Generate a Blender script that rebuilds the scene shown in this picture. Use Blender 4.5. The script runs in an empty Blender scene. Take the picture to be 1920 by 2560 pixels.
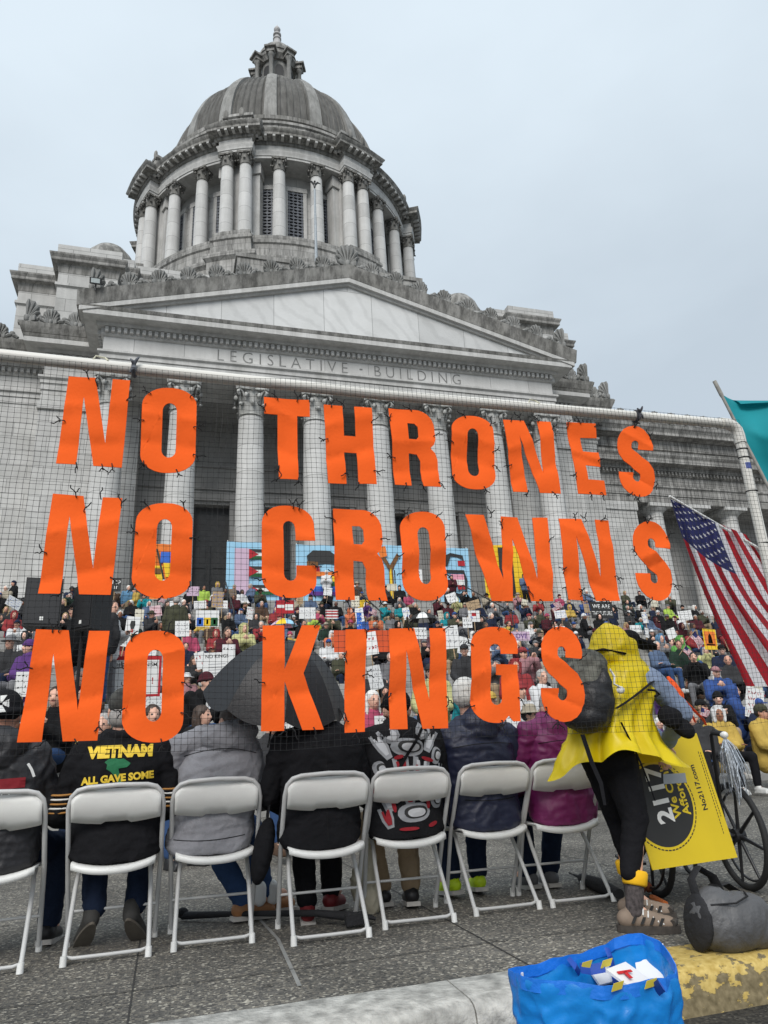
import bpy, bmesh, math, random
from mathutils import Vector, Matrix, Quaternion, noise
from mathutils.geometry import tessellate_polygon
from mathutils.bvhtree import BVHTree

rad = math.radians
PI = math.pi
sc = bpy.context.scene
COL = sc.collection
random.seed(7)

# ------------------------------------------------------------------ camera
# x runs along the front of the building, y into it, z up; the lens axis is turned, tilted and rolled
CAM_H = 0.88
F_PX, P_X, P_Y = 1775.0, 960.0, 1280.0          # focal length and centre in pixels of a 1920 x 2560 frame


def _n(v):
    return Vector(v).normalized()


_up = _n((-270, -5180, F_PX))
_xr = Vector((6170, 284, F_PX)).normalized()
_xr = (_xr - _up * _xr.dot(_up)).normalized()
_dp = _up.cross(_xr)
if _dp.z < 0:
    _dp = -_dp
# rows: world axes seen by a camera with x right, y down, z forward
ROT = Matrix((_xr, _dp, _up))
cam_data = bpy.data.cameras.new('camera')
cam = bpy.data.objects.new('camera', cam_data)
COL.objects.link(cam)
cam_data.sensor_fit = 'VERTICAL'
cam_data.sensor_height = 36.0
cam_data.lens = 36.0 * F_PX / 2560.0
cam_data.clip_start = 0.05
cam_data.clip_end = 3000
_m = ROT.to_4x4() @ Matrix(((1, 0, 0, 0), (0, -1, 0, 0), (0, 0, -1, 0), (0, 0, 0, 1)))
_m.translation = Vector((0, 0, CAM_H))
cam.matrix_world = _m
sc.camera = cam
CAMP = Vector((0, 0, CAM_H))
PS = 1920.0 / 1659.0


def ray(x, y):
    return ROT @ Vector((x * PS - P_X, y * PS - P_Y, F_PX))


def at(x, y, Y):
    d = ray(x, y)
    return CAMP + d * (Y / d.y)


def on_ground(x, y, z=0.0):
    d = ray(x, y)
    return CAMP + d * ((z - CAM_H) / d.z)


def seen(p):
    c = ROT.transposed() @ (Vector(p) - CAMP)
    return ((F_PX * c.x / c.z + P_X) / PS, (F_PX * c.y / c.z + P_Y) / PS)


# ------------------------------------------------------------------ sky, sun, exposure
SUN_EL, SUN_AZ = 41.0, 207.0
world = bpy.data.worlds.new('World')
sc.world = world
world.use_nodes = True
wn, wl = world.node_tree.nodes, world.node_tree.links
wn.clear()
w_out = wn.new('ShaderNodeOutputWorld')
w_bg = wn.new('ShaderNodeBackground')
w_sky = wn.new('ShaderNodeTexSky')
w_sky.sky_type = 'NISHITA'
w_sky.sun_disc = False
w_sky.sun_elevation = rad(SUN_EL)
w_sky.sun_rotation = rad(SUN_AZ)
w_sky.air_density = 1.0
w_sky.dust_density = 3.0
w_tc = wn.new('ShaderNodeTexCoord')
w_map = wn.new('ShaderNodeMapping')
w_map.inputs['Scale'].default_value = (1.0, 1.0, 2.2)
w_ns = wn.new('ShaderNodeTexNoise')
w_ns.inputs['Scale'].default_value = 2.1
w_ns.inputs['Detail'].default_value = 5.0
w_ns.inputs['Roughness'].default_value = 0.5
w_cr = wn.new('ShaderNodeValToRGB')
w_cr.color_ramp.elements[0].position = 0.30
w_cr.color_ramp.elements[0].color = (0.50, 0.575, 0.645, 1)
w_cr.color_ramp.elements[1].position = 0.74
w_cr.color_ramp.elements[1].color = (0.70, 0.795, 0.87, 1)
w_mul = wn.new('ShaderNodeMix')
w_mul.data_type = 'RGBA'
w_mul.blend_type = 'MULTIPLY'
w_mul.inputs[0].default_value = 1.0
w_mul.inputs[7].default_value = (4.9, 4.9, 4.9, 1)
w_mix = wn.new('ShaderNodeMix')
w_mix.data_type = 'RGBA'
w_mix.inputs[0].default_value = 0.95
wl.new(w_tc.outputs['Generated'], w_map.inputs['Vector'])
wl.new(w_map.outputs['Vector'], w_ns.inputs['Vector'])
# the cloud deck is thinner overhead and to the left, heavier low on the right
w_dot = wn.new('ShaderNodeVectorMath')
w_dot.operation = 'DOT_PRODUCT'
w_dot.inputs[1].default_value = (0.02, 0.0, 1.0)
wl.new(w_tc.outputs['Generated'], w_dot.inputs[0])
w_add = wn.new('ShaderNodeMath')
w_add.operation = 'MULTIPLY_ADD'
w_add.inputs[1].default_value = 0.55
wl.new(w_ns.outputs['Fac'], w_add.inputs[0])
w_off = wn.new('ShaderNodeMath')
w_off.operation = 'ADD'
w_off.inputs[1].default_value = -0.37
wl.new(w_dot.outputs['Value'], w_off.inputs[0])
wl.new(w_off.outputs[0], w_add.inputs[2])
wl.new(w_add.outputs[0], w_cr.inputs['Fac'])
wl.new(w_cr.outputs['Color'], w_mul.inputs[6])
wl.new(w_sky.outputs['Color'], w_mix.inputs[6])
wl.new(w_mul.outputs[2], w_mix.inputs[7])
wl.new(w_mix.outputs[2], w_bg.inputs['Color'])
w_bg.inputs['Strength'].default_value = 0.13
wl.new(w_bg.outputs['Background'], w_out.inputs['Surface'])

sun_data = bpy.data.lights.new('sun', 'SUN')
sun_data.energy = 1.5
sun_data.angle = rad(30)
sun_data.color = (1.0, 0.97, 0.93)
sun = bpy.data.objects.new('sun', sun_data)
COL.objects.link(sun)
_sd = Vector((math.sin(rad(SUN_AZ)) * math.cos(rad(SUN_EL)), math.cos(rad(SUN_AZ)) * math.cos(rad(SUN_EL)), math.sin(rad(SUN_EL))))
sun.rotation_euler = _sd.to_track_quat('Z', 'Y').to_euler()
sun.location = _sd * 60

sc.view_settings.view_transform = 'Standard'
sc.view_settings.look = 'None'
sc.view_settings.exposure = 0.82
sc.view_settings.gamma = 1.0
sc.view_settings.use_curve_mapping = False


# ------------------------------------------------------------------ materials
def srgb(r, g, b):
    def c(u):
        u /= 255.0
        return u / 12.92 if u <= 0.04045 else ((u + 0.055) / 1.055) ** 2.4
    return (c(r), c(g), c(b), 1.0)


MATS = {}


def mat(name, col, rough=0.7, var=0.12, scale=8.0, bump=0.0, bscale=40.0, metal=0.0, spec=0.5, sheen=0.0, trans=0.0):
    """a plain surface: base colour with a little mottling, optional fine bump"""
    if name in MATS:
        return MATS[name]
    m = bpy.data.materials.new(name)
    m.use_nodes = True
    nt = m.node_tree
    b = nt.nodes['Principled BSDF']
    col = tuple(col) if len(col) == 4 else tuple(col) + (1.0,)
    b.inputs['Roughness'].default_value = rough
    b.inputs['Metallic'].default_value = metal
    b.inputs['Specular IOR Level'].default_value = spec
    if sheen:
        b.inputs['Sheen Weight'].default_value = sheen
    tc = nt.nodes.new('ShaderNodeTexCoord')
    if var:
        ns = nt.nodes.new('ShaderNodeTexNoise')
        ns.inputs['Scale'].default_value = scale
        ns.inputs['Detail'].default_value = 6.0
        nt.links.new(tc.outputs['Object'], ns.inputs['Vector'])
        cr = nt.nodes.new('ShaderNodeValToRGB')
        cr.color_ramp.elements[0].position = 0.3
        cr.color_ramp.elements[1].position = 0.7
        cr.color_ramp.elements[0].color = tuple(c * (1 - var) for c in col[:3]) + (1,)
        cr.color_ramp.elements[1].color = tuple(min(1, c * (1 + var)) for c in col[:3]) + (1,)
        nt.links.new(ns.outputs['Fac'], cr.inputs['Fac'])
        nt.links.new(cr.outputs['Color'], b.inputs['Base Color'])
    else:
        b.inputs['Base Color'].default_value = col
    if bump:
        n2 = nt.nodes.new('ShaderNodeTexNoise')
        n2.inputs['Scale'].default_value = bscale
        n2.inputs['Detail'].default_value = 4.0
        nt.links.new(tc.outputs['Object'], n2.inputs['Vector'])
        bp = nt.nodes.new('ShaderNodeBump')
        bp.inputs['Strength'].default_value = bump
        bp.inputs['Distance'].default_value = 0.02
        nt.links.new(n2.outputs['Fac'], bp.inputs['Height'])
        nt.links.new(bp.outputs['Normal'], b.inputs['Normal'])
    if trans:
        tr = nt.nodes.new('ShaderNodeBsdfTranslucent')
        tr.inputs['Color'].default_value = col
        mx = nt.nodes.new('ShaderNodeMixShader')
        mx.inputs['Fac'].default_value = trans
        out = [n for n in nt.nodes if n.type == 'OUTPUT_MATERIAL'][0]
        nt.links.new(b.outputs['BSDF'], mx.inputs[1])
        nt.links.new(tr.outputs['BSDF'], mx.inputs[2])
        nt.links.new(mx.outputs['Shader'], out.inputs['Surface'])
    MATS[name] = m
    return m


def cloth(name, col, rough=0.9):
    return mat(name, col, rough, 0.16, 5.0, 0.25, 60.0, sheen=0.0, spec=0.12)


def stone(name, col, block=None, dirt=0.35, streak=0.0, rough=0.75, vein=0.0):
    """weathered marble: block joints, broad tone changes, rain streaks"""
    m = bpy.data.materials.new(name)
    m.use_nodes = True
    nt = m.node_tree
    N, L = nt.nodes, nt.links
    b = N['Principled BSDF']
    b.inputs['Roughness'].default_value = rough
    b.inputs['Specular IOR Level'].default_value = 0.3
    geo = N.new('ShaderNodeNewGeometry')
    n1 = N.new('ShaderNodeTexNoise')
    n1.inputs['Scale'].default_value = 0.55
    n1.inputs['Detail'].default_value = 8.0
    n1.inputs['Roughness'].default_value = 0.65
    L.new(geo.outputs['Position'], n1.inputs['Vector'])
    cr = N.new('ShaderNodeValToRGB')
    cr.color_ramp.elements[0].position = 0.3
    cr.color_ramp.elements[1].position = 0.68
    cr.color_ramp.elements[0].color = (col[0] * (1 - dirt), col[1] * (1 - dirt), col[2] * (1 - dirt * 1.05), 1)
    cr.color_ramp.elements[1].color = (col[0], col[1], col[2], 1)
    L.new(n1.outputs['Fac'], cr.inputs['Fac'])
    last = cr.outputs['Color']
    if block:
        sx = N.new('ShaderNodeSeparateXYZ')
        L.new(geo.outputs['Position'], sx.inputs[0])
        ad = N.new('ShaderNodeMath')
        ad.operation = 'ADD'
        L.new(sx.outputs[0], ad.inputs[0])
        L.new(sx.outputs[1], ad.inputs[1])
        cb = N.new('ShaderNodeCombineXYZ')
        L.new(ad.outputs[0], cb.inputs[0])
        L.new(sx.outputs[2], cb.inputs[1])
        br = N.new('ShaderNodeTexBrick')
        br.inputs['Scale'].default_value = 1.0
        br.inputs['Brick Width'].default_value = block[0]
        br.inputs['Row Height'].default_value = block[1]
        br.inputs['Mortar Size'].default_value = 0.018
        br.inputs['Color1'].default_value = (1, 1, 1, 1)
        br.inputs['Color2'].default_value = (0.80, 0.80, 0.80, 1)
        br.inputs['Mortar'].default_value = (0.5, 0.5, 0.5, 1)
        br.inputs['Bias'].default_value = -0.2
        L.new(cb.outputs[0], br.inputs['Vector'])
        mx = N.new('ShaderNodeMix')
        mx.data_type = 'RGBA'
        mx.blend_type = 'MULTIPLY'
        mx.inputs[0].default_value = 1.0
        L.new(last, mx.inputs[6])
        L.new(br.outputs['Color'], mx.inputs[7])
        last = mx.outputs[2]
    if vein:
        wv = N.new('ShaderNodeTexWave')
        wv.inputs['Scale'].default_value = 0.35
        wv.inputs['Distortion'].default_value = 9.0
        wv.inputs['Detail'].default_value = 5.0
        mp = N.new('ShaderNodeMapping')
        mp.inputs['Rotation'].default_value = (0, rad(38), rad(20))
        L.new(geo.outputs['Position'], mp.inputs['Vector'])
        L.new(mp.outputs['Vector'], wv.inputs['Vector'])
        c3 = N.new('ShaderNodeValToRGB')
        c3.color_ramp.elements[0].position = 0.0
        c3.color_ramp.elements[0].color = (1 - vein,) * 3 + (1,)
        c3.color_ramp.elements[1].position = 0.35
        c3.color_ramp.elements[1].color = (1, 1, 1, 1)
        L.new(wv.outputs['Fac'], c3.inputs['Fac'])
        mx = N.new('ShaderNodeMix')
        mx.data_type = 'RGBA'
        mx.blend_type = 'MULTIPLY'
        mx.inputs[0].default_value = 1.0
        L.new(last, mx.inputs[6])
        L.new(c3.outputs['Color'], mx.inputs[7])
        last = mx.outputs[2]
    if streak:
        mp = N.new('ShaderNodeMapping')
        mp.inputs['Scale'].default_value = (2.6, 2.6, 0.22)
        L.new(geo.outputs['Position'], mp.inputs['Vector'])
        n2 = N.new('ShaderNodeTexNoise')
        n2.inputs['Scale'].default_value = 1.0
        n2.inputs['Detail'].default_value = 6.0
        n2.inputs['Roughness'].default_value = 0.7
        L.new(mp.outputs['Vector'], n2.inputs['Vector'])
        c2 = N.new('ShaderNodeValToRGB')
        c2.color_ramp.elements[0].position = 0.40
        c2.color_ramp.elements[1].position = 0.62
        c2.color_ramp.elements[0].color = (1 - streak, 1 - streak, 1 - streak, 1)
        c2.color_ramp.elements[1].color = (1, 1, 1, 1)
        L.new(n2.outputs['Fac'], c2.inputs['Fac'])
        mx = N.new('ShaderNodeMix')
        mx.data_type = 'RGBA'
        mx.blend_type = 'MULTIPLY'
        mx.inputs[0].default_value = 1.0
        L.new(last, mx.inputs[6])
        L.new(c2.outputs['Color'], mx.inputs[7])
        last = mx.outputs[2]
    L.new(last, b.inputs['Base Color'])
    n3 = N.new('ShaderNodeTexNoise')
    n3.inputs['Scale'].default_value = 9.0
    n3.inputs['Detail'].default_value = 5.0
    L.new(geo.outputs['Position'], n3.inputs['Vector'])
    bp = N.new('ShaderNodeBump')
    bp.inputs['Strength'].default_value = 0.25
    bp.inputs['Distance'].default_value = 0.05
    L.new(n3.outputs['Fac'], bp.inputs['Height'])
    L.new(bp.outputs['Normal'], b.inputs['Normal'])
    MATS[name] = m
    return m


# ------------------------------------------------------------------ mesh builder
class MB:
    def __init__(self):
        self.v, self.f, self.mi = [], [], []

    def add(self, vs, fs, m=0):
        o = len(self.v)
        self.v.extend([tuple(p) for p in vs])
        for f in fs:
            self.f.append(tuple(i + o for i in f))
            self.mi.append(m)

    def box(self, x0, x1, y0, y1, z0, z1, m=0):
        self.add([(x0, y0, z0), (x1, y0, z0), (x1, y1, z0), (x0, y1, z0), (x0, y0, z1), (x1, y0, z1), (x1, y1, z1), (x0, y1, z1)],
                 [(3, 2, 1, 0), (4, 5, 6, 7), (0, 1, 5, 4), (1, 2, 6, 5), (2, 3, 7, 6), (3, 0, 4, 7)], m)

    def obox(self, c, ax, ay, az, m=0):
        """box from its centre and three half-axis vectors"""
        c, ax, ay, az = Vector(c), Vector(ax), Vector(ay), Vector(az)
        vs = [c + ax * i + ay * j + az * k for k in (-1, 1) for j, i in ((-1, -1), (-1, 1), (1, 1), (1, -1))]
        self.add(vs, [(3, 2, 1, 0), (4, 5, 6, 7), (0, 1, 5, 4), (1, 2, 6, 5), (2, 3, 7, 6), (3, 0, 4, 7)], m)

    def prism(self, poly, y0, y1, m=0, holes=()):
        """polygon in x,z given thickness along y (holes allowed)"""
        rings = [list(poly)] + [list(h) for h in holes]
        flat = [p for r in rings for p in r]
        n = len(flat)
        tris = tessellate_polygon([[Vector((p[0], p[1], 0)) for p in r] for r in rings])
        vs = [(p[0], y0, p[1]) for p in flat] + [(p[0], y1, p[1]) for p in flat]
        fs = [tuple(t) for t in tris] + [tuple(i + n for i in reversed(t)) for t in tris]
        o = 0
        for r in rings:
            k = len(r)
            for i in range(k):
                a, b = o + i, o + (i + 1) % k
                fs.append((a, b, b + n, a + n))
            o += k
        self.add(vs, fs, m)

    def lathe(self, prof, n=24, c=(0, 0), m=0, a0=0.0, a1=2 * PI, cap=True):
        full = abs(a1 - a0) > 2 * PI - 1e-6
        k = n if full else n + 1
        vs = []
        for i in range(k):
            a = a0 + (a1 - a0) * i / n
            ca, sa = math.cos(a), math.sin(a)
            vs += [(c[0] + r * ca, c[1] + r * sa, z) for r, z in prof]
        p = len(prof)
        fs = []
        for i in range(n):
            j = (i + 1) % k
            for q in range(p - 1):
                fs.append((i * p + q, j * p + q, j * p + q + 1, i * p + q + 1))
        if cap and full:
            if prof[0][0] > 1e-6:
                fs.append(tuple(i * p for i in reversed(range(k))))
            if prof[-1][0] > 1e-6:
                fs.append(tuple(i * p + p - 1 for i in range(k)))
        self.add(vs, fs, m)

    def tube(self, pts, r, n=8, closed=False, m=0, flat=None):
        pts = [Vector(p) for p in pts]
        k = len(pts)
        rs = r if isinstance(r, (list, tuple)) else [r] * k
        vs, fs = [], []
        pr = None
        for i, p in enumerate(pts):
            if closed:
                t = pts[(i + 1) % k] - pts[i - 1]
            else:
                t = pts[min(i + 1, k - 1)] - pts[max(i - 1, 0)]
            t = t.normalized() if t.length > 1e-9 else Vector((0, 0, 1))
            if pr is None:
                u = t.cross(Vector((0, 0, 1)))
                if u.length < 1e-3:
                    u = t.cross(Vector((1, 0, 0)))
                if flat:
                    u = Vector(flat)
                    u = u - t * u.dot(t)
            else:
                u = pr - t * pr.dot(t)
            u.normalize()
            pr = u
            w = t.cross(u)
            for j in range(n):
                a = 2 * PI * j / n
                rr = rs[i]
                if isinstance(rr, tuple):
                    vs.append(p + u * (math.cos(a) * rr[0]) + w * (math.sin(a) * rr[1]))
                else:
                    vs.append(p + (u * math.cos(a) + w * math.sin(a)) * rr)
        for i in range(k if closed else k - 1):
            i2 = (i + 1) % k
            for j in range(n):
                j2 = (j + 1) % n
                fs.append((i * n + j, i * n + j2, i2 * n + j2, i2 * n + j))
        if not closed:
            fs.append(tuple(reversed(range(n))))
            fs.append(tuple((k - 1) * n + j for j in range(n)))
        self.add(vs, fs, m)

    def ell(self, c, r, rot=None, nu=12, nv=8, m=0):
        c = Vector(c)
        vs, fs = [], []
        for i in range(1, nv):
            b = PI * i / nv
            for j in range(nu):
                a = 2 * PI * j / nu
                p = Vector((r[0] * math.sin(b) * math.cos(a), r[1] * math.sin(b) * math.sin(a), r[2] * math.cos(b)))
                if rot:
                    p = rot @ p
                vs.append(c + p)
        t, d = Vector((0, 0, r[2])), Vector((0, 0, -r[2]))
        if rot:
            t, d = rot @ t, rot @ d
        vs += [c + t, c + d]
        for i in range(nv - 2):
            for j in range(nu):
                j2 = (j + 1) % nu
                fs.append((i * nu + j, (i + 1) * nu + j, (i + 1) * nu + j2, i * nu + j2))
        T = (nv - 1) * nu
        for j in range(nu):
            j2 = (j + 1) % nu
            fs.append((T, j, j2))
            fs.append((T + 1, (nv - 2) * nu + j2, (nv - 2) * nu + j))
        self.add(vs, fs, m)

    def cap(self, a, b, ra, rb, n=10):
        """tapered capsule"""
        a, b = Vector(a), Vector(b)
        d = b - a
        ln = d.length
        if ln < 1e-6:
            self.ell(a, (ra, ra, ra), None, n, 6)
            return
        q = Vector((0, 0, 1)).rotation_difference(d / ln).to_matrix()
        prof = []
        for i in range(5):
            t = -PI / 2 + PI / 2 * i / 4
            prof.append((max(1e-4, ra * math.cos(t)), ra * math.sin(t)))
        for i in range(5):
            t = PI / 2 * i / 4
            prof.append((max(1e-4, rb * math.cos(t)), ln + rb * math.sin(t)))
        vs, fs = [], []
        p = len(prof)
        for i in range(n):
            an = 2 * PI * i / n
            for r, z in prof:
                vs.append(a + q @ Vector((r * math.cos(an), r * math.sin(an), z)))
        for i in range(n):
            j = (i + 1) % n
            for k in range(p - 1):
                fs.append((i * p + k, j * p + k, j * p + k + 1, i * p + k + 1))
        fs.append(tuple(i * p for i in reversed(range(n))))
        fs.append(tuple(i * p + p - 1 for i in range(n)))
        self.add(vs, fs)

    def molding(self, path, prof, closed=False, m=0):
        """profile (out, z) run along a plan path with mitred corners; out is to the right of travel"""
        k = len(path)
        P = [Vector((p[0], p[1])) for p in path]
        offs = []
        for i in range(k):
            def nrm(a, b):
                d = (b - a).normalized()
                return Vector((d.y, -d.x))
            if closed or 0 < i < k - 1:
                n1 = nrm(P[i - 1], P[i])
                n2 = nrm(P[i], P[(i + 1) % k])
                s = n1 + n2
                dn = max(0.2, 1 + n1.dot(n2))
                offs.append(s / dn)
            elif i == 0:
                offs.append(nrm(P[0], P[1]))
            else:
                offs.append(nrm(P[-2], P[-1]))
        q = len(prof)
        vs = [(P[i].x + offs[i].x * o, P[i].y + offs[i].y * o, z) for i in range(k) for o, z in prof]
        fs = []
        for i in range(k if closed else k - 1):
            j = (i + 1) % k
            for t in range(q - 1):
                fs.append((i * q + t, j * q + t, j * q + t + 1, i * q + t + 1))
        if not closed:
            fs.append(tuple(reversed(range(q))))
            fs.append(tuple((k - 1) * q + t for t in range(q)))
        self.add(vs, fs, m)

    def mesh(self, name='mesh', mats=(), smooth=None, fix=True):
        me = bpy.data.meshes.new(name)
        me.from_pydata(self.v, [], self.f)
        for m in mats:
            me.materials.append(m)
        if len(mats) > 1:
            me.polygons.foreach_set('material_index', self.mi)
        if fix:
            bm = bmesh.new()
            bm.from_mesh(me)
            bmesh.ops.recalc_face_normals(bm, faces=bm.faces)
            bm.to_mesh(me)
            bm.free()
        shade(me, smooth)
        return me

    def build(self, name, mats, parent=None, smooth=None, fix=True, loc=None):
        if not isinstance(mats, (list, tuple)):
            mats = [mats]
        return link(name, self.mesh(name, mats, smooth, fix), parent, loc)


def shade(me, smooth):
    if smooth is None:
        return
    me.polygons.foreach_set('use_smooth', [True] * len(me.polygons))
    if smooth < 180:
        me.set_sharp_from_angle(angle=rad(smooth))


WORLD = set()          # things whose parts are modelled straight in world coordinates


def link(name, me, parent=None, loc=None):
    o = bpy.data.objects.new(name, me)
    COL.objects.link(o)
    if parent is not None:
        o.parent = parent
        if parent.name in WORLD:
            o.matrix_parent_inverse = Matrix.Translation(-Vector(parent.location))
    if loc is not None:
        o.location = loc
    return o


def thing(name, label, cat, loc=(0, 0, 0), rotz=0.0, group=None):
    o = bpy.data.objects.new(name, None)
    o.empty_display_size = 0.2
    COL.objects.link(o)
    o.location = loc
    o.rotation_euler = (0, 0, rotz)
    return tag(o, label, cat, group)


def tag(o, label, cat, group=None):
    o['label'] = label
    o['category'] = cat
    if group:
        o['group'] = group
    return o


def struct(o):
    o['kind'] = 'structure'
    return o


def dup(o, parent=None):
    c = o.copy()
    COL.objects.link(c)
    c.parent = parent
    for ch in list(o.children):
        dup(ch, c)
    return c


def remesh(mb, vox, smooth=3, fac=0.5):
    """fuse overlapping solids into one continuous surface"""
    me = mb.mesh('solid', fix=True)
    o = bpy.data.objects.new('solid', me)
    COL.objects.link(o)
    md = o.modifiers.new('r', 'REMESH')
    md.mode = 'VOXEL'
    md.voxel_size = vox
    md.use_smooth_shade = True
    if smooth:
        sm = o.modifiers.new('s', 'SMOOTH')
        sm.factor = fac
        sm.iterations = smooth
    dg = bpy.context.evaluated_depsgraph_get()
    out = bpy.data.meshes.new_from_object(o.evaluated_get(dg))
    bpy.data.objects.remove(o)
    bpy.data.meshes.remove(me)
    out.polygons.foreach_set('use_smooth', [True] * len(out.polygons))
    return out


def wrinkle(me, amp, freq, seed=0, stretch=(1, 1, 1), mask=None):
    """push a cloth surface in and out along its normals: soft swells and sharper, warped creases"""
    ns = [v.normal.copy() for v in me.vertices]
    off = Vector((seed * 7.3, seed * 3.1, seed))
    for v, n in zip(me.vertices, ns):
        p = Vector((v.co.x * stretch[0], v.co.y * stretch[1], v.co.z * stretch[2])) * freq + off
        w = noise.noise_vector(p * .6) * .8
        a = noise.noise(p * .7 + w)
        r = 1 - abs(noise.noise(p * 1.3 + w * 1.4 + Vector((5, 5, 5)))) * 2.6
        r = max(r, -.7)
        k = mask(v.co) if mask else 1.0
        v.co += n * (amp * k * (0.35 * a + 0.55 * r))


def text_mesh(s, size, mats, depth=0.0, spacing=1.0, bold=0.0, align='CENTER', shear=0.0):
    cu = bpy.data.curves.new('text', 'FONT')
    cu.body = s
    cu.size = size
    cu.extrude = depth
    cu.offset = bold
    cu.space_character = spacing
    cu.align_x = align
    cu.align_y = 'CENTER'
    cu.shear = shear
    cu.resolution_u = 3
    o = bpy.data.objects.new('text', cu)
    COL.objects.link(o)
    dg = bpy.context.evaluated_depsgraph_get()
    me = bpy.data.meshes.new_from_object(o.evaluated_get(dg))
    bpy.data.objects.remove(o)
    bpy.data.curves.remove(cu)
    me.materials.clear()
    for m in mats:
        me.materials.append(m)
    return me


def lerp(a, b, t):
    return a + (b - a) * t
# ================================================================== ground
M_AGG = None


def aggregate(name, base, pale):
    """exposed-aggregate concrete: pebbles of many tones set in grey"""
    m = bpy.data.materials.new(name)
    m.use_nodes = True
    N, L = m.node_tree.nodes, m.node_tree.links
    b = N['Principled BSDF']
    b.inputs['Roughness'].default_value = 0.8
    b.inputs['Specular IOR Level'].default_value = 0.3
    geo = N.new('ShaderNodeNewGeometry')
    v = N.new('ShaderNodeTexVoronoi')
    v.inputs['Scale'].default_value = 85.0
    L.new(geo.outputs['Position'], v.inputs['Vector'])
    cr = N.new('ShaderNodeValToRGB')
    e = cr.color_ramp.elements
    e[0].position, e[0].color = 0.0, (base * 0.45, base * 0.44, base * 0.42, 1)
    e[1].position, e[1].color = 1.0, (pale, pale * 0.94, pale * 0.80, 1)
    a = e.new(0.55)
    a.color = (base, base * 0.95, base * 0.85, 1)
    a = e.new(0.85)
    a.color = (base * 1.4, base * 1.27, base * 1.05, 1)
    sep = N.new('ShaderNodeSeparateColor')
    L.new(v.outputs['Color'], sep.inputs[0])
    L.new(sep.outputs[0], cr.inputs['Fac'])
    n = N.new('ShaderNodeTexNoise')
    n.inputs['Scale'].default_value = 0.9
    n.inputs['Detail'].default_value = 7.0
    L.new(geo.outputs['Position'], n.inputs['Vector'])
    c2 = N.new('ShaderNodeValToRGB')
    c2.color_ramp.elements[0].position, c2.color_ramp.elements[0].color = 0.34, (0.55, 0.55, 0.55, 1)
    c2.color_ramp.elements[1].position, c2.color_ramp.elements[1].color = 0.7, (1.1, 1.1, 1.1, 1)
    L.new(n.outputs['Fac'], c2.inputs['Fac'])
    mx = N.new('ShaderNodeMix')
    mx.data_type = 'RGBA'
    mx.blend_type = 'MULTIPLY'
    mx.inputs[0].default_value = 1.0
    L.new(cr.outputs['Color'], mx.inputs[6])
    L.new(c2.outputs['Color'], mx.inputs[7])
    # trodden gum and oil spots
    v2 = N.new('ShaderNodeTexVoronoi')
    v2.inputs['Scale'].default_value = 1.7
    L.new(geo.outputs['Position'], v2.inputs['Vector'])
    c4 = N.new('ShaderNodeValToRGB')
    c4.color_ramp.elements[0].position, c4.color_ramp.elements[0].color = 0.035, (0.45, 0.45, 0.45, 1)
    c4.color_ramp.elements[1].position, c4.color_ramp.elements[1].color = 0.06, (1, 1, 1, 1)
    L.new(v2.outputs['Distance'], c4.inputs['Fac'])
    m3 = N.new('ShaderNodeMix')
    m3.data_type = 'RGBA'
    m3.blend_type = 'MULTIPLY'
    m3.inputs[0].default_value = 1.0
    L.new(mx.outputs[2], m3.inputs[6])
    L.new(c4.outputs['Color'], m3.inputs[7])
    L.new(m3.outputs[2], b.inputs['Base Color'])
    bp = N.new('ShaderNodeBump')
    bp.inputs['Strength'].default_value = 0.5
    bp.inputs['Distance'].default_value = 0.006
    L.new(v.outputs['Distance'], bp.inputs['Height'])
    L.new(bp.outputs['Normal'], b.inputs['Normal'])
    return m


KERB_Y0, KERB_Y1 = 2.84, 3.14
g = MB()
g.add([(-400, KERB_Y1, 0), (400, KERB_Y1, 0), (400, 400, 0), (-400, 400, 0)], [(0, 1, 2, 3)])
struct(g.build('pavement', aggregate('exposed aggregate', 0.155, 0.50)))
g = MB()
g.add([(-400, -400, -0.15), (400, -400, -0.15), (400, KERB_Y0 + .1, -0.15), (-400, KERB_Y0 + .1, -0.15)], [(0, 1, 2, 3)])
struct(g.build('road', aggregate('asphalt', 0.06, 0.16)))
# joints cut in the pavement: one wide pale filled seam and thinner dark saw cuts
m_joint = mat('dark joint', (0.035, 0.034, 0.032), 0.95, 0.3, 3)
m_seam = mat('pale joint filler', (0.22, 0.22, 0.21), 0.9, 0.2, 6)
g = MB()


def strip(mb, pts, w, z=0.004):
    vs = []
    for i, p in enumerate(pts):
        a, b = Vector(pts[max(i - 1, 0)]), Vector(pts[min(i + 1, len(pts) - 1)])
        d = (b - a).normalized()
        n = Vector((-d.y, d.x)) * w / 2
        vs += [(p[0] + n.x, p[1] + n.y, z), (p[0] - n.x, p[1] - n.y, z)]
    mb.add(vs, [(2 * i, 2 * i + 1, 2 * i + 3, 2 * i + 2) for i in range(len(pts) - 1)])


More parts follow.
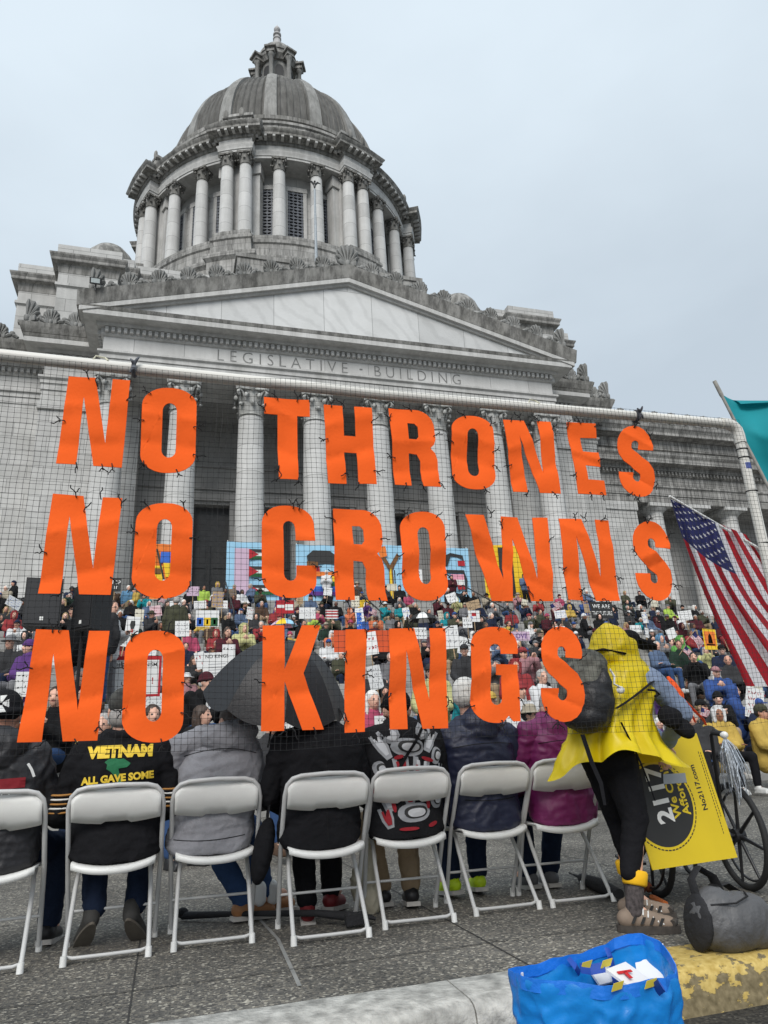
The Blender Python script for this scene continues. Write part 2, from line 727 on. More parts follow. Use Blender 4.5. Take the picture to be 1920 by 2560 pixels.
_s = [on_ground(x, y) for x, y in ((648, 2132), (620, 2070), (600, 2030), (560, 1985), (535, 1960))]
_d = (_s[-1] - _s[0]) / (_s[-1].y - _s[0].y)
strip(g, [(p.x + random.uniform(-.004, .004), p.y) for p in _s] + [(_s[-1].x + _d.x * (yy - _s[-1].y), yy) for yy in (6, 8, 10, 12.6)], 0.018)
struct(g.build('pavement_seam', m_seam))
g = MB()
for x in (-4.9, -3.15, -1.45, -0.1, 1.52, 3.25, 4.9, 6.6, 8.3):
    strip(g, [(x, KERB_Y1)] + [(x + random.uniform(-.006, .006), KERB_Y1 + t) for t in (1, 2, 3.5, 5, 7, 9.4)], 0.007, 0.003)
for y in (3.62, 5.3, 7.0, 8.7, 10.4):
    strip(g, [(x, y + random.uniform(-.006, .006)) for x in (-6, -3, 0, 1.5, 3, 6, 12)], 0.007, 0.005)
struct(g.build('pavement_joint', m_joint))


def kerb(x0, x1, m):
    mb = MB()
    prof = [(KERB_Y1 + .002, -0.2), (KERB_Y1 + .002, 0.006), (KERB_Y1 - .01, 0.012), (KERB_Y0 + .06, 0.008), (KERB_Y0 + .025, -0.002), (KERB_Y0 + .006, -0.02), (KERB_Y0, -0.045), (KERB_Y0 - .025, -0.2)]
    n = max(2, int((x1 - x0) / 0.05))
    vs = []
    for i in range(n + 1):
        x = lerp(x0, x1, i / n)
        for y, z in prof:
            k = 0.004 * noise.noise(Vector((x * 4, y * 9, z * 9)))
            vs.append((x, y + k, z + (k if z > -.1 else 0)))
    p = len(prof)
    fs = [(i * p + t, (i + 1) * p + t, (i + 1) * p + t + 1, i * p + t + 1) for i in range(n) for t in range(p - 1)]
    fs += [tuple(range(p)), tuple(n * p + t for t in reversed(range(p)))]
    mb.add(vs, fs)
    return struct(mb.build('kerb', m, smooth=50))


m_kerb = mat('kerb concrete', (0.40, 0.39, 0.36), 0.85, 0.42, 16, 0.5, 60)
kerb(-8.0, 1.115, m_kerb)
kerb(1.121, 1.93, m_kerb)


def worn_paint():
    m = bpy.data.materials.new('worn yellow kerb paint')
    m.use_nodes = True
    N, L = m.node_tree.nodes, m.node_tree.links
    b = N['Principled BSDF']
    b.inputs['Roughness'].default_value = 0.75
    geo = N.new('ShaderNodeNewGeometry')
    mp = N.new('ShaderNodeMapping')
    mp.inputs['Scale'].default_value = (1.0, 1.0, 1.8)
    L.new(geo.outputs['Position'], mp.inputs['Vector'])
    n = N.new('ShaderNodeTexNoise')
    n.inputs['Scale'].default_value = 15.0
    n.inputs['Detail'].default_value = 7.0
    n.inputs['Roughness'].default_value = 0.62
    L.new(mp.outputs['Vector'], n.inputs['Vector'])
    # more paint is scuffed off the road-side face than off the top
    sp = N.new('ShaderNodeSeparateXYZ')
    L.new(geo.outputs['Position'], sp.inputs[0])
    mr = N.new('ShaderNodeMapRange')
    mr.inputs[1].default_value = -0.12
    mr.inputs[2].default_value = 0.0
    mr.inputs[3].default_value = -0.10
    mr.inputs[4].default_value = 0.07
    L.new(sp.outputs[2], mr.inputs[0])
    ad = N.new('ShaderNodeMath')
    ad.operation = 'ADD'
    L.new(n.outputs['Fac'], ad.inputs[0])
    L.new(mr.outputs[0], ad.inputs[1])
    st = N.new('ShaderNodeValToRGB')
    st.color_ramp.elements[0].position = 0.485
    st.color_ramp.elements[1].position = 0.505
    L.new(ad.outputs[0], st.inputs['Fac'])
    n2 = N.new('ShaderNodeTexNoise')
    n2.inputs['Scale'].default_value = 40.0
    n2.inputs['Detail'].default_value = 6.0
    L.new(geo.outputs['Position'], n2.inputs['Vector'])
    r1 = N.new('ShaderNodeValToRGB')
    r1.color_ramp.elements[0].position, r1.color_ramp.elements[0].color = 0.3, (0.11, 0.085, 0.04, 1)
    r1.color_ramp.elements[1].position, r1.color_ramp.elements[1].color = 0.7, (0.25, 0.20, 0.11, 1)
    r2 = N.new('ShaderNodeValToRGB')
    r2.color_ramp.elements[0].position, r2.color_ramp.elements[0].color = 0.3, (0.40, 0.27, 0.06, 1)
    r2.color_ramp.elements[1].position, r2.color_ramp.elements[1].color = 0.7, (0.60, 0.45, 0.15, 1)
    L.new(n2.outputs['Fac'], r1.inputs['Fac'])
    L.new(n2.outputs['Fac'], r2.inputs['Fac'])
    mx = N.new('ShaderNodeMix')
    mx.data_type = 'RGBA'
    L.new(st.outputs['Color'], mx.inputs[0])
    L.new(r1.outputs['Color'], mx.inputs[6])
    L.new(r2.outputs['Color'], mx.inputs[7])
    L.new(mx.outputs[2], b.inputs['Base Color'])
    bp = N.new('ShaderNodeBump')
    bp.inputs['Strength'].default_value = 0.5
    bp.inputs['Distance'].default_value = 0.004
    L.new(st.outputs['Color'], bp.inputs['Height'])
    L.new(bp.outputs['Normal'], b.inputs['Normal'])
    return m


kerb(1.936, 9.0, worn_paint())

# ================================================================== the domed building
XC = 9.0
S_WALL = stone('marble blocks', (0.60, 0.595, 0.58), (1.9, 0.86), 0.24, 0.12)
S_PLAIN = stone('marble', (0.60, 0.595, 0.58), None, 0.26, 0.20)
S_COL = stone('column marble', (0.66, 0.655, 0.64), (30.0, 1.55), 0.20, 0.12)
S_TYMP = stone('veined marble panels', (0.67, 0.675, 0.67), (2.9, 9.0), 0.14, 0.0, 0.6, 0.10)
S_FRIEZE = stone('frieze marble', (0.66, 0.655, 0.64), (2.6, 9.0), 0.18, 0.08)
S_DIRT = stone('rain-stained marble', (0.43, 0.42, 0.40), None, 0.5, 0.60)
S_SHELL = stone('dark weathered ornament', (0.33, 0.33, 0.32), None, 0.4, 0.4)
S_SHADED = stone('shade-darkened stone', (0.37, 0.365, 0.355), (1.7, 1.0), 0.2, 0.1)  # wall stone again, with the shade behind the columns put into its colour
S_DOME = stone('dome stone', (0.16, 0.155, 0.145), None, 0.35, 0.35)
S_RIB = stone('dome rib stone', (0.35, 0.345, 0.33), None, 0.3, 0.35)
S_STAIN = stone('stained drum base', (0.47, 0.46, 0.44), (1.5, 1.2), 0.35, 0.55)
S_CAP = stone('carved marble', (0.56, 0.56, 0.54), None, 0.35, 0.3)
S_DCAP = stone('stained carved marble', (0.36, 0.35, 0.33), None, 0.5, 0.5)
M_VOID = mat('dark opening', (0.012, 0.012, 0.013), 0.6, 0.2)
M_BRONZE = mat('dark bronze', (0.035, 0.035, 0.035), 0.45, 0.3, 3)
M_LATTICE = mat('grey-blue lattice', (0.10, 0.11, 0.13), 0.6, 0.2, 2)

bld = thing('legislative_building', 'large domed grey marble capitol with columned portico and pediment above the steps', 'building', (XC, 36, 0))
WORLD.add(bld.name)
ARCH, TAEN, FRZ, TOPC = 20.55, 21.75, 22.7, 24.4
HP, HF, HT = 13.3, 16.65, 19.6            # half widths: portico, flank, third step
YP, YF, YT = 35.25, 38.6, 40.6


def b(mb, name, m, smooth=None, parent=None):
    return mb.build(name, m, bld if parent is None else parent, smooth)


path = [(XC - HT, 52), (XC - HT, YT), (XC - HF, YT), (XC - HF, YF), (XC - HP, YF), (XC - HP, YP), (XC + HP, YP), (XC + HP, YF), (XC + HF, YF), (XC + HF, YT), (XC + HT, YT), (XC + HT, 52)]
e = MB()
e.molding(path, [(-2.4, 20.56), (0, ARCH), (0, 20.95), (.06, 20.95), (.06, 21.35), (.12, 21.35), (.12, 21.58), (.24, 21.66), (.24, 21.78), (0.004, 21.78)])
b(e, 'architrave', S_PLAIN)
e = MB()
e.molding(path, [(-1, 21.75), (0, 21.75), (0, 22.7), (-1, 22.7)])
b(e, 'frieze', S_FRIEZE)
e = MB()
e.molding(path, [(-1, 22.69), (.06, 22.69), (.14, 22.76), (.14, 23.12), (.34, 23.16), (.40, 23.34), (1.0, 23.36), (1.0, 23.66), (-1, 23.67)])
b(e, 'cornice', S_PLAIN)
e = MB()
e.molding(path, [(-.9, 23.665), (1.02, 23.665), (1.1, 23.84), (-.9, 23.86)])
b(e, 'cornice_fillet', S_DIRT)
# dentils
e = MB()
for (ax, ay), (bx, by) in zip(path[:-1], path[1:]):
    ln = math.hypot(bx - ax, by - ay)
    if abs(ax - bx) < 1e-6 and ax < XC - HF + .1 and ay > 41:
        continue
    d = Vector(((bx - ax) / ln, (by - ay) / ln, 0))
    n = Vector((d.y, -d.x, 0))
    k = int(ln / 0.31)
    for i in range(k):
        c = Vector((ax, ay, 0)) + d * ((i + .5) * ln / k) + n * 0.24
        e.obox((c.x, c.y, 22.97), d * 0.085, n * 0.10, (0, 0, 0.135))
b(e, 'dentil_row', S_PLAIN)
# crowning gutter moulding on the flanks and sides (the front of the portico carries the pediment instead)
cyma = [(-1, 23.87), (1.1, 23.87), (1.14, 23.95), (1.26, 24.2), (1.32, 24.4), (-.2, 24.42), (-1, 24.42)]
e = MB()
e.molding(path[:5] + [(XC - HP, YP + .4)], cyma)
b(e, 'gutter_moulding', S_DIRT)
e = MB()
e.molding([(XC + HP, YP + .4)] + path[7:], cyma)
b(e, 'gutter_moulding', S_DIRT)

# pediment
SL = 0.277


def rake(x, off=0.0):
    return 28.5 - SL * abs(x - XC) + off


W_ = 14.62
e = MB()


def rake_band(mb, lo, hi, y0, y1, w, y0t=None):
    """sloping band along both rakes; y0t gives a leaning front"""
    y0t = y0 if y0t is None else y0t
    for s in (-1, 1):
        vs = []
        for x in (XC, XC + s * w):
            vs += [(x, y0, rake(x, lo)), (x, y0t, rake(x, hi)), (x, y1, rake(x, hi)), (x, y1, rake(x, lo))]
        mb.add(vs, [(0, 1, 5, 4), (1, 2, 6, 5), (2, 3, 7, 6), (3, 0, 4, 7), (4, 5, 6, 7)])


rake_band(e, -1.02, -0.735, YP - 1.06, YP + .3, 14.5)
rake_band(e, -1.16, -1.025, YP - .86, YP + .28, 14.0, YP - .92)
b(e, 'raking_cornice', S_PLAIN)
e = MB()
rake_band(e, -0.73, 0.0, YP - 1.08, YP + .5, W_, YP - 1.34)
b(e, 'raking_gutter', S_DIRT)
e = MB()
e.add([(XC - 13.9, YP - .72, 23.872), (XC + 13.9, YP - .72, 23.872), (XC, YP - .72, rake(XC, -.8))], [(0, 1, 2)])
b(e, 'tympanum', S_TYMP)
e = MB()
e.add([(XC - W_ + .1, YP + .5, rake(XC - W_) - .05), (XC, YP + .5, 28.25), (XC, 40.2, 28.25), (XC - W_ + .1, 40.2, rake(XC - W_) - .05), (XC + W_ - .1, YP + .5, rake(XC - W_) - .05), (XC + W_ - .1, 40.2, rake(XC - W_) - .05)],
      [(0, 1, 2, 3), (1, 4, 5, 2)])
b(e, 'portico_roof', S_DIRT)
# inscription
m_inc = mat('incised lettering', (0.20, 0.20, 0.195), 0.9, 0.2, 2)
for word, x0, x1 in (('LEGISLATIVE', 1.62, 9.0), ('·', 9.7, 9.9), ('BUILDING', 10.62, 16.05)):
    me = text_mesh(word, 1.0, [m_inc], 0.006, 1.55, -0.012)
    xs_ = [v.co.x for v in me.vertices]
    k = (x1 - x0) / (max(xs_) - min(xs_))
    for v in me.vertices:
        v.co.x = (v.co.x - min(xs_)) * k
        v.co.y *= 1.02
    o = link('inscription', me, bld, (x0, YP - .010, 22.22))
    o.rotation_euler = (PI / 2, 0, 0)


# palmette ornament: a ribbed fan standing on two scrolls
def palmette(h=1.15, half=0):
    mb = MB()
    n = 9
    w = h * 0.44
    for i in range(n):
        a = rad(-84 + 168 * i / (n - 1))
        if half and half * a < -0.1:
            continue
        L = h * (0.80 - 0.30 * abs(a) / rad(84) ) if abs(a) > rad(40) else h * 0.80
        L = h * (0.8 - 0.36 * (abs(a) / rad(84)) ** 2)
        tip = Vector((math.sin(a) * L, 0, h * 0.18 + math.cos(a) * L))
        base = Vector((math.sin(a) * h * .1, 0.02, h * 0.16))
        mb.tube([base, base.lerp(tip, .45) + Vector((0, -.05, 0)), base.lerp(tip, .8) + Vector((0, -.07, 0)), tip + Vector((0, -.02, 0))],
                [h * .03, (h * .06, h * .06), (h * .085, h * .075), h * .04], 6)
    pl = []
    for i in range(2 * n - 1):
        a = rad(-84 + 168 * i / (2 * n - 2))
        L = h * (0.84 - 0.36 * (abs(a) / rad(84)) ** 2) * (1.0 if i % 2 == 0 else .93)
        x_ = math.sin(a) * L
        pl.append((x_ if not half or half * x_ > 0 else 0.02 * i * half * .1, h * .18 + math.cos(a) * L))
    pl += [(w * .7 if not half or half > 0 else 0, h * .08), (-w * .7 if not half or half < 0 else 0, h * .08)]
    mb.prism(pl, 0.0, 0.18)
    mb.ell((0, -.04, h * .2), (h * .12, .09, h * .1), None, 8, 6)
    mb.box(-w * .8, w * .8, -.05, .25, 0, h * .13)
    mb.v = [(x_ * .80, y_, z_ * 1.0 + (.10 * h if z_ > h * .16 else 0)) for x_, y_, z_ in mb.v]
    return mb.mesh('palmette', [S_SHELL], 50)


def scrollwork(w=0.7):
    mb = MB()
    mb.box(-w / 2, w / 2, 0.02, .2, 0, .28)
    mb.ell((0, 0.06, .52), (.17, .12, .17), None, 8, 6)
    for s in (-1, 1):
        mb.tube([(s * .05, 0.02, .38), (s * .2, 0, .36), (s * .32, 0, .25), (s * w * .52, .02, .3)], [.1, .11, .09, .06], 6)
    mb.box(-.09, .09, .03, .17, .25, .45)
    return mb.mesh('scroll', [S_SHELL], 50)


PAL, SCR = palmette(1.02), scrollwork()
PAL_BIG = palmette(1.6)
HALF = {s: palmette(1.45, s) for s in (-1, 1)}


def orn(name, me, x, y, z, rz=0.0, ry=0.0):
    o = link(name, me, bld)
    o.location = (x, y, z)
    o.rotation_euler = (0, ry, rz)
    return o


yA = YP - .95
for s in (-1, 1):
    for k in range(1, 9):
        x = XC + s * 1.52 * k
        orn('palmette', PAL, x, yA, rake(x) + .0)
    for k in range(0, 9):
        x = XC + s * 1.52 * (k + .5)
        orn('scroll', SCR, x, yA, rake(x) - .03, 0, s * 0.27)
    orn('palmette', HALF[-s], XC + s * 14.0, yA, rake(XC + 14.0))
    yB = YF - 1.0
    orn('palmette', HALF[-s], XC + s * (HF + 1.0), yB, 24.42)
    for k in (0, 1):
        orn('palmette', PAL, XC + s * (HF - .25 - 1.3 * k), yB, 24.42)
    for k in (0, 1):
        orn('scroll', SCR, XC + s * (HF + .36 - 1.3 * k), yB, 24.42)
    yC = YT - 1.0
    orn('palmette', HALF[-s], XC + s * (HT + 1.0), yC, 24.42)
    orn('palmette', PAL, XC + s * (HT - .2), yC, 24.42)
    orn('scroll', SCR, XC + s * (HT + .4), yC, 24.42)
    orn('scroll', SCR, XC + s * (HT - .85), yC, 24.42)
orn('palmette', PAL_BIG, XC, yA, 28.45)

# portico columns
COLH0 = 8.2


def acanthus_capital(r, h, n=8):
    """bell, two rings of curling leaves, corner volutes, concave slab"""
    mb = MB()
    mb.lathe([(r * 1.02, 0), (r * 1.1, h * .03), (r * 1.02, h * .06), (r * .92, h * .1), (r * .92, h * .5), (r * 1.08, h * .85)], 20)

    def leaf(a, z0, ln, out, w):
        ca, sa = math.cos(a), math.sin(a)
        R, T = Vector((ca, sa, 0)), Vector((-sa, ca, 0))
        prof = [(0, 0, 1), (.05, .35, 1.1), (.14, .7, 1.0), (.42, .96, .85), (.72, .93, .65), (.78, .78, .4)]
        vs = []
        for o_, t, k in prof:
            c = R * (r * .95 + o_ * out) + Vector((0, 0, z0 + t * ln))
            vs += [c - T * w * k - R * w * .25, c, c + T * w * k - R * w * .25]
        fs = []
        for i in range(len(prof) - 1):
            for q in (0, 1):
                fs.append((i * 3 + q, i * 3 + q + 1, i * 3 + q + 4, i * 3 + q + 3))
        vs2 = [v - R * r * .09 for v in vs]
        m_ = len(vs)
        fs2 = [tuple(i + m_ for i in reversed(f)) for f in fs]
        mb.add(vs + vs2, fs + fs2)
        mb.ell(R * (r * .95 + .68 * out) + Vector((0, 0, z0 + ln * .86)), (w * .6, w * .6, ln * .14), None, 6, 5)
    for i in range(n):
        leaf(2 * PI * i / n, h * .06, h * .36, r * .5, r * .27)
        leaf(2 * PI * (i + .5) / n, h * .1, h * .62, r * .62, r * .25)
    for i in range(4):
        a = PI / 4 + PI / 2 * i
        R = Vector((math.cos(a), math.sin(a), 0))
        T = Vector((-R.y, R.x, 0))
        for s in (-1, 1):
            pts = [R * (r * .95) + T * s * r * .25 + Vector((0, 0, h * .5)), R * r * 1.2 + T * s * r * .14 + Vector((0, 0, h * .78)), R * r * 1.48 + T * s * r * .06 + Vector((0, 0, h * .86)),
                   R * r * 1.6 + T * s * r * .05 + Vector((0, 0, h * .74)), R * r * 1.46 + T * s * r * .05 + Vector((0, 0, h * .68))]
            mb.tube(pts, [r * .08, r * .1, r * .11, r * .1, r * .08], 6)
        q = PI / 2 * i
        Q = Vector((math.cos(q), math.sin(q), 0))
        mb.ell(Q * r * 1.2 + Vector((0, 0, h * .9)), (r * .2, r * .2, h * .09), None, 8, 5)
    pts = []
    for i in range(4):
        a = PI / 4 + PI / 2 * i
        for da, rr in ((-.09, 1.68), (.09, 1.68), (PI / 4 - .3, 1.24), (PI / 4 + .3, 1.24)):
            pts.append((math.cos(a + da) * r * rr, math.sin(a + da) * r * rr))
    k = len(pts)
    mb.add([(x, y, h * .86) for x, y in pts] + [(x * 1.04, y * 1.04, h) for x, y in pts],
           [tuple(range(k)), tuple(range(k, 2 * k))] + [(i, (i + 1) % k, (i + 1) % k + k, i + k) for i in range(k)])
    return mb


def column(r, z0, z1, caph, seg=28):
    H = z1 - z0
    sh = MB()
    hb = r * .62
    st = H - caph
    prof = [(r * 1.0, hb)]
    for i in range(1, 9):
        t = i / 8
        prof.append((r * (1 - .155 * t ** 1.7), lerp(hb, st, t)))
    # drum joints
    sh.lathe(prof, seg)
    ba = MB()
    ba.lathe([(r * 1.42, 0), (r * 1.42, r * .22), (r * 1.38, r * .24), (r * 1.4, r * .34), (r * 1.3, r * .42), (r * 1.12, r * .46), (r * 1.12, r * .52), (r * 1.2, r * .56), (r * 1.1, r * .62), (r * .9, r * .63)], seg)
    return sh.mesh('shaft', [S_COL], 40), ba.mesh('base', [S_PLAIN], 40), st


def put_column(meshes, cap_me, x, y, z0, st, rz=0.0, name='column'):
    o = link(name, meshes[0], bld, (x, y, z0))
    o.rotation_euler = (0, 0, rz)
    for nm, me, z in (('column_base', meshes[1], 0), ('capital', cap_me, st)):
        c = bpy.data.objects.new(nm, me)
        COL.objects.link(c)
        c.parent = o
        c.location = (0, 0, z)
    return o


cm = column(0.80, COLH0, ARCH, 1.75)
cap_p = acanthus_capital(0.69, 1.75).mesh('capital', [S_CAP], 45)
for i in range(8):
    put_column(cm, cap_p, XC + (i - 3.5) * 3.63, 36.0, COLH0, cm[2])

# walls behind the portico, with bronze doors
e = MB()
yW = 40.4
doors = [XC + k * 3.63 for k in (-2, -1, 0, 1, 2)]
xs = [XC - HP]
for d in doors:
    xs += [d - 1.25, d + 1.25]
xs.append(XC + HP)
for i in range(0, len(xs), 2):
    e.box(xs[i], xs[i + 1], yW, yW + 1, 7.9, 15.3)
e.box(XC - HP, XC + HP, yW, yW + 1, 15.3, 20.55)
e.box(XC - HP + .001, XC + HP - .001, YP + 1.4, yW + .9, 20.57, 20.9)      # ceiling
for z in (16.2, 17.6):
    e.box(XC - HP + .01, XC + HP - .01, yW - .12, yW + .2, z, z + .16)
b(e, 'portico_wall', S_SHADED)
for d in doors:
    e = MB()
    e.box(d - 1.25, d + 1.25, yW + .62, yW + .7, 8.2, 15.3)
    e.box(d - .06, d + .06, yW + .5, yW + .62, 8.2, 13)
    for s in (-1, 1):
        for z in (8.6, 10.1, 11.6):
            e.box(d + s * .62 - .4, d + s * .62 + .4, yW + .56, yW + .62, z, z + 1.2)
    dr = b(e, 'door', M_BRONZE)
    e = MB()
    for s in (-1, 1):
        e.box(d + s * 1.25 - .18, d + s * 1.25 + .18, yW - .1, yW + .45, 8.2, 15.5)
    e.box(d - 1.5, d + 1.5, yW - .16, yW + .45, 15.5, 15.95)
    b(e, 'door_surround', S_SHADED)
for i in range(8):
    e = MB()
    x = XC + (i - 3.5) * 3.63
    if abs(x - XC) > 9.5:
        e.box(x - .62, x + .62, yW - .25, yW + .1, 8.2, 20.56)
        b(e, 'pilaster', S_SHADED)
# flank and corner walls
for s in (-1, 1):
    e = MB()
    a, c_ = sorted((XC + s * (HP - 1.9), XC + s * HF))
    e.box(a, c_, YF, 48, 7.9, 20.56)
    a, c_ = sorted((XC + s * (HF - .5), XC + s * HT))
    e.box(a, c_, YT, 50, 0.0, 20.56)
    a, c_ = sorted((XC + s * (HP - 1.9), XC + s * HF))
    e.box(a - .001, c_ + .001, YF - .1, 47, 8, 9.2)
    a, c_ = sorted((XC + s * (HP + .25), XC + s * (HF - .0)))
    e.box(a, c_, YF - .16, YF + .3, 9.2, 20.56)
    e.box(a - .1, c_ + .1, YF - .3, YF + .3, 19.7, 20.1)
    b(e, 'flank_wall', S_WALL)
e = MB()
e.box(XC - HT - .4, XC + HT + .4, 34.2, 50, 0.0, COLH0)
b(e, 'podium', S_PLAIN)

# wings: a lower colonnade either side
wing_path = lambda s: [(XC + s * (HT + .0), 42.0), (XC + s * (HT + 30), 42.0)] if s > 0 else [(XC - HT - 30, 42.0), (XC - HT, 42.0)]
cm2 = column(0.72, 8.9, 17.3, 0.02)
dcap = MB()
dcap.lathe([(.63, 0), (.63, .25), (.68, .28), (.66, .33), (.63, .4), (.64, .62), (.74, .72), (.95, .9), (.98, .98)], 24)
dcap.box(-1.02, 1.02, -1.02, 1.02, .98, 1.25)
dcap = dcap.mesh('capital', [S_PLAIN], 40)
for s in (-1, 1):
    P = wing_path(s)
    e = MB()
    e.molding(P, [(-2.2, 17.64), (0, 17.63), (0, 18.2), (.07, 18.2), (.07, 18.75), (.18, 18.85), (.18, 18.98), (0, 19.0), (0, 19.75), (.12, 19.8), (.12, 20.08), (.3, 20.15), (.35, 20.45), (.95, 20.5), (.95, 20.85), (1.1, 21.1), (1.12, 21.3), (-.2, 21.4),
                   (-.2, 22.0), (-.05, 22.05), (-.05, 22.75), (.1, 22.85), (.7, 22.95), (.7, 23.2), (.9, 23.5), (.95, 23.75), (-2, 23.8)])
    b(e, 'wing_entablature', S_STAIN)
    e = MB()
    n_ = 95
    for i in range(n_):
        x = lerp(P[0][0], P[1][0], (i + .5) / n_)
        e.box(x - .07, x + .07, 41.68, 41.9, 19.84, 20.08)
    b(e, 'dentil_row', S_STAIN)
    e = MB()
    a, c_ = sorted((XC + s * HT, XC + s * (HT + 30)))
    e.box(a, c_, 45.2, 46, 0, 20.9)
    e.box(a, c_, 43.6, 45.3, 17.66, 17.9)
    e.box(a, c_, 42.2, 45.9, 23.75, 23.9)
    b(e, 'wing_wall', S_SHADED)
    e = MB()
    e.box(a, c_, 40.9, 46, 0, 8.88)
    b(e, 'wing_podium', S_WALL)
    # end pier then columns
    e = MB()
    a, c_ = sorted((XC + s * (HT + .2), XC + s * (HT + 3.6)))
    e.box(a, c_, 42.05, 44.5, 8.88, 16.95)
    e.box(a - .1, c_ + .1, 41.95, 44.6, 16.95, 17.6)
    b(e, 'end_pier', S_WALL)
    for k in range(3 if s > 0 else 0):
        o = put_column(cm2, dcap, XC + s * (HT + 5.75 + 3.4 * k), 42.95, 8.9, 7.5)
    if s > 0:
        for k in range(8):
            orn('palmette', PAL, XC + HT + 1.6 + k * 1.5, 41.2, 23.75)
            orn('scroll', SCR, XC + HT + 2.35 + k * 1.5, 41.2, 23.75)

# attic block behind the pediment
ap = [(XC - 19.25, 60), (XC - 19.25, 41.8), (XC - 16.65, 41.8), (XC - 16.65, 39.4), (XC - 13.3, 39.4), (XC - 13.3, 40.0), (XC - 12.6, 40.0), (XC - 12.6, 40.5),
      (XC + 12.6, 40.5), (XC + 12.6, 40.0), (XC + 13.3, 40.0), (XC + 13.3, 39.4), (XC + 16.65, 39.4), (XC + 16.65, 41.8), (XC + 19.25, 41.8), (XC + 19.25, 60)]
e = MB()
e.molding(ap, [(-.5, 23.5), (0, 23.5), (0, 28.3), (.12, 28.38), (.12, 28.58), (0.01, 28.62), (0, 29.35)])
b(e, 'attic_wall', S_WALL)
e = MB()
e.molding(ap, [(-.5, 29.34), (.02, 29.34), (.08, 29.72), (.14, 29.86), (.42, 29.96), (.42, 30.14), (.52, 30.32), (.54, 30.42), (-.6, 30.5)])
b(e, 'attic_cornice', S_STAIN)
e = MB()
ap2 = [(x, y + .0) for x, y in ap]
e.molding(ap2, [(.16, 30.40), (.16, 31.25), (-.9, 31.3), (-.9, 30.43)])
b(e, 'attic_parapet', S_WALL)
e = MB()
e.add([(XC - 19, 42, 30.6), (XC + 19, 42, 30.6), (XC + 19, 88, 30.6), (XC - 19, 88, 30.6), (XC - 16, 40.2, 30.59), (XC + 16, 40.2, 30.59), (XC + 16, 43, 30.59), (XC - 16, 43, 30.59)], [(0, 1, 2, 3), (4, 5, 6, 7)])
b(e, 'flat_roof', S_DIRT)
e = MB()
pL, pR = at(513, 549, 41.6), at(908, 600, 41.6)
zb = (pL.z + pR.z) / 2
e.box(pL.x, pR.x, 41.6, 46, 30.5, zb - .3)
e.box(pL.x - .12, pR.x + .12, 41.5, 46.1, zb - .3, zb)
b(e, 'raised_parapet', S_STAIN)
# little roof domes over the corner stairs
for s, px, py in ((-1, 240, 516), (1, 985, 622)):
    c = at(px, py + 12, 52)
    e = MB()
    e.lathe([(2.2, 30.5), (2.2, c.z - 2.6), (2.0, c.z - 2.2), (1.75, c.z - 1.5), (1.2, c.z - .8), (.6, c.z - .4), (0.001, c.z - .3)], 24, (c.x, 52))
    for q in (-1, 1):
        e.box(c.x + q * 2.4 - .3, c.x + q * 2.4 + .3, 50.9, 51.6, 30.5, c.z - 2.3)
    b(e, 'stair_dome', S_DIRT, 40)

# ------------------------------------------------------------------ drum and dome
DX, DY = XC, 64.5


def ring_path(r, rb, half=5.9, n=6):
    """plan of the colonnade: circle with eight bays pushed forward"""
    pts = []
    for k in range(8):
        cb = -90 + 22.5 + 45 * k
        for i in range(n):
            a = cb - half + 2 * half * i / (n - 1)
            pts.append((DX + rb * math.cos(rad(a)), DY + rb * math.sin(rad(a))))
        lo, hi = cb + half, cb + 45 - half
        m_ = 12
        for i in range(m_):
            a = lo + (hi - lo) * i / (m_ - 1)
            pts.append((DX + r * math.cos(rad(a)), DY + r * math.sin(rad(a))))
    return pts


e = MB()
e.molding(ring_path(14.75, 15.5, 6.3), [(0.25, 30.5), (0.25, 40.3), (.5, 40.6), (.5, 41.0), (.1, 41.2), (0, 42.5), (0.12, 42.62), (0.12, 42.9), (-.05, 42.95), (-.05, 43.48), (-4.2, 43.5)], True)
b(e, 'drum_base', S_STAIN, 30)
e = MB()
e.lathe([(11.9, 43), (11.9, 53.0)], 96, (DX, DY), cap=False)
b(e, 'drum_wall', S_WALL, 30)
dcm = column(0.62, 43.5, 52.6, 1.35, 22)
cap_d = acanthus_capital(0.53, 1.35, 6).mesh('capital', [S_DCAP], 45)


def polar(r, a):
    return DX + r * math.cos(rad(a)), DY + r * math.sin(rad(a))


for k in range(8):
    cb = -90 + 22.5 + 45 * k
    vis = [a for a in (cb - 3.35, cb + 3.35) if math.sin(rad(a)) < 0.35]
    for a in vis:
        x, y = polar(14.35, a)
        put_column(dcm, cap_d, x, y, 43.5, dcm[2], rad(a))
    for a in (cb + 22.5 - 7.2, cb + 22.5 + 7.2):
        if math.sin(rad(a)) < 0.35:
            x, y = polar(13.6, a)
            put_column(dcm, cap_d, x, y, 43.5, dcm[2], rad(a))
    if math.sin(rad(cb)) < 0.4:
        # solid pier behind each pair, with a pilaster at either end
        R = Vector((math.cos(rad(cb)), math.sin(rad(cb)), 0))
        T = Vector((-R.y, R.x, 0))
        e = MB()
        e.obox(Vector((DX, DY, 48.02)) + R * 12.45, R * 1.1, T * 1.15, (0, 0, 4.55))
        for s in (-1, 1):
            e.obox(Vector((DX, DY, 47.4)) + R * 12.75 + T * s * 1.42, R * .5, T * .42, (0, 0, 3.9))
            e.obox(Vector((DX, DY, 51.95)) + R * 12.8 + T * s * 1.42, R * .62, T * .55, (0, 0, .6))
        b(e, 'pier', S_PLAIN)
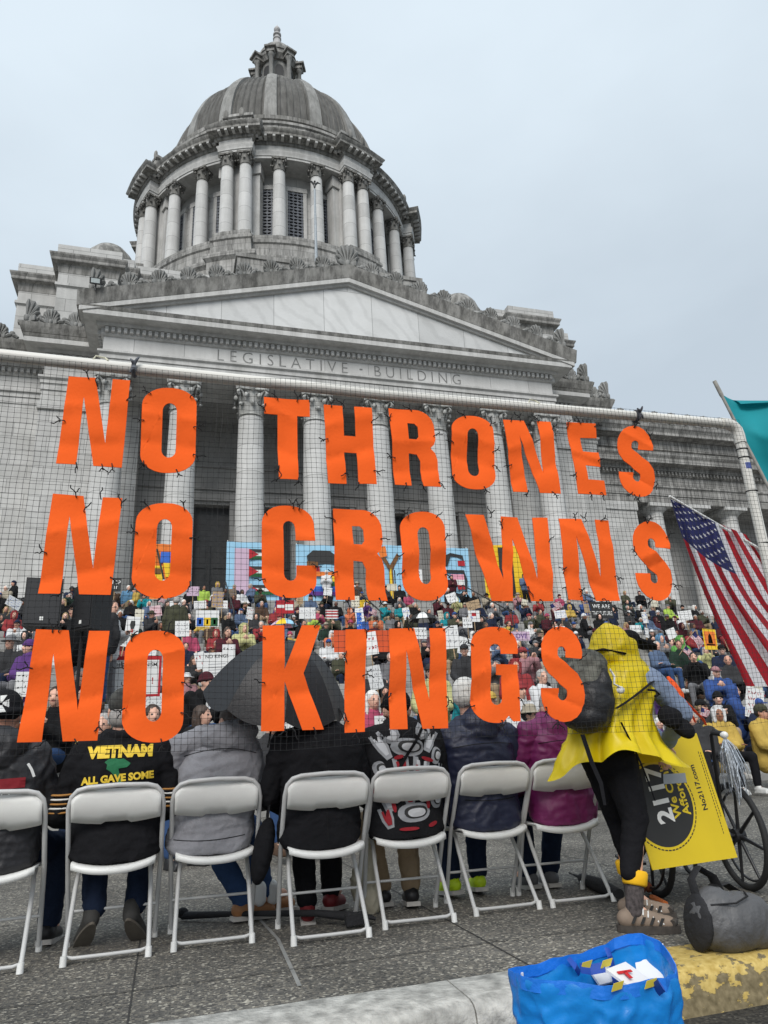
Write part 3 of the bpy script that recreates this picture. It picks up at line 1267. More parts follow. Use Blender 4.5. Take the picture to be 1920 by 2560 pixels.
# windows with pierced lattices
for k in range(8):
    for da in (-13.2, 0, 13.2):
        a = -90 + 45 * k + da
        if math.sin(rad(a)) > 0.1:
            continue
        R = Vector((math.cos(rad(a)), math.sin(rad(a)), 0))
        T = Vector((-R.y, R.x, 0))
        c0 = Vector((DX, DY, 1.1)) + R * 11.92
        e = MB()
        e.obox(c0 + Vector((0, 0, 46.7)), R * .06, T * .72, (0, 0, 3.0))
        w = b(e, 'window', M_VOID)
        e = MB()
        for i in range(4):
            e.obox(c0 + R * .12 + T * (-.6 + .4 * i) + Vector((0, 0, 46.7)), R * .05, T * .045, (0, 0, 3.0))
        for j in range(17):
            e.obox(c0 + R * .12 + Vector((0, 0, 43.9 + j * .35)), R * .06, T * .72, (0, 0, .06))
            for i in range(4):
                if (i + j) % 2:
                    e.obox(c0 + R * .13 + T * (-.6 + .4 * i) + Vector((0, 0, 43.9 + j * .35)), R * .06, T * .13, (0, 0, .12))
        l_ = e.build('lattice', M_LATTICE, w)
        l_.matrix_parent_inverse = Matrix.Translation((0, 0, 0))
        e = MB()
        for s in (-1, 1):
            e.obox(c0 + T * s * .88 + Vector((0, 0, 46.7)), R * .2, T * .16, (0, 0, 3.0))
        e.obox(c0 + Vector((0, 0, 49.95)), R * .24, T * 1.1, (0, 0, .25))
        f_ = e.build('window_frame', S_PLAIN, w)
# drum entablature
rp = ring_path(14.0, 14.9)
e = MB()
e.molding(rp, [(-3.2, 52.62), (0, 52.6), (0, 52.85), (.07, 52.85), (.07, 53.1), (.17, 53.3), (.17, 53.4), (0, 53.42), (0, 54.1)], True)
b(e, 'drum_architrave', S_PLAIN, 30)
e = MB()
e.molding(rp, [(-1, 54.08), (.05, 54.08), (.15, 54.14), (.15, 54.38), (.34, 54.43), (.38, 54.54), (.85, 54.58), (.85, 54.82), (1.0, 55.0), (1.05, 55.15), (-2.5, 55.25)], True)
b(e, 'drum_cornice', S_DIRT, 30)
e = MB()
for i in range(len(rp)):
    A, B = Vector(rp[i]), Vector(rp[(i + 1) % len(rp)])
    ln = (B - A).length
    d = (B - A) / ln
    n_ = Vector((d.y, -d.x))
    k = max(1, int(ln / .55))
    if A.y > DY + 4:
        continue
    for q in range(k):
        c = A + d * (ln * (q + .5) / k) + n_ * .55
        e.obox((c.x, c.y, 54.47), Vector((d.x, d.y, 0)) * .12, Vector((n_.x, n_.y, 0)) * .3, (0, 0, .1))
b(e, 'bracket_row', S_PLAIN)
# parapet with carved cresting
e = MB()
e.molding(ring_path(13.5, 14.4, 5.6), [(-1, 55.0), (0, 55.0), (0, 55.5), (-.12, 55.55), (-.12, 57.2), (0.05, 57.3), (0.05, 57.6), (-1.2, 57.7)], True)
b(e, 'parapet', S_STAIN, 30)
e = MB()
for i in range(120):
    a = 360 * i / 120
    if math.sin(rad(a)) > .3:
        continue
    off = ((a + 90 - 22.5) % 45)
    bay = off < 5.6 or off > 39.4
    x, y = polar(14.4 if bay else 13.5, a)
    h = .95 if i % 2 else .55
    q = Matrix.Rotation(rad(a), 3, 'Z')
    e.ell((x, y, 55.9 + h * .6), (.2, .36 if i % 2 else .26, h * .6), q, 8, 6)
    if bay and i % 2:
        e.ell((x, y, 57.7), (.2, .26, .6), q, 6, 6)
b(e, 'cresting', S_DCAP, 50)
e = MB()
e.lathe([(12.7, 55.5), (12.7, 58.4), (12.95, 58.5), (13.0, 58.9), (12.2, 59.05), (11.7, 59.4)], 96, (DX, DY))
b(e, 'dome_ring', S_DIRT, 30)


def dome_pt(t, extra=0.0):
    """t 0..1 up the dome"""
    a = t * rad(75)
    return (11.5 + extra) * math.cos(a), 59.2 + (14.6 + extra) * math.sin(a)


e = MB()
e.lathe([dome_pt(i / 20) for i in range(21)], 96, (DX, DY))
b(e, 'dome', S_DOME, 40)
for k in range(16):
    a = -90 + 11.25 + 22.5 * k
    if math.sin(rad(a)) > .55:
        continue
    R = Vector((math.cos(rad(a)), math.sin(rad(a)), 0))
    T = Vector((-R.y, R.x, 0))
    e = MB()
    vs = []
    n_ = 16
    for i in range(n_ + 1):
        r0, z0 = dome_pt(i / n_, -.1)
        r1, z1 = dome_pt(i / n_, .28)
        w = lerp(.66, .36, i / n_)
        c0, c1 = Vector((DX, DY, z0)) + R * r0, Vector((DX, DY, z1)) + R * r1
        vs += [c0 - T * w, c1 - T * w, c1 + R * .1 + T * 0, c1 + T * w, c0 + T * w]
    fs = [(i * 5 + j, (i + 1) * 5 + j, (i + 1) * 5 + j + 1, i * 5 + j + 1) for i in range(n_) for j in range(4)]
    fs += [(0, 1, 2, 3, 4)]
    e.add(vs, fs)
    b(e, 'dome_rib', S_RIB, 50)
e = MB()
for k in range(16):
    for j in range(1, 6):
        a = -90 + 11.25 + 22.5 * k + (j - 3) * 3.3 + 11.25
        if math.sin(rad(a)) > .55:
            continue
        R = Vector((math.cos(rad(a)), math.sin(rad(a)), 0))
        pts = []
        for i in range(11):
            r0, z0 = dome_pt(i / 11 * .97, .02)
            pts.append(Vector((DX, DY, z0)) + R * r0)
        e.tube(pts, [.10] * 11, 4)
b(e, 'standing_seam', S_DOME, 40)
# lantern
LZ = 75.6
S_LAN = stone('lantern stone', (0.36, 0.355, 0.34), None, 0.4, 0.5)
e = MB()
e.lathe([(3.5, LZ - 6), (3.5, LZ - .8), (3.2, LZ - .6), (3.2, LZ + .3), (1.95, LZ + .35), (1.95, LZ + 4.6)], 40, (DX, DY))
b(e, 'lantern_core', S_LAN, 30)
for k in range(8):
    a = -90 + 45 * k
    x, y = polar(1.96, a)
    R = Vector((math.cos(rad(a)), math.sin(rad(a)), 0))
    T = Vector((-R.y, R.x, 0))
    if math.sin(rad(a)) > .5:
        continue
    e = MB()
    pl = [(-.46, 0), (.46, 0), (.46, 2.5), (.33, 2.85), (0, 3.0), (-.33, 2.85), (-.46, 2.5)]
    e.add([Vector((x, y, LZ + .5)) + T * u + R * d + Vector((0, 0, v)) for d in (-.1, .06) for u, v in pl], [tuple(range(7)), tuple(range(13, 6, -1))] + [(i, (i + 1) % 7, (i + 1) % 7 + 7, i + 7) for i in range(7)])
    b(e, 'lantern_opening', M_VOID)
lc = MB()
lc.lathe([(.36, 0), (.36, .14), (.29, .2), (.25, 3.4), (.32, 3.5), (.42, 3.85), (.42, 3.95)], 12)
lc = lc.mesh('lantern_column', [S_LAN], 40)
for k in range(8):
    a = -90 + 22.5 + 45 * k
    x, y = polar(2.72, a)
    link('lantern_column', lc, bld, (x, y, LZ + .3))
    e = MB()
    R = Vector((math.cos(rad(a)), math.sin(rad(a)), 0))
    T = Vector((-R.y, R.x, 0))
    e.obox((x - R.x * .3, y - R.y * .3, LZ + 4.5), R * .74, T * .46, (0, 0, .27))
    e.obox((x - R.x * .3, y - R.y * .3, LZ + 4.88), R * 1.0, T * .68, (0, 0, .13))
    e.obox((x - R.x * .5, y - R.y * .5, LZ + 5.3), R * .42, T * .28, (0, 0, .36))
    b(e, 'lantern_bracket', S_DIRT)
e = MB()
e.lathe([(2.2, LZ + 4.2), (2.4, LZ + 4.6), (2.55, LZ + 4.8), (2.55, LZ + 5.05), (2.3, LZ + 5.15), (2.3, LZ + 5.7), (2.42, LZ + 5.75), (2.38, LZ + 5.95), (2.25, LZ + 6.5), (1.9, LZ + 7.25), (1.3, LZ + 8.0), (.8, LZ + 8.4), (.6, LZ + 8.6)], 40, (DX, DY))
b(e, 'lantern_dome', S_DIRT, 35)
e = MB()
z = LZ + 8.55
e.lathe([(.64, z), (.58, z + .2), (.46, z + .9), (.42, z + 1.3), (.52, z + 1.4), (.52, z + 1.55), (.36, z + 1.65), (.34, z + 2.0), (.5, z + 2.1), (.5, z + 2.3), (.24, z + 2.45), (.2, z + 2.7), (.36, z + 2.9), (.42, z + 3.15), (.32, z + 3.4), (.14, z + 3.58), (.05, z + 3.9), (0.01, z + 4.0)], 20, (DX, DY))
b(e, 'finial', stone('pale finial stone', (.5, .49, .49), None, .2, .1), 40)

# roof flagpole with an eagle, seen in front of the drum
fp, ft = at(683, 557, 44.0), at(681, 398, 44.0)
t = thing('flagpole', 'thin grey roof flagpole with small eagle in front of the drum columns', 'flagpole', (fp.x, 44.0, fp.z))
WORLD.add(t.name)
e = MB()
e.tube([(fp.x, 44, 30.5), (fp.x, 44, ft.z - .5)], [.14, .08], 10)
e.build('pole', mat('grey pole paint', (.33, .37, .40), .5, .15), t, 40)
e = MB()
e.ell((fp.x, 44, ft.z - .15), (.1, .1, .28), None, 8, 6)
for s in (-1, 1):
    e.tube([(fp.x, 44, ft.z - .1), (fp.x + s * .25, 44, ft.z + .2), (fp.x + s * .5, 44, ft.z + .1)], [.1, .08, .02], 6)
e.ell((fp.x, 43.9, ft.z + .16), (.08, .1, .09), None, 8, 6)
e.build('eagle', M_BRONZE, t, 40)
# floodlight on the corner of the pediment
c = at(207, 607, 33.75)
t = thing('floodlight', 'small black floodlight on the left corner of the pediment', 'floodlight', c)
WORLD.add(t.name)
e = MB()
e.obox(c, Vector((.28, -.06, -.05)), Vector((.02, .1, .06)), Vector((.0, -.06, .16)))
e.tube([c + Vector((0, .1, -.1)), c + Vector((0, .15, -.5))], .04, 6)
e.build('housing', mat('black metal', (.02, .02, .022), .45, .1), t)
e = MB()
e.obox(c + Vector((-.0, -.125, -.065)), Vector((.22, -.047, -.04)), Vector((.002, .008, .005)), Vector((0, -.04, .11)))
e.build('glass', mat('lamp glass', (.45, .5, .5), .08, .1, spec=.8), t)

# ------------------------------------------------------------------ the steps
M_STEP = stone('granite', (0.38, 0.375, 0.36), (2.2, 9.0), 0.22, 0.0)
RISE, TREAD = 0.165, 0.35
STEPS = []                       # (y of front edge, height of tread)
y, z = 12.7, 0.0
for flight, n in enumerate((16, 16, 17)):
    for i in range(n):
        z += RISE
        STEPS.append((y, z))
        y += TREAD
    y += 1.9
SX0, SX1 = -9.5, 27.5
e = MB()
poly = [(12.7, -.02)]
zz = 0.0
for yy, z_ in STEPS:
    poly += [(yy, zz), (yy - .02, z_ - .03), (yy - .02, z_)]
    zz = z_
poly += [(36, zz), (36, -.02)]
k = len(poly)
vs = [(SX0, p[0], p[1]) for p in poly] + [(SX1, p[0], p[1]) for p in poly]
e.add(vs, [(i, (i + 1) % k, (i + 1) % k + k, i + k) for i in range(k)] + [tuple(range(k)), tuple(range(2 * k - 1, k - 1, -1))])
stair = e.build('grand_staircase', M_STEP)
tag(stair, 'broad grey granite staircase rising from the pavement to the columned portico', 'stairs')
TOPZ = STEPS[-1][1]


def step_z(Y):
    h = 0.0
    for yy, z_ in STEPS:
        if Y >= yy - .021:
            h = z_
    return h


# iron handrails on the steps
m_rail = mat('black handrail iron', (.03, .03, .03), .5, .1)
for i, rx in enumerate((2.2, 8.2, 14.2, 20.2)):
    y0, y1 = (STEPS[33][0], STEPS[48][0])
    z0, z1 = STEPS[33][1], STEPS[48][1]
    t = thing('handrail', 'black iron handrail on the upper steps, %s from the left' % ('first', 'second', 'third', 'fourth')[i], 'handrail', (rx, y0, z0), 0, 'handrails on the upper steps')
    WORLD.add(t.name)
    e = MB()
    e.tube([(rx, y0 - .3, z0 + .75), (rx, y0, z0 + .9), (rx, y1, z1 + .9), (rx, y1 + .4, z1 + .9)], .03, 6)
    e.build('rail', m_rail, t, 40)
    for k in range(4):
        q = k / 3
        e = MB()
        e.tube([(rx, lerp(y0, y1, q) + .05, lerp(z0, z1, q) - .1), (rx, lerp(y0, y1, q) + .05, lerp(z0, z1, q) + .9)], .025, 6)
        e.build('post', m_rail, t, 40)
# ================================================================== banner frame, net and letters
YN = 3.11
m_pvc = mat('white plastic pipe', (0.68, 0.66, 0.61), 0.45, 0.06, 3, 0.05, 90)
m_black = mat('black fabric', (0.012, 0.012, 0.014), 0.85, 0.3, 6, 0.3, 60)
m_tape = mat('blue tape', (0.06, 0.09, 0.30), 0.6, 0.1)
fr = thing('net_stand', 'white plastic pipe frame holding up the net with orange letters', 'frame', (1.2, YN + .05, 0))
WORLD.add(fr.name)
YF_ = YN + .055
ZT, XR, XL = 2.675, 3.245, -1.35
e = MB()
e.tube([(XL, YF_, ZT + .012), (-.2, YF_, ZT + .0), (1.0, YF_, ZT - .012), (2.2, YF_, ZT), (XR - .08, YF_, ZT + .01)], .0285, 16)
e.build('top_rail', m_pvc, fr, 50)
for x, s in ((XR, 1), (XL, -1)):
    e = MB()
    e.tube([(x, YF_, ZT - .08), (x - .01 * s, YF_, 1.3), (x, YF_, 0.02)], .0285, 16)
    e.build('post', m_pvc, fr, 50)
    e = MB()
    e.tube([(x - s * .115, YF_, ZT + .01), (x - s * .06, YF_, ZT + .01), (x - s * .025, YF_, ZT - .006), (x - s * .006, YF_, ZT - .028), (x, YF_, ZT - .06), (x, YF_, ZT - .115)], .0345, 16)
    e.build('elbow', m_pvc, fr, 50)
    e = MB()
    e.tube([(x, YF_ - .45, .03), (x, YF_ + .45, .03)], .0285, 12)
    e.build('foot', m_pvc, fr, 50)
for z in (2.52, 2.465, 2.25, 1.93, 1.66):
    e = MB()
    e.tube([(XR + .031 * math.cos(a), YF_ + .031 * math.sin(a), z + .004 * math.sin(a)) for a in [2 * PI * i / 14 for i in range(14)]], .0035, 5, True)
    e.build('cable_tie', m_black, fr, 50)
e = MB()
e.lathe([(.0295, 2.385), (.0295, 2.425)], 16, (XR, YF_), cap=False)
e.build('tape_mark', m_tape, fr, 50)
# rag knots that tie the net to the rail
def rail_z(x):
    return ZT - .010 * math.cos((x - 1.0) * 1.1)
for x, c in ((-.238, (.12, .13, .15)), (2.53, (.05, .05, .06))):
    e = MB()
    zz = rail_z(x)
    e.tube([(x + .004 * math.cos(a), YF_ + .032 * math.cos(a), zz + .032 * math.sin(a)) for a in [2 * PI * i / 12 for i in range(12)]], .010, 6, True)
    for dx, dz in ((.022, .045), (-.018, .03), (.012, -.035), (-.016, -.045)):
        e.tube([(x, YF_ - .035, zz), (x + dx * .5, YF_ - .05, zz + dz * .6), (x + dx, YF_ - .045, zz + dz)], [.007, .008, .005], 6)
    me = remesh(e, .004, 1)
    link('rag_knot', me, fr).data.materials.append(mat('rag %.2f' % c[0], c, .9, .2))
for x in (-.42, 1.83):
    e = MB()
    zz = rail_z(x)
    e.tube([(x, YF_ - .02, zz + .02), (x + .01, YF_ - .02, zz + .04), (x + .05, YF_ - .01, zz + .04), (x + .065, YF_ - .025, zz + .02)], .004, 6)
    e.build('string_tie', mat('cream string', (.6, .58, .45), .9, .1), fr, 50)

# net: square mesh, sagging and uneven
m_net = mat('black netting cord', (0.012, 0.012, 0.013), 0.7, 0.1)


def net_pt(u, v):
    x = lerp(-1.3, XR - .03, u)
    zt = ZT - .022 + .035 * min(1, max(0, (x - .3) * 3))
    z = lerp(.945, zt, v)
    n = noise.noise(Vector((x * 1.3, z * 1.5, 1.7)))
    n2 = noise.noise(Vector((x * 1.1, z * 1.2, 9.2)))
    n3 = noise.noise(Vector((x * 9, z * 9, 4.2)))
    k = min(1, (1 - v) * 6)
    return Vector((x + .018 * n * k + .004 * n3, YN +   .02 * n2 * k, z + (.02 * n2 + .004 * n3) * k - .012 * math.sin(u * PI) * (1 - v)))


NX, NZ = 178, 68
e = MB()
ptsg = [[net_pt(i / NX, j / NZ) for j in range(NZ + 1)] for i in range(NX + 1)]
for i in range(NX + 1):
    e.tube(ptsg[i], .00085, 3)
for j in range(NZ + 1):
    e.tube([ptsg[i][j] for i in range(NX + 1)], .00085, 3)
for i in range(NX + 1):
    for j in range(NZ + 1):
        e.ell(ptsg[i][j], (.0019, .0019, .0019), None, 4, 3)
net = e.build('net', m_net, None, None, False)
tag(net, 'black square-mesh net stretched below the white pipe, carrying the orange letters', 'net')

m_felt = mat('orange felt', srgb(240, 98, 36), 0.9, 0.03, 3.0, 0.08, 70, spec=0.15)


def arc(cx, cz, rx, rz, a0, a1, n=7):
    return [(cx + rx * math.cos(rad(lerp(a0, a1, i / n))), cz + rz * math.sin(rad(lerp(a0, a1, i / n)))) for i in range(n + 1)]


def rrect(x0, x1, z0, z1, rx, rz, n=7):
    return arc(x1 - rx, z1 - rz, rx, rz, 0, 90, n) + arc(x0 + rx, z1 - rz, rx, rz, 90, 180, n) + arc(x0 + rx, z0 + rz, rx, rz, 180, 270, n) + arc(x1 - rx, z0 + rz, rx, rz, 270, 360, n)


def stroke(pts, s):
    P = [Vector(p) for p in pts]
    a, b_ = [], []
    for i, p in enumerate(P):
        d = (P[min(i + 1, len(P) - 1)] - P[max(i - 1, 0)]).normalized()
        n = Vector((-d.y, d.x)) * s
        a.append(tuple(p + n))
        b_.append(tuple(p - n))
    return a + b_[::-1]


def s_shape():
    w, h, s = .240, .43, .0475
    c = w / 2
    pts = [(w - s - .004, .283), (w - s - .003, .30)] + arc(c, .31, c - s, .075, 0, 180, 10) + [(s, .295)]
    pts += [(s + .004, .275), (s + .022, .250), (c - .012, .225), (c + .012, .203), (w - s - .022, .178), (w - s - .004, .152)]
    pts += arc(c, .118, c - s, .072, 0, -180, 10) + [(s + .003, .135), (s + .003, .147)]
    return [(x / w, z / h) for x, z in stroke(pts, s)]


GLYPH = {
    'N': ([(0, 0), (0.01, 1), (.44, 1), (.70, .27), (.715, 1), (1, 1), (1, 0), (.56, 0), (.285, .78), (.30, 0)], []),
    'O': (rrect(0, 1, 0, 1, .46, .20), [rrect(.375, .635, .18, .82, .13, .09, 5)]),
    'T': ([(0, 1), (0, .79), (.29, .79), (.28, 0), (.71, 0), (.72, .79), (1, .79), (1, 1)], []),
    'H': ([(0, 0), (0, 1), (.385, 1), (.385, .61), (.63, .61), (.63, 1), (1, 1), (1, 0), (.62, 0), (.63, .40), (.37, .40), (.38, 0)], []),
    'R': ([(0, 0), (0, 1), (.6, 1)] + arc(.6, .78, .4, .22, 80, 0, 6) + [(1, .64), (.95, .55), (.86, .5), (.96, .44), (1, .35), (1, .1), (1.03, 0), (.64, 0), (.61, .08), (.62, .33), (.55, .41), (.37, .42), (.37, 0)],
          [[(.38, .595), (.38, .81), (.54, .81), (.61, .77), (.61, .64), (.55, .595)]]),
    'E': ([(0, 0), (0, 1), (.97, 1), (.97, .8), (.42, .8), (.42, .60), (.98, .60), (.98, .40), (.42, .40), (.42, .2), (1, .2), (1, 0)], []),
    'S': (s_shape(), []),
    'C': ([(1, .61), (1, .80)] + arc(.55, .80, .45, .2, 10, 90, 6) + arc(.45, .8, .45, .2, 90, 180, 6) + arc(.45, .2, .45, .2, 180, 270, 6) + arc(.55, .2, .45, .2, 270, 355, 6) + [(1, .345), (.63, .345), (.63, .25)] + arc(.515, .25, .115, .07, 0, -180, 6) + arc(.515, .76, .115, .07, 180, 0, 6) + [(.63, .61)], []),
    'G': ([(1, .71), (1, .82)] + arc(.55, .80, .45, .2, 12, 90, 6) + arc(.45, .8, .45, .2, 90, 180, 6) + arc(.45, .2, .45, .2, 180, 270, 6) + [(.55, 0), (.66, .015), (.77, .075), (.85, .02), (1.0, .02), (1, .60), (.52, .60), (.52, .49), (.64, .485), (.64, .24)] + arc(.525, .24, .115, .06, 0, -180, 6) + arc(.525, .76, .115, .06, 180, 0, 6) + [(.64, .71)], []),
    'W': ([(0, 1), (.22, 0), (.47, 0), (.545, .74), (.70, 0), (.97, 0), (1, 1), (.82, 1), (.80, .24), (.64, 1), (.43, 1), (.385, .24), (.215, 1)], []),
    'K': ([(0, 0), (0, 1), (.36, 1), (.365, .57), (.66, 1), (.98, 1), (.68, .53), (1, 0), (.66, 0), (.37, .46), (.37, 0)], []),
    'I': ([(0, 0), (0, 1), (1, 1), (1, 0)], []),
}
LETTERS = [
    (1, 'NO', 'N', (-0.508, 2.554), (-0.245, 2.559), (-0.254, 2.132), (-0.517, 2.126)),
    (1, 'NO', 'O', (-0.189, 2.53), (0.052, 2.547), (0.058, 2.121), (-0.178, 2.111)),
    (1, 'THRONES', 'T', (0.363, 2.536), (0.585, 2.54), (0.588, 2.12), (0.374, 2.113)),
    (1, 'THRONES', 'H', (0.655, 2.523), (0.899, 2.527), (0.906, 2.118), (0.668, 2.11)),
    (1, 'THRONES', 'R', (0.988, 2.534), (1.227, 2.535), (1.231, 2.123), (1.0, 2.122)),
    (1, 'THRONES', 'O', (1.324, 2.528), (1.557, 2.537), (1.539, 2.12), (1.3, 2.119)),
    (1, 'THRONES', 'N', (1.617, 2.526), (1.903, 2.54), (1.904, 2.124), (1.633, 2.121)),
    (1, 'THRONES', 'E', (2.002, 2.546), (2.183, 2.55), (2.183, 2.134), (2.008, 2.13)),
    (1, 'THRONES', 'S', (2.312, 2.552), (2.538, 2.564), (2.503, 2.133), (2.267, 2.134)),
    (2, 'NO', 'N', (-0.52, 1.991), (-0.241, 1.983), (-0.259, 1.56), (-0.533, 1.563)),
    (2, 'NO', 'O', (-0.179, 1.97), (0.055, 1.976), (0.06, 1.547), (-0.182, 1.551)),
    (2, 'CROWNS', 'C', (0.356, 1.985), (0.594, 1.993), (0.609, 1.555), (0.362, 1.559)),
    (2, 'CROWNS', 'R', (0.687, 1.981), (0.918, 1.986), (0.926, 1.548), (0.69, 1.55)),
    (2, 'CROWNS', 'O', (1.016, 1.987), (1.238, 1.99), (1.233, 1.55), (1.011, 1.55)),
    (2, 'CROWNS', 'W', (1.35, 1.981), (1.808, 1.988), (1.795, 1.555), (1.354, 1.551)),
    (2, 'CROWNS', 'N', (1.868, 1.986), (2.165, 1.988), (2.162, 1.56), (1.865, 1.562)),
    (2, 'CROWNS', 'S', (2.294, 1.988), (2.533, 1.994), (2.496, 1.561), (2.27, 1.564)),
    (3, 'NO', 'N', (-0.526, 1.417), (-0.252, 1.411), (-0.266, 0.988), (-0.547, 0.993)),
    (3, 'NO', 'O', (-0.189, 1.414), (0.044, 1.412), (0.052, 0.965), (-0.182, 0.98)),
    (3, 'KINGS', 'K', (0.365, 1.435), (0.622, 1.435), (0.621, 0.995), (0.361, 0.998)),
    (3, 'KINGS', 'I', (0.73, 1.416), (0.825, 1.416), (0.8, 0.979), (0.712, 0.978)),
    (3, 'KINGS', 'N', (0.93, 1.42), (1.202, 1.422), (1.182, 0.979), (0.911, 0.984)),
    (3, 'KINGS', 'G', (1.329, 1.428), (1.567, 1.428), (1.534, 0.987), (1.295, 0.999)),
    (3, 'KINGS', 'S', (1.692, 1.43), (1.908, 1.428), (1.872, 0.979), (1.644, 0.993)),
]
m_tie = mat('black pipe cleaner', (0.01, 0.01, 0.011), 0.95, 0.2)
TIES = []
for q in range(6):
    rr = random.Random(q)
    e = MB()
    e.tube([(0, .012, -.012), (0, -.006, -.01), (0, -.008, .006), (0, .012, .012)], .0026, 5)
    for s in (-1, 1):
        p = [Vector((0, -.006, .008))]
        for i in range(3):
            p.append(p[-1] + Vector((s * rr.uniform(-.002, .012), rr.uniform(-.004, .002), rr.uniform(.002, .013))))
        if q % 3 or s > 0:
            e.tube(p, .0025, 5)
    TIES.append(e.mesh('tie', [m_tie], 50))
LETTER_BOX = []
for idx, (row, word, gch, tl, tr, br, bl) in enumerate(LETTERS):
    out, holes = GLYPH[gch]

    def mp(p):
        u, v = p
        a = Vector(bl).lerp(Vector(br), u)
        c_ = Vector(tl).lerp(Vector(tr), u)
        q_ = a.lerp(c_, v)
        return (q_.x, q_.y)
    cx = (tl[0] + tr[0] + bl[0] + br[0]) / 4
    cz = (tl[1] + bl[1]) / 2
    base = Vector((cx, YN - .04, bl[1]))
    e = MB()
    loc = lambda p: (mp(p)[0] - base.x, mp(p)[1] - base.z)
    e.prism([loc(p) for p in out], -.002, .002, 0, [[loc(p) for p in h] for h in holes])
    me = e.mesh('letter', [m_felt], None)
    bm = bmesh.new()
    bm.from_mesh(me)
    for _ in range(4):
        long_ = [ed for ed in bm.edges if ed.calc_length() > .03]
        if not long_:
            break
        bmesh.ops.subdivide_edges(bm, edges=long_, cuts=1)
        bmesh.ops.triangulate(bm, faces=[f for f in bm.faces if len(f.verts) > 3])
    rr = random.Random(idx * 7 + 3)
    f1, f2, t1 = rr.uniform(.08, .2), rr.uniform(.22, .36), rr.uniform(-.5, .5)
    for v in bm.verts:
        x, z = v.co.x, v.co.z
        d = .020 * noise.noise(Vector((x * 4 + idx * 3.3, z * 5, idx)))
        for fz, amp in ((f1, .010), (f2, -.009)):
            d += 1.3 * amp * math.exp(-abs(z + x * t1 - fz) / .04)
        d += .0025 * noise.noise(Vector((x * 14, z * 14, idx + .5)))
        v.co.y += d
    bm.to_mesh(me)
    bm.free()
    shade(me, 60)
    nth = {'N': 'N', 'O': 'O'}.get(gch, gch)
    side = {1: 'top', 2: 'middle', 3: 'bottom'}[row]
    o = link('banner_letter', me, None, base)
    lab = 'orange felt letter %s of the word %s in the %s row of the net' % (gch, word, side)
    tag(o, lab, 'letter', 'orange letters tied to the net')
    # ties round the edge
    pts = [loc(p) for p in out]
    n_t = 5 if gch == 'I' else 7
    k = len(pts)
    cum = [0]
    for i in range(k):
        cum.append(cum[-1] + (Vector(pts[(i + 1) % k]) - Vector(pts[i])).length)
    zmin, zmax = min(p[1] for p in pts), max(p[1] for p in pts)
    for t in range(n_t):
        s_ = (t + rr.uniform(.2, .8)) / n_t * cum[-1]
        i = max(j for j in range(k) if cum[j] <= s_)
        p = Vector(pts[i]).lerp(Vector(pts[(i + 1) % k]), (s_ - cum[i]) / max(1e-6, cum[i + 1] - cum[i]))
        inside = zmin + .07 < p.y < zmax - .07 and abs(p.x) < (tr[0] - tl[0]) * .36
        if inside:
            p.y = zmin if p.y < (zmin + zmax) / 2 else zmax
        tt = link('tie', TIES[rr.randrange(6)], o, (p.x, -.004, p.y))
        dirv = Vector((p.x, p.y - (zmin + zmax) / 2))
        tt.rotation_euler = (0, math.atan2(dirv.x, dirv.y) + rr.uniform(-.7, .7), 0)
    LETTER_BOX.append((row, word, gch, seen((tl[0], YN, tl[1])), seen((br[0], YN, br[1]))))

# ================================================================== folding chairs
m_cframe = mat('grey-white enamel tube', (0.56, 0.56, 0.55), 0.35, 0.08, 5)
m_seat = mat('white plastic', (0.80, 0.80, 0.77), 0.4, 0.06, 4, 0.05, 200)
m_cap = mat('white rubber foot', (0.72, 0.72, 0.70), 0.6, 0.1)


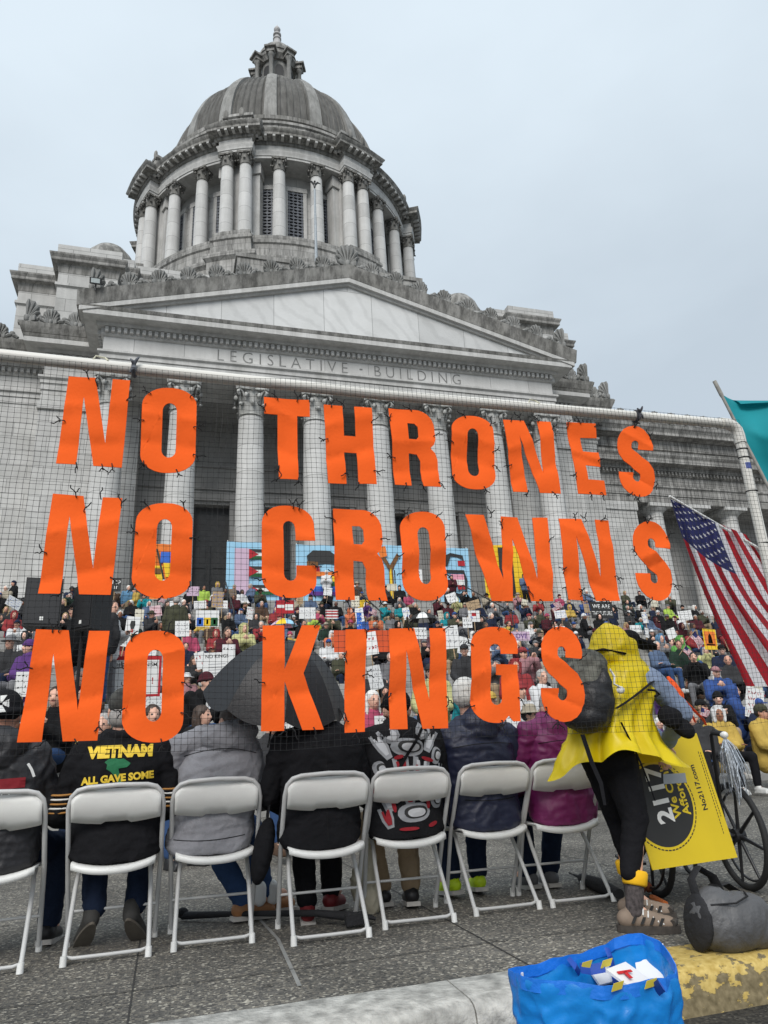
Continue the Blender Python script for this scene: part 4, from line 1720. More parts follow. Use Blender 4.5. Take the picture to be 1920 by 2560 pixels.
def make_chair(loc, rz, label):
    t = thing('folding_chair', label, 'chair', loc, rz, 'white folding chairs in a row')
    hw = .232
    # long frame: front feet up to the rounded top of the back
    e = MB()
    p = [(-hw + .01, .43, .0), (-hw, .02, .70)]
    p = [(-hw + .012, .44, .02), (-hw, .235, .42), (-hw, .035, .70)]
    top = [(-hw + .012, .022, .755), (-hw + .04, .014, .785), (-hw + .085, .010, .797), (0, .006, .803)]
    p = p + top
    p = p + [(-x, y, z) for x, y, z in p[-2::-1]]
    e.tube(p, .0125, 10)
    e.build('back_frame', m_cframe, t, 60)
    # rear U: seat front down and back to the rear feet, closed by a low bar
    e = MB()
    for s in (-1, 1):
        e.tube([(s * (hw - .05), .34, .41), (s * (hw - .052), .30, .38), (s * (hw - .045), .24, .30), (s * (hw - .038), .012, .015)], .0115, 10)
    e.tube([(-hw + .040, .045, .06), (-hw + .046, .035, .035), (-hw + .075, .03, .028), (0, .03, .027), (hw - .075, .03, .028), (hw - .046, .035, .035), (hw - .040, .045, .06)], .009, 8)
    e.build('rear_frame', m_cframe, t, 60)
    e = MB()
    e.tube([(-hw + .01, .353, .18), (hw - .01, .353, .18)], .0075, 8)
    e.build('crossbar', m_cframe, t, 60)
    for x, y in ((-hw + .038, .005), (hw - .038, .005), (-hw + .011, .445), (hw - .011, .445)):
        e = MB()
        e.tube([(x, y, .0), (x, y + (.006 if y < .1 else -.008), .045)], [.0165, .0155], 10)
        e.build('foot_cap', m_cap, t, 60)
    # seat: shallow scoop with a turned-down rear lip
    e = MB()
    n = 12
    rows = [(-.0, -.035), (.0, -.012), (.012, -.002), (.03, .0), (.16, -.006), (.33, .004), (.385, -.002), (.40, -.02)]
    vs = []
    for i, (yy, dz) in enumerate(rows):
        for j in range(n + 1):
            u = j / n * 2 - 1
            w = .205 if i < 5 else .195
            edge = abs(u) ** 3
            sag = -.020 * (1 - u * u) * (1 if i < 4 else .5)
            yb = yy - (.035 * (1 - u * u) if i < 4 else -.02 * (1 - u * u) * (i > 5))
            vs.append((u * w, .085 + yb, .432 + dz + sag + (.012 * edge if i < 5 else 0)))
    m_ = n + 1
    fs = [(i * m_ + j, i * m_ + j + 1, (i + 1) * m_ + j + 1, (i + 1) * m_ + j) for i in range(len(rows) - 1) for j in range(n)]
    e.add(vs, fs)
    me = e.mesh('seat', [m_seat], 180)
    o = link('seat', me, t)
    sd = o.modifiers.new('thickness', 'SOLIDIFY')
    sd.thickness = .012
    # back panel, its lower edge stepped
    e = MB()
    cols = 24
    vs = []
    for j in range(cols + 1):
        u = j / cols * 2 - 1
        x = u * (hw - .012)
        bow = .03 * (1 - u * u)
        low = .640 - .022 * (1 - u * u) ** 1.0
        if -.30 < u < .30:
            low += .012
        zt = .786 - .05 * max(0, abs(u) - .72) ** 2 * 12
        for q in range(5):
            z = lerp(low, zt, q / 4)
            vs.append((x, .0135 + (z < .70) * (.70 - z) * .72 + bow * .6 + .006, z))
    fs = [(j * 5 + q, (j + 1) * 5 + q, (j + 1) * 5 + q + 1, j * 5 + q + 1) for j in range(cols) for q in range(4)]
    e.add(vs, fs)
    o = link('back_panel', e.mesh('back_panel', [m_seat], 180), t)
    sd = o.modifiers.new('thickness', 'SOLIDIFY')
    sd.thickness = .010
    return t


CHAIRS = [(-.815, 4.15, .03, 'white folding chair at the left edge under the person with the red-lettered jacket'),
          (-.246, 4.185, .01, 'white folding chair under the person in the yellow-lettered black jacket'),
          (.262, 4.215, -.03, 'white folding chair under the person in the grey hoodie'),
          (.838, 4.03, -.02, 'white folding chair under the person in the plain black jacket'),
          (1.345, 4.13, -.05, 'white folding chair under the person in the red and grey patterned jacket'),
          (1.893, 4.185, -.03, 'white folding chair under the person in the navy jacket'),
          (2.362, 4.16, -.06, 'white folding chair under the person in the magenta jacket')]
for x, y, rz, lab in CHAIRS:
    make_chair((x, y, 0), rz, lab)

# ================================================================== stars and stripes on a slanted pole
m_red = mat('flag red', srgb(170, 24, 40), 0.8, 0.06, 4, trans=.25)
m_wht = mat('flag white', (0.78, 0.77, 0.80), 0.8, 0.05, 4, trans=.25)
m_blu = mat('flag blue', srgb(34, 38, 92), 0.8, 0.08, 4, trans=.15)
m_pole = mat('white pole', (0.75, 0.75, 0.73), 0.4, 0.05)
YFL = 3.72
FC = [[(1448, 1078), (1476, 1164), (1535, 1315), (1612, 1482)],
      [(1492, 1100), (1528, 1208), (1590, 1325), (1693, 1484)],
      [(1537, 1124), (1583, 1238), (1645, 1335), (1774, 1486)],
      [(1575, 1140), (1638, 1256), (1697, 1340), (1856, 1488)],
      [(1612, 1155), (1688, 1268), (1750, 1345), (1937, 1490)]]
UK = [0, .40, .72, 1.0]


def flag_xy(u, v):
    def atv(k):
        t = v * 4
        i = min(3, int(t))
        f = t - i
        p0, p1, p2, p3 = [Vector(FC[min(4, max(0, i + d))][k]) for d in (-1, 0, 1, 2)]
        return 0.5 * ((2 * p1) + (p2 - p0) * f + (2 * p0 - 5 * p1 + 4 * p2 - p3) * f * f + (3 * p1 - p0 - 3 * p2 + p3) * f ** 3)
    i = 0 if u < UK[1] else 1 if u < UK[2] else 2
    f = (u - UK[i]) / (UK[i + 1] - UK[i])
    p0, p1, p2, p3 = [atv(min(3, max(0, i + d))) for d in (-1, 0, 1, 2)]
    return 0.5 * ((2 * p1) + (p2 - p0) * f + (2 * p0 - 5 * p1 + 4 * p2 - p3) * f * f + (3 * p1 - p0 - 3 * p2 + p3) * f ** 3)


def flag_pt(u, v):
    p = flag_xy(u, v)
    Y = YFL + .05 * math.sin(v * 9.5 + u * 1.5 + .5) * min(1, u * 1.6 + .08) + .03 * math.sin(v * 21 + u * 4)
    return at(p.x, p.y, Y)


hp = at(1448, 1073, YFL)
t = thing('national_flag', 'large star-spangled red, white and blue flag drooping from a white pole behind the net', 'flag', hp)
WORLD.add(t.name)
e = MB()
NU, NV = 48, 52
vs = [flag_pt(i / NU, j / NV) for i in range(NU + 1) for j in range(NV + 1)]
for i in range(NU):
    for j in range(NV):
        s_ = int(j / NV * 13)
        u = (i + .5) / NU
        mi = 2 if (u < .40 and s_ < 7) else (0 if s_ % 2 == 0 else 1)
        e.f.append((i * (NV + 1) + j, i * (NV + 1) + j + 1, (i + 1) * (NV + 1) + j + 1, (i + 1) * (NV + 1) + j))
        e.mi.append(mi)
e.v = [tuple(p) for p in vs]
cl = e.build('flag_cloth', [m_red, m_wht, m_blu], t, 180, False)
e = MB()
for r in range(9):
    for c_ in range(6 if r % 2 == 0 else 5):
        uu = .40 * ((c_ + (.5 if r % 2 == 0 else 1.0)) / 6)
        vv = .538 * (r + .7) / 9.4
        pts = []
        for i in range(10):
            a = PI / 2 + PI * i / 5
            k = .024 if i % 2 == 0 else .0095
            pts.append(flag_pt(max(0, uu + math.sin(a) * k * .62), max(0, vv + math.cos(a) * k)) + Vector((0, -.004, 0)))
        e.add(pts, [tuple(range(10))])
e.build('star_field', m_wht, t, None, False)
e = MB()
d = at(1649, 1190, YFL) - hp
e.tube([hp - d * .01, hp + d * 1.9], .0085, 10)
e.build('pole', m_pole, t, 60)

# teal flag beyond the corner of the frame
tp = at(1543, 823, 3.55)
m_teal = mat('teal cloth', srgb(20, 150, 160), 0.8, 0.1, 3, trans=.3)
t = thing('teal_flag', 'plain teal flag on a slanted taped pole beyond the frame corner', 'flag', tp)
WORLD.add(t.name)
e = MB()
pe = at(1700, 1130, 3.55)
e.tube([tp, tp.lerp(pe, .1), tp.lerp(pe, .12), pe], [.013, .014, .010, .010], 10)
e.build('pole', mat('taped grey pole', (.33, .32, .29), .7, .25, 20), t, 60)
e = MB()
hoist = [(1549, 838), (1563, 868), (1588, 912), (1618, 966), (1645, 1015), (1668, 1068)]
fly = [(1600, 880), (1760, 870), (1790, 930), (1800, 990), (1800, 1080), (1790, 1160)]
nU, nV = 30, 40
vs = []
for i in range(nU + 1):
    for j in range(nV + 1):
        u, v = i / nU, j / nV
        k = v * 5
        q = min(4, int(k))
        a = Vector(hoist[q]).lerp(Vector(hoist[q + 1]), k - q)
        b_ = Vector(fly[q]).lerp(Vector(fly[q + 1]), k - q)
        p = a.lerp(b_, u)
        vs.append(at(p.x, p.y + 8 * math.sin(u * 5) * (1 - v), 3.55 + .07 * math.sin(v * 8 + u * 3.2) * min(1, u * 4 + .1) - .06 * math.exp(-((v - .42 - u * .2) / .06) ** 2) * u))
e.add(vs, [(i * (nV + 1) + j, i * (nV + 1) + j + 1, (i + 1) * (nV + 1) + j + 1, (i + 1) * (nV + 1) + j) for i in range(nU) for j in range(nV)])
e.build('flag_cloth', m_teal, t, 180, False)

# ================================================================== loudspeakers on stands at the left
m_spk = mat('black speaker cabinet', (.016, .016, .017), .6, .15, 4, .2, 80)
m_grl = mat('black speaker grille', (.022, .022, .024), .5, .2, 60)


def speaker(cx, y0, zc, w, h, d, rz, label, standlabel, badge=True):
    t = thing('loudspeaker', label, 'loudspeaker', (cx, y0, zc - h / 2), rz, 'loudspeakers on stands')
    e = MB()
    pl = [(-w / 2, 0), (w / 2, 0), (w / 2 * .72, d), (-w / 2 * .72, d)]
    e.add([(x, y, z) for z in (0, h) for x, y in pl], [(3, 2, 1, 0), (4, 5, 6, 7), (0, 1, 5, 4), (1, 2, 6, 5), (2, 3, 7, 6), (3, 0, 4, 7)])
    e.build('cabinet', m_spk, t)
    e = MB()
    e.box(-w / 2 + .02, w / 2 - .02, -.012, .0 - .002, .03, h - .03)
    e.build('grille', m_grl, t)
    if badge:
        e = MB()
        e.box(-.02, .02, -.017, -.0125, .07, .115)
        e.build('badge', m_seat, t)
    s = thing('speaker_stand', standlabel, 'stand', (cx, y0 + d / 2, 0), rz, 'speaker stands')
    e = MB()
    e.tube([(0, 0, .25), (0, 0, zc - h / 2)], .022, 10)
    e.build('pole', m_black, s, 60)
    for k in range(3):
        a = 2 * PI * k / 3 + .5
        e = MB()
        e.tube([(0, 0, .55), (math.cos(a) * .55, math.sin(a) * .55, .02)], .014, 8)
        e.build('leg', m_black, s, 60)


p = at(93, 1300, 9.4)
speaker(p.x, 9.4, p.z, .42, .60, .38, .12, 'black loudspeaker standing upright at the far left behind the net', 'black tripod stand under the far left loudspeaker')
p = at(178, 1312, 9.6)
speaker(p.x, 9.6, p.z, .35, .56, .36, -.75, 'black loudspeaker turned sideways, second from the left', 'black tripod stand under the sideways loudspeaker')

# ================================================================== black umbrella over the seated row
m_umb = mat('black umbrella cloth', (.018, .018, .02), .45, .15, 3, .1, 30, spec=.45)
uc = at(603, 1474, 4.42)
t = thing('umbrella', 'large open black umbrella tilted over the grey hoodie and black jacket', 'umbrella', uc)
ax = Vector((.12, -.36, .93)).normalized()
qm = Vector((0, 0, 1)).rotation_difference(ax).to_matrix()
R_, n8 = .44, 8


def um(r, a):
    s = r / R_
    k = (a * n8 / (2 * PI)) % 1.0
    sag = .10 * (4 * k * (1 - k)) * s ** 2
    rr = r * (1 - .06 * (4 * k * (1 - k)) * s)
    z = .36 * (1 - s ** 2.3) - sag * .5
    return qm @ Vector((rr * math.cos(a), rr * math.sin(a), z - .10))


e = MB()
na, nr = 64, 10
vs = [um(R_ * i / nr if i else .001, 2 * PI * j / na) for i in range(nr + 1) for j in range(na)]
e.add(vs, [(i * na + j, i * na + (j + 1) % na, (i + 1) * na + (j + 1) % na, (i + 1) * na + j) for i in range(nr) for j in range(na)])
e.build('canopy', m_umb, t, 35)
e = MB()
e.tube([qm @ Vector((0, 0, .28)), qm @ Vector((0, 0, -.40))], .006, 8)
e.build('shaft', m_black, t, 60)
e = MB()
for j in range(n8):
    a = 2 * PI * j / n8
    e.tube([um(R_ * i / 6 if i else .001, a) - qm @ Vector((0, 0, .006)) for i in range(7)], .003, 5)
e.build('ribs', m_black, t, 60)
e = MB()
p0 = um(R_ * .93, 2 * PI * 7.6 / 8)
e.tube([p0, p0 + Vector((.03, -.01, -.08)), p0 + Vector((.0, -.02, -.20)), p0 + Vector((.05, -.02, -.26))], [(.014, .003)] * 4, 6)
e.build('tie_strap', m_black, t, 60)

# ================================================================== yellow board leaning behind the poncho
m_brd = mat('yellow sign board', srgb(214, 186, 30), .45, .05, 3)
m_ink = mat('black print', (.02, .02, .02), .6, .1)
m_wprint = mat('white print', (.72, .72, .70), .6, .05)
z8 = lambda u, v: ((1220 + u * .4566) / PS, (1550 + v * .4566) / PS)
TR, BR_ = at(*z8(1140, 620), 3.76), at(*z8(1365, 1300), 3.70)
BL = at(*z8(900, 1370), 3.66)
TL = TR + (BL - BR_) * 1.02
nb = (TR - BR_).cross(BL - BR_).normalized()
if nb.y > 0:
    nb = -nb
bc = (TR + BL) / 2
t = thing('yellow_sign', 'yellow board sign with black circle leaning behind the person in the yellow poncho', 'sign', BL)
WORLD.add(t.name)
e = MB()
e.add([TR + nb * .003, BR_ + nb * .003, BL + nb * .003, TL + nb * .003, TR - nb * .003, BR_ - nb * .003, BL - nb * .003, TL - nb * .003], [(0, 1, 2, 3), (7, 6, 5, 4), (0, 4, 5, 1), (1, 5, 6, 2), (2, 6, 7, 3), (3, 7, 4, 0)])
e.build('board', m_brd, t)
Uv = (TR - BR_).normalized()
Bv = (BR_ - BL).normalized()
Bv = (Bv - Uv * Bv.dot(Uv)).normalized()


def on_board(u, v, off):
    d = ray(*z8(u, v))
    k = (bc - CAMP).dot(nb) / d.dot(nb)
    return CAMP + d * k + nb * off


cc = on_board(948, 1012, .0038)
Rc = .215
e = MB()
e.add([cc + (Uv * math.cos(a) + Bv * math.sin(a)) * Rc for a in [2 * PI * i / 48 for i in range(48)]], [tuple(range(48))])
ringp = [(a, Rc * 1.05, Rc * 1.075) for a in [2 * PI * i / 60 for i in range(60)]]
for i in range(60):
    a0, a1 = 2 * PI * i / 60, 2 * PI * (i + .75) / 60
    e.add([cc + (Uv * math.cos(a) + Bv * math.sin(a)) * r for a, r in ((a0, Rc * 1.06), (a1, Rc * 1.06), (a1, Rc * 1.09), (a0, Rc * 1.09))], [(0, 1, 2, 3)])
e.build('black_circle', m_ink, t, None, False)


def board_text(s, size, m, u, v, off, name='lettering', bold=.0):
    me = text_mesh(s, size, [m], 0, 1.0, bold, 'LEFT')
    c = on_board(u, v, off)
    for vv in me.vertices:
        vv.co = c + Uv * vv.co.x - Bv * vv.co.y
    return link(name, me, t)


board_text('2117', .150, m_wprint, 985, 1112, .0046, bold=.005)
m_yprint = mat('yellow print', srgb(214, 186, 30), .6, .05)
board_text("We Can't", .072, m_yprint, 1043, 1082, .0046, bold=.002)
board_text('Afford It', .072, m_yprint, 1092, 1066, .0046, bold=.002)
board_text('No2117.com', .047, m_ink, 1192, 1042, .0042, bold=.0012)
e = MB()
for k, (u0, v0, u1, v1) in enumerate(((1148, 720, 1290, 1175), (1160, 725, 1275, 1080), (1118, 645, 1124, 668))):
    for i in range(26 if k < 2 else 1):
        f0, f1 = i / 26, (i + .7) / 26
        a, b_ = on_board(lerp(u0, u1, f0), lerp(v0, v1, f0), .0042), on_board(lerp(u0, u1, f1), lerp(v0, v1, f1), .0042)
        w = Bv * .0022
        e.add([a - w, a + w, b_ + w, b_ - w], [(0, 1, 2, 3)])
e.build('small_print', m_ink, t, None, False)
e = MB()
q4 = [on_board(u, v, .006) for u, v in ((955, 845), (1075, 838), (1085, 890), (958, 900))]
e.add(q4, [(0, 1, 2, 3)])
e.build('tape_patch', mat('silver tape', (.33, .34, .35), .35, .15, 8, metal=.5), t, None, False)

# ================================================================== wheelchair
m_tyre = mat('black tyre', (.018, .018, .018), .75, .15)
m_wfr = mat('black wheelchair frame', (.02, .02, .022), .35, .1)
wc = thing('wheelchair', 'black wheelchair with large spoked wheels parked at the end of the chair row', 'wheelchair', (3.13, 4.08, 0), rad(-12))
for s in (-1, 1):
    w = MB()
    cx = s * .285
    w.tube([(cx, .305 * math.cos(a) * .945, .305 + .305 * math.sin(a) * .945) for a in [2 * PI * i / 40 for i in range(40)]], [(.017, .021)] * 40, 8, True, 0, (1, 0, 0))
    wo = w.build('wheel', m_tyre, wc, 60)
    w = MB()
    for k in range(8):
        a = 2 * PI * k / 8 + .2
        w.tube([(cx, .03 * math.cos(a), .305 + .03 * math.sin(a)), (cx, .275 * math.cos(a), .305 + .275 * math.sin(a))], [.013, .009], 6)
    w.tube([(cx - .03, 0, .305), (cx + .03, 0, .305)], .04, 12)
    w.build('spokes', m_wfr, wo, 60)
    w = MB()
    w.tube([(cx + s * .035, .255 * math.cos(a), .305 + .255 * math.sin(a)) for a in [2 * PI * i / 32 for i in range(32)]], .008, 6, True)
    w.build('hand_rim', m_wfr, wo, 60)
    w = MB()
    w.tube([(s * .23, .62 + .085 * math.cos(a), .085 + .073 * math.sin(a)) for a in [2 * PI * i / 20 for i in range(20)]], .014, 6, True)
    w.tube([(s * .23, .62, .085), (s * .23, .60, .2), (s * .23, .55, .24)], .012, 6)
    w.build('caster', m_tyre, wc, 60)
    w = MB()
    w.tube([(s * .23, -.12, .90), (s * .23, -.05, .93), (s * .23, .0, .90), (s * .23, .04, .5), (s * .23, .05, .25)], .0125, 8)
    w.tube([(s * .23, .03, .5), (s * .23, .5, .5), (s * .23, .58, .42), (s * .23, .62, .12)], .0125, 8)
    w.tube([(s * .23, .04, .25), (s * .23, .55, .25)], .0125, 8)
    w.tube([(s * .23, .05, .5), (s * .23, .05, .7), (s * .23, .38, .7), (s * .23, .42, .5)], .0125, 8)
    w.build('side_frame', m_wfr, wc, 60)
    w = MB()
    w.box(s * .23 - .028, s * .23 + .028, .08, .36, .712, .735)
    w.build('armrest', m_black, wc)
    w = MB()
    w.tube([(s * .23, -.16, .90), (s * .23, -.03, .915)], .018, 8)
    w.build('push_handle', m_tyre, wc, 60)
    w = MB()
    w.obox((s * .13, .76, .10), (.075, 0, 0), (0, .09, .02), (0, -.002, .008))
    w.build('footrest', m_wfr, wc)
w = MB()
w.box(-.22, .22, .03, .46, .485, .52)
w.build('seat', m_black, wc)
w = MB()
w.box(-.20, .20, .0, .03, .52, .80)
w.build('backrest', m_black, wc)
w = MB()
w.tube([(-.285, 0, .305), (.285, 0, .305)], .012, 8)
w.tube([(-.22, .1, .26), (.22, .1, .48)], .01, 8)
w.tube([(.22, .12, .26), (-.22, .12, .48)], .01, 8)
w.build('axle_brace', m_wfr, wc, 60)
# iridescent tinsel on the handle
hp_ = wc.matrix_basis @ Vector((.23, -.16, .90))
hp_ = Vector((3.13, 4.08, 0)) + Matrix.Rotation(rad(-12), 3, 'Z') @ Vector((.23, -.16, .885))
t = thing('tinsel_tassel', 'silvery tinsel tassel hanging from the wheelchair push handle', 'tassel', hp_)
e = MB()
rr = random.Random(5)
for i in range(60):
    a, k = rr.uniform(0, 2 * PI), rr.uniform(.02, .09)
    ln = rr.uniform(.2, .40)
    p = [Vector((0, 0, 0)), Vector((math.cos(a) * k * .7, math.sin(a) * k * .7 - .01, -ln * .3)), Vector((math.cos(a) * k + .02, math.sin(a) * k, -ln * .7)), Vector((math.cos(a) * k * 1.1 + rr.uniform(0, .05), math.sin(a) * k, -ln))]
    e.tube(p, [(.0035, .0006)] * 4, 4)
tin = mat('iridescent tinsel', (.55, .58, .62), .22, .5, 60, metal=.6)
e.build('strands', tin, t, None, False)
e = MB()
e.ell((0, 0, .01), (.022, .03, .022), None, 10, 6)
e.build('wrap', m_seat, t, 60)
# orange streamers behind the poncho
m_org = mat('fluorescent orange cloth', srgb(255, 92, 20), .7, .1, 6)
oc = at(1478, 1475, 5.0)
t = thing('orange_streamers', 'fluorescent orange cloth streamers hanging from a thin pole beside the yellow poncho', 'streamers', at(1500, 1760, 5.0))
WORLD.add(t.name)
e = MB()
pt_ = [at(x, y, 5.0) for x, y in ((1452, 1478), (1462, 1500), (1474, 1540))]
e.tube([pt_[0] + Vector((-.03, 0, .06)), pt_[0], pt_[1], pt_[2]], [.012, .035, .055, .03], 10)
rr = random.Random(11)
for k, (x, y) in enumerate(((1466, 1590), (1473, 1572), (1482, 1580), (1490, 1600), (1502, 1560), (1525, 1566), (1478, 1555), (1494, 1575))):
    q = at(x, y, 4.97 + .01 * k)
    m1 = pt_[1].lerp(q, .5) + Vector((rr.uniform(-.03, .03), -.02, rr.uniform(-.02, .03)))
    e.tube([pt_[1], m1, q.lerp(m1, .3) + Vector((rr.uniform(-.02, .02), 0, 0)), q], [(.028, .01), (.022, .008), (.018, .007), (.012, .006)], 8)
e.build('streamer_cloth', m_org, t, 60)
e = MB()
e.tube([at(1500, 1760, 5.0), at(1452, 1478, 5.02)], .006, 6)
e.build('pole', m_wfr, t, 60)

# ================================================================== bags on the ground
# big blue woven bag standing in the road against the kerb
def bag_mat():
    m = mat('blue woven plastic', srgb(34, 146, 226), .32, .16, 9, .3, 16, spec=.5, trans=.36)
    nt = m.node_tree
    N, L = nt.nodes, nt.links
    tc = [n for n in N if n.type == 'TEX_COORD'][0]
    vo = N.new('ShaderNodeTexVoronoi')
    vo.inputs['Scale'].default_value = 13
    vo.feature = 'SMOOTH_F1'
    nz_ = N.new('ShaderNodeTexNoise')
    nz_.inputs['Scale'].default_value = 6
    mp = N.new('ShaderNodeMix')
    mp.data_type = 'VECTOR'
    mp.inputs[0].default_value = .12
    L.new(tc.outputs['Object'], nz_.inputs['Vector'])
    L.new(tc.outputs['Object'], mp.inputs[4])
    L.new(nz_.outputs['Color'], mp.inputs[5])
    L.new(mp.outputs[1], vo.inputs['Vector'])
    b1 = [n for n in N if n.type == 'BUMP'][0]
    b2 = N.new('ShaderNodeBump')
    b2.inputs['Strength'].default_value = .32
    b2.inputs['Distance'].default_value = .035
    L.new(vo.outputs['Distance'], b2.inputs['Height'])
    L.new(b1.outputs['Normal'], b2.inputs['Normal'])
    L.new(b2.outputs['Normal'], N['Principled BSDF'].inputs['Normal'])
    return m


m_bag = bag_mat()
m_hem = mat('blue bag hem', srgb(28, 112, 208), .4, .10, 9, .3, 30, spec=.5)
far = [((120, 1920), .20), ((260, 1885), .205), ((430, 1850), .21), ((560, 1820), .215), ((650, 1790), .225), ((700, 1755), .25), ((770, 1728), .265), ((860, 1728), .262), ((930, 1760), .255), ((990, 1830), .235), ((1025, 1890), .215)]
near = [((1028, 1935), .20), ((960, 1965), .195), ((860, 1985), .185), ((740, 2005), .18), ((620, 2015), .182), ((500, 2002), .188), ((400, 1985), .195), ((290, 1972), .2), ((190, 1955), .2)]
rim = [on_ground(*z8(u, v), z) for (u, v), z in far + near]
bt = thing('shopping_bag', 'large open blue woven plastic bag standing against the kerb', 'bag', (1.35, 2.35, -.15))
WORLD.add(bt.name)
cxy = sum((Vector((p.x, p.y)) for p in rim), Vector((0, 0))) / len(rim)


def resample(pts, n):
    P = pts + [pts[0]]
    cum = [0]
    for i in range(len(pts)):
        cum.append(cum[-1] + (P[i + 1] - P[i]).length)
    out = []
    for k in range(n):
        s = cum[-1] * k / n
        i = max(j for j in range(len(pts)) if cum[j] <= s)
        out.append(P[i].lerp(P[i + 1], (s - cum[i]) / max(1e-9, cum[i + 1] - cum[i])))
    return out


rim = resample(rim, 144)
rim = [p + Vector((.010 * noise.noise(p * 14), .010 * noise.noise(p * 14 + Vector((4, 4, 4))), .012 * noise.noise(p * 10 + Vector((9, 2, 1))))) for p in rim]
nz = 40
vs = []
for j in range(nz + 1):
    f = j / nz
    for i, p in enumerate(rim):
        b2 = Vector((cxy.x + (p.x - cxy.x) * .86, cxy.y + (p.y - cxy.y) * .80))
        x, y = lerp(p.x, b2.x, f), lerp(p.y, b2.y, f)
        z = lerp(p.z, -.145, f)
        k = math.sin(f * PI) ** .7
        q = Vector((x * 9, y * 9, z * 7))
        d = (.014 * noise.noise(q * .8) + .013 * (1 - 2.4 * abs(noise.noise(q * 1.3 + Vector((3, 3, 3))))) + .010 * (1 - 2.4 * abs(noise.noise(q * 2.6 + Vector((8, 1, 3)))))) * k
        dr = Vector((x - cxy.x, y - cxy.y)).normalized()
        vs.append((x + dr.x * d, y + dr.y * d, z))
n72 = 144
fs = [(j * n72 + i, j * n72 + (i + 1) % n72, (j + 1) * n72 + (i + 1) % n72, (j + 1) * n72 + i) for j in range(nz) for i in range(n72)]
fs.append(tuple(nz * n72 + i for i in range(n72)))
e = MB()
e.add(vs, fs)
e.build('body', m_bag, bt, 180)
e = MB()
hem = []
for j in range(5):
    for i, p in enumerate(rim):
        dr = Vector((p.x - cxy.x, p.y - cxy.y)).normalized()
        o_ = (.0025, .003, .0015, -.0015, -.002)[j]
        z = (-.034, -.012, .003, .003, -.03)[j] + .004 * noise.noise(Vector((p.x * 22, p.y * 22, 4)))
        x = p.x + dr.x * o_ + .003 * noise.noise(Vector((p.x * 30, p.y * 30, j)))
        hem.append((x, p.y + dr.y * o_, p.z + z))
e.add(hem, [(j * n72 + i, j * n72 + (i + 1) % n72, (j + 1) * n72 + (i + 1) % n72, (j + 1) * n72 + i) for j in range(4) for i in range(n72)])
e.build('hem', m_hem, bt, 35)
m_strap = mat('blue strap', srgb(24, 70, 160), .6, .2, 20)
m_strapy = mat('yellow strap print', srgb(210, 190, 70), .6, .1)


def strap(pts, w=.02, name='handle'):
    mb = MB()
    mb.tube([on_ground(*z8(u, v), z) for u, v, z in pts], [(w / 2, .0022)] * len(pts), 6, False, 0, (1, .2, 0))
    o = mb.build(name, m_strap, bt, 40)
    return o


strap([(440, 1850, .215), (480, 1900, .19), (515, 1955, .14), (560, 2010, .10)])
strap([(650, 1795, .23), (668, 1840, .21), (690, 1930, .16), (700, 1990, .15), (710, 2020, .17)])
strap([(640, 2020, .176), (650, 2050, .15), (740, 2085, .12), (870, 2060, .13), (950, 2000, .19)], .035)
strap([(505, 1905, .20), (560, 1915, .19), (640, 1900, .2)], .03)
e = MB()
for (u, v, z) in ((700, 2000, .186), (880, 1985, .186), (530, 1885, .205), (640, 1875, .21)):
    c = on_ground(*z8(u, v), z)
    e.obox(c + Vector((0, -.010, .0)), (.018, 0, .002), (0, .0012, 0), (.004, -.003, .011))
e.build('strap_print', m_strapy, bt)
e = MB()
c = on_ground(*z8(190, 2030), .14)
e.obox(c, (.004, .002, 0), (0, .004, 0), (.004, 0, .05))
e.build('care_tag', m_seat, bt)
# papers and boxes inside the bag
m_paper = mat('white paper', (.72, .72, .70), .7, .05, 4)
m_card = mat('brown cardboard', (.42, .30, .18), .8, .15, 6)
pk = thing('paper_bundle', 'bundle of printed papers and cardboard inside the blue bag', 'papers', on_ground(*z8(760, 1960), .1))
WORLD.add(pk.name)
for k, (u, v, z, w, d, a, m) in enumerate(((700, 1968, .12, .10, .075, .3, m_card), (830, 1925, .145, .085, .075, -.35, m_paper), (865, 1912, .16, .07, .07, -.5, m_card), (765, 1945, .175, .055, .045, .4, m_paper), (600, 1965, .115, .06, .06, .1, m_card), (895, 1895, .175, .05, .07, -.55, m_paper), (850, 1880, .17, .06, .05, -.6, m_card), (640, 1940, .15, .05, .03, .2, m_paper))):
    c = on_ground(*z8(u, v), z)
    R = Matrix.Rotation(a, 3, 'Z')
    tilt = Matrix.Rotation((.35, .8, .95, .4, .3, .9, 1.0, .7)[k], 3, 'X')
    e = MB()
    e.obox(c, R @ tilt @ Vector((w, 0, 0)), R @ tilt @ Vector((0, d, 0)), R @ tilt @ Vector((0, 0, .004)))
    e.build('sheet', m, pk)
e = MB()
c = on_ground(*z8(765, 1945), .181)
for dx, dy, w, h in ((0, .015, .026, .005), (0, 0, .006, .018)):
    e.obox(c + Vector((dx, dy, .002 + dy * .3)), (w, 0, 0), (0, h, h * .3), (0, 0, .001))
e.build('printed_mark', mat('red print', srgb(190, 30, 30), .7, .05), pk)

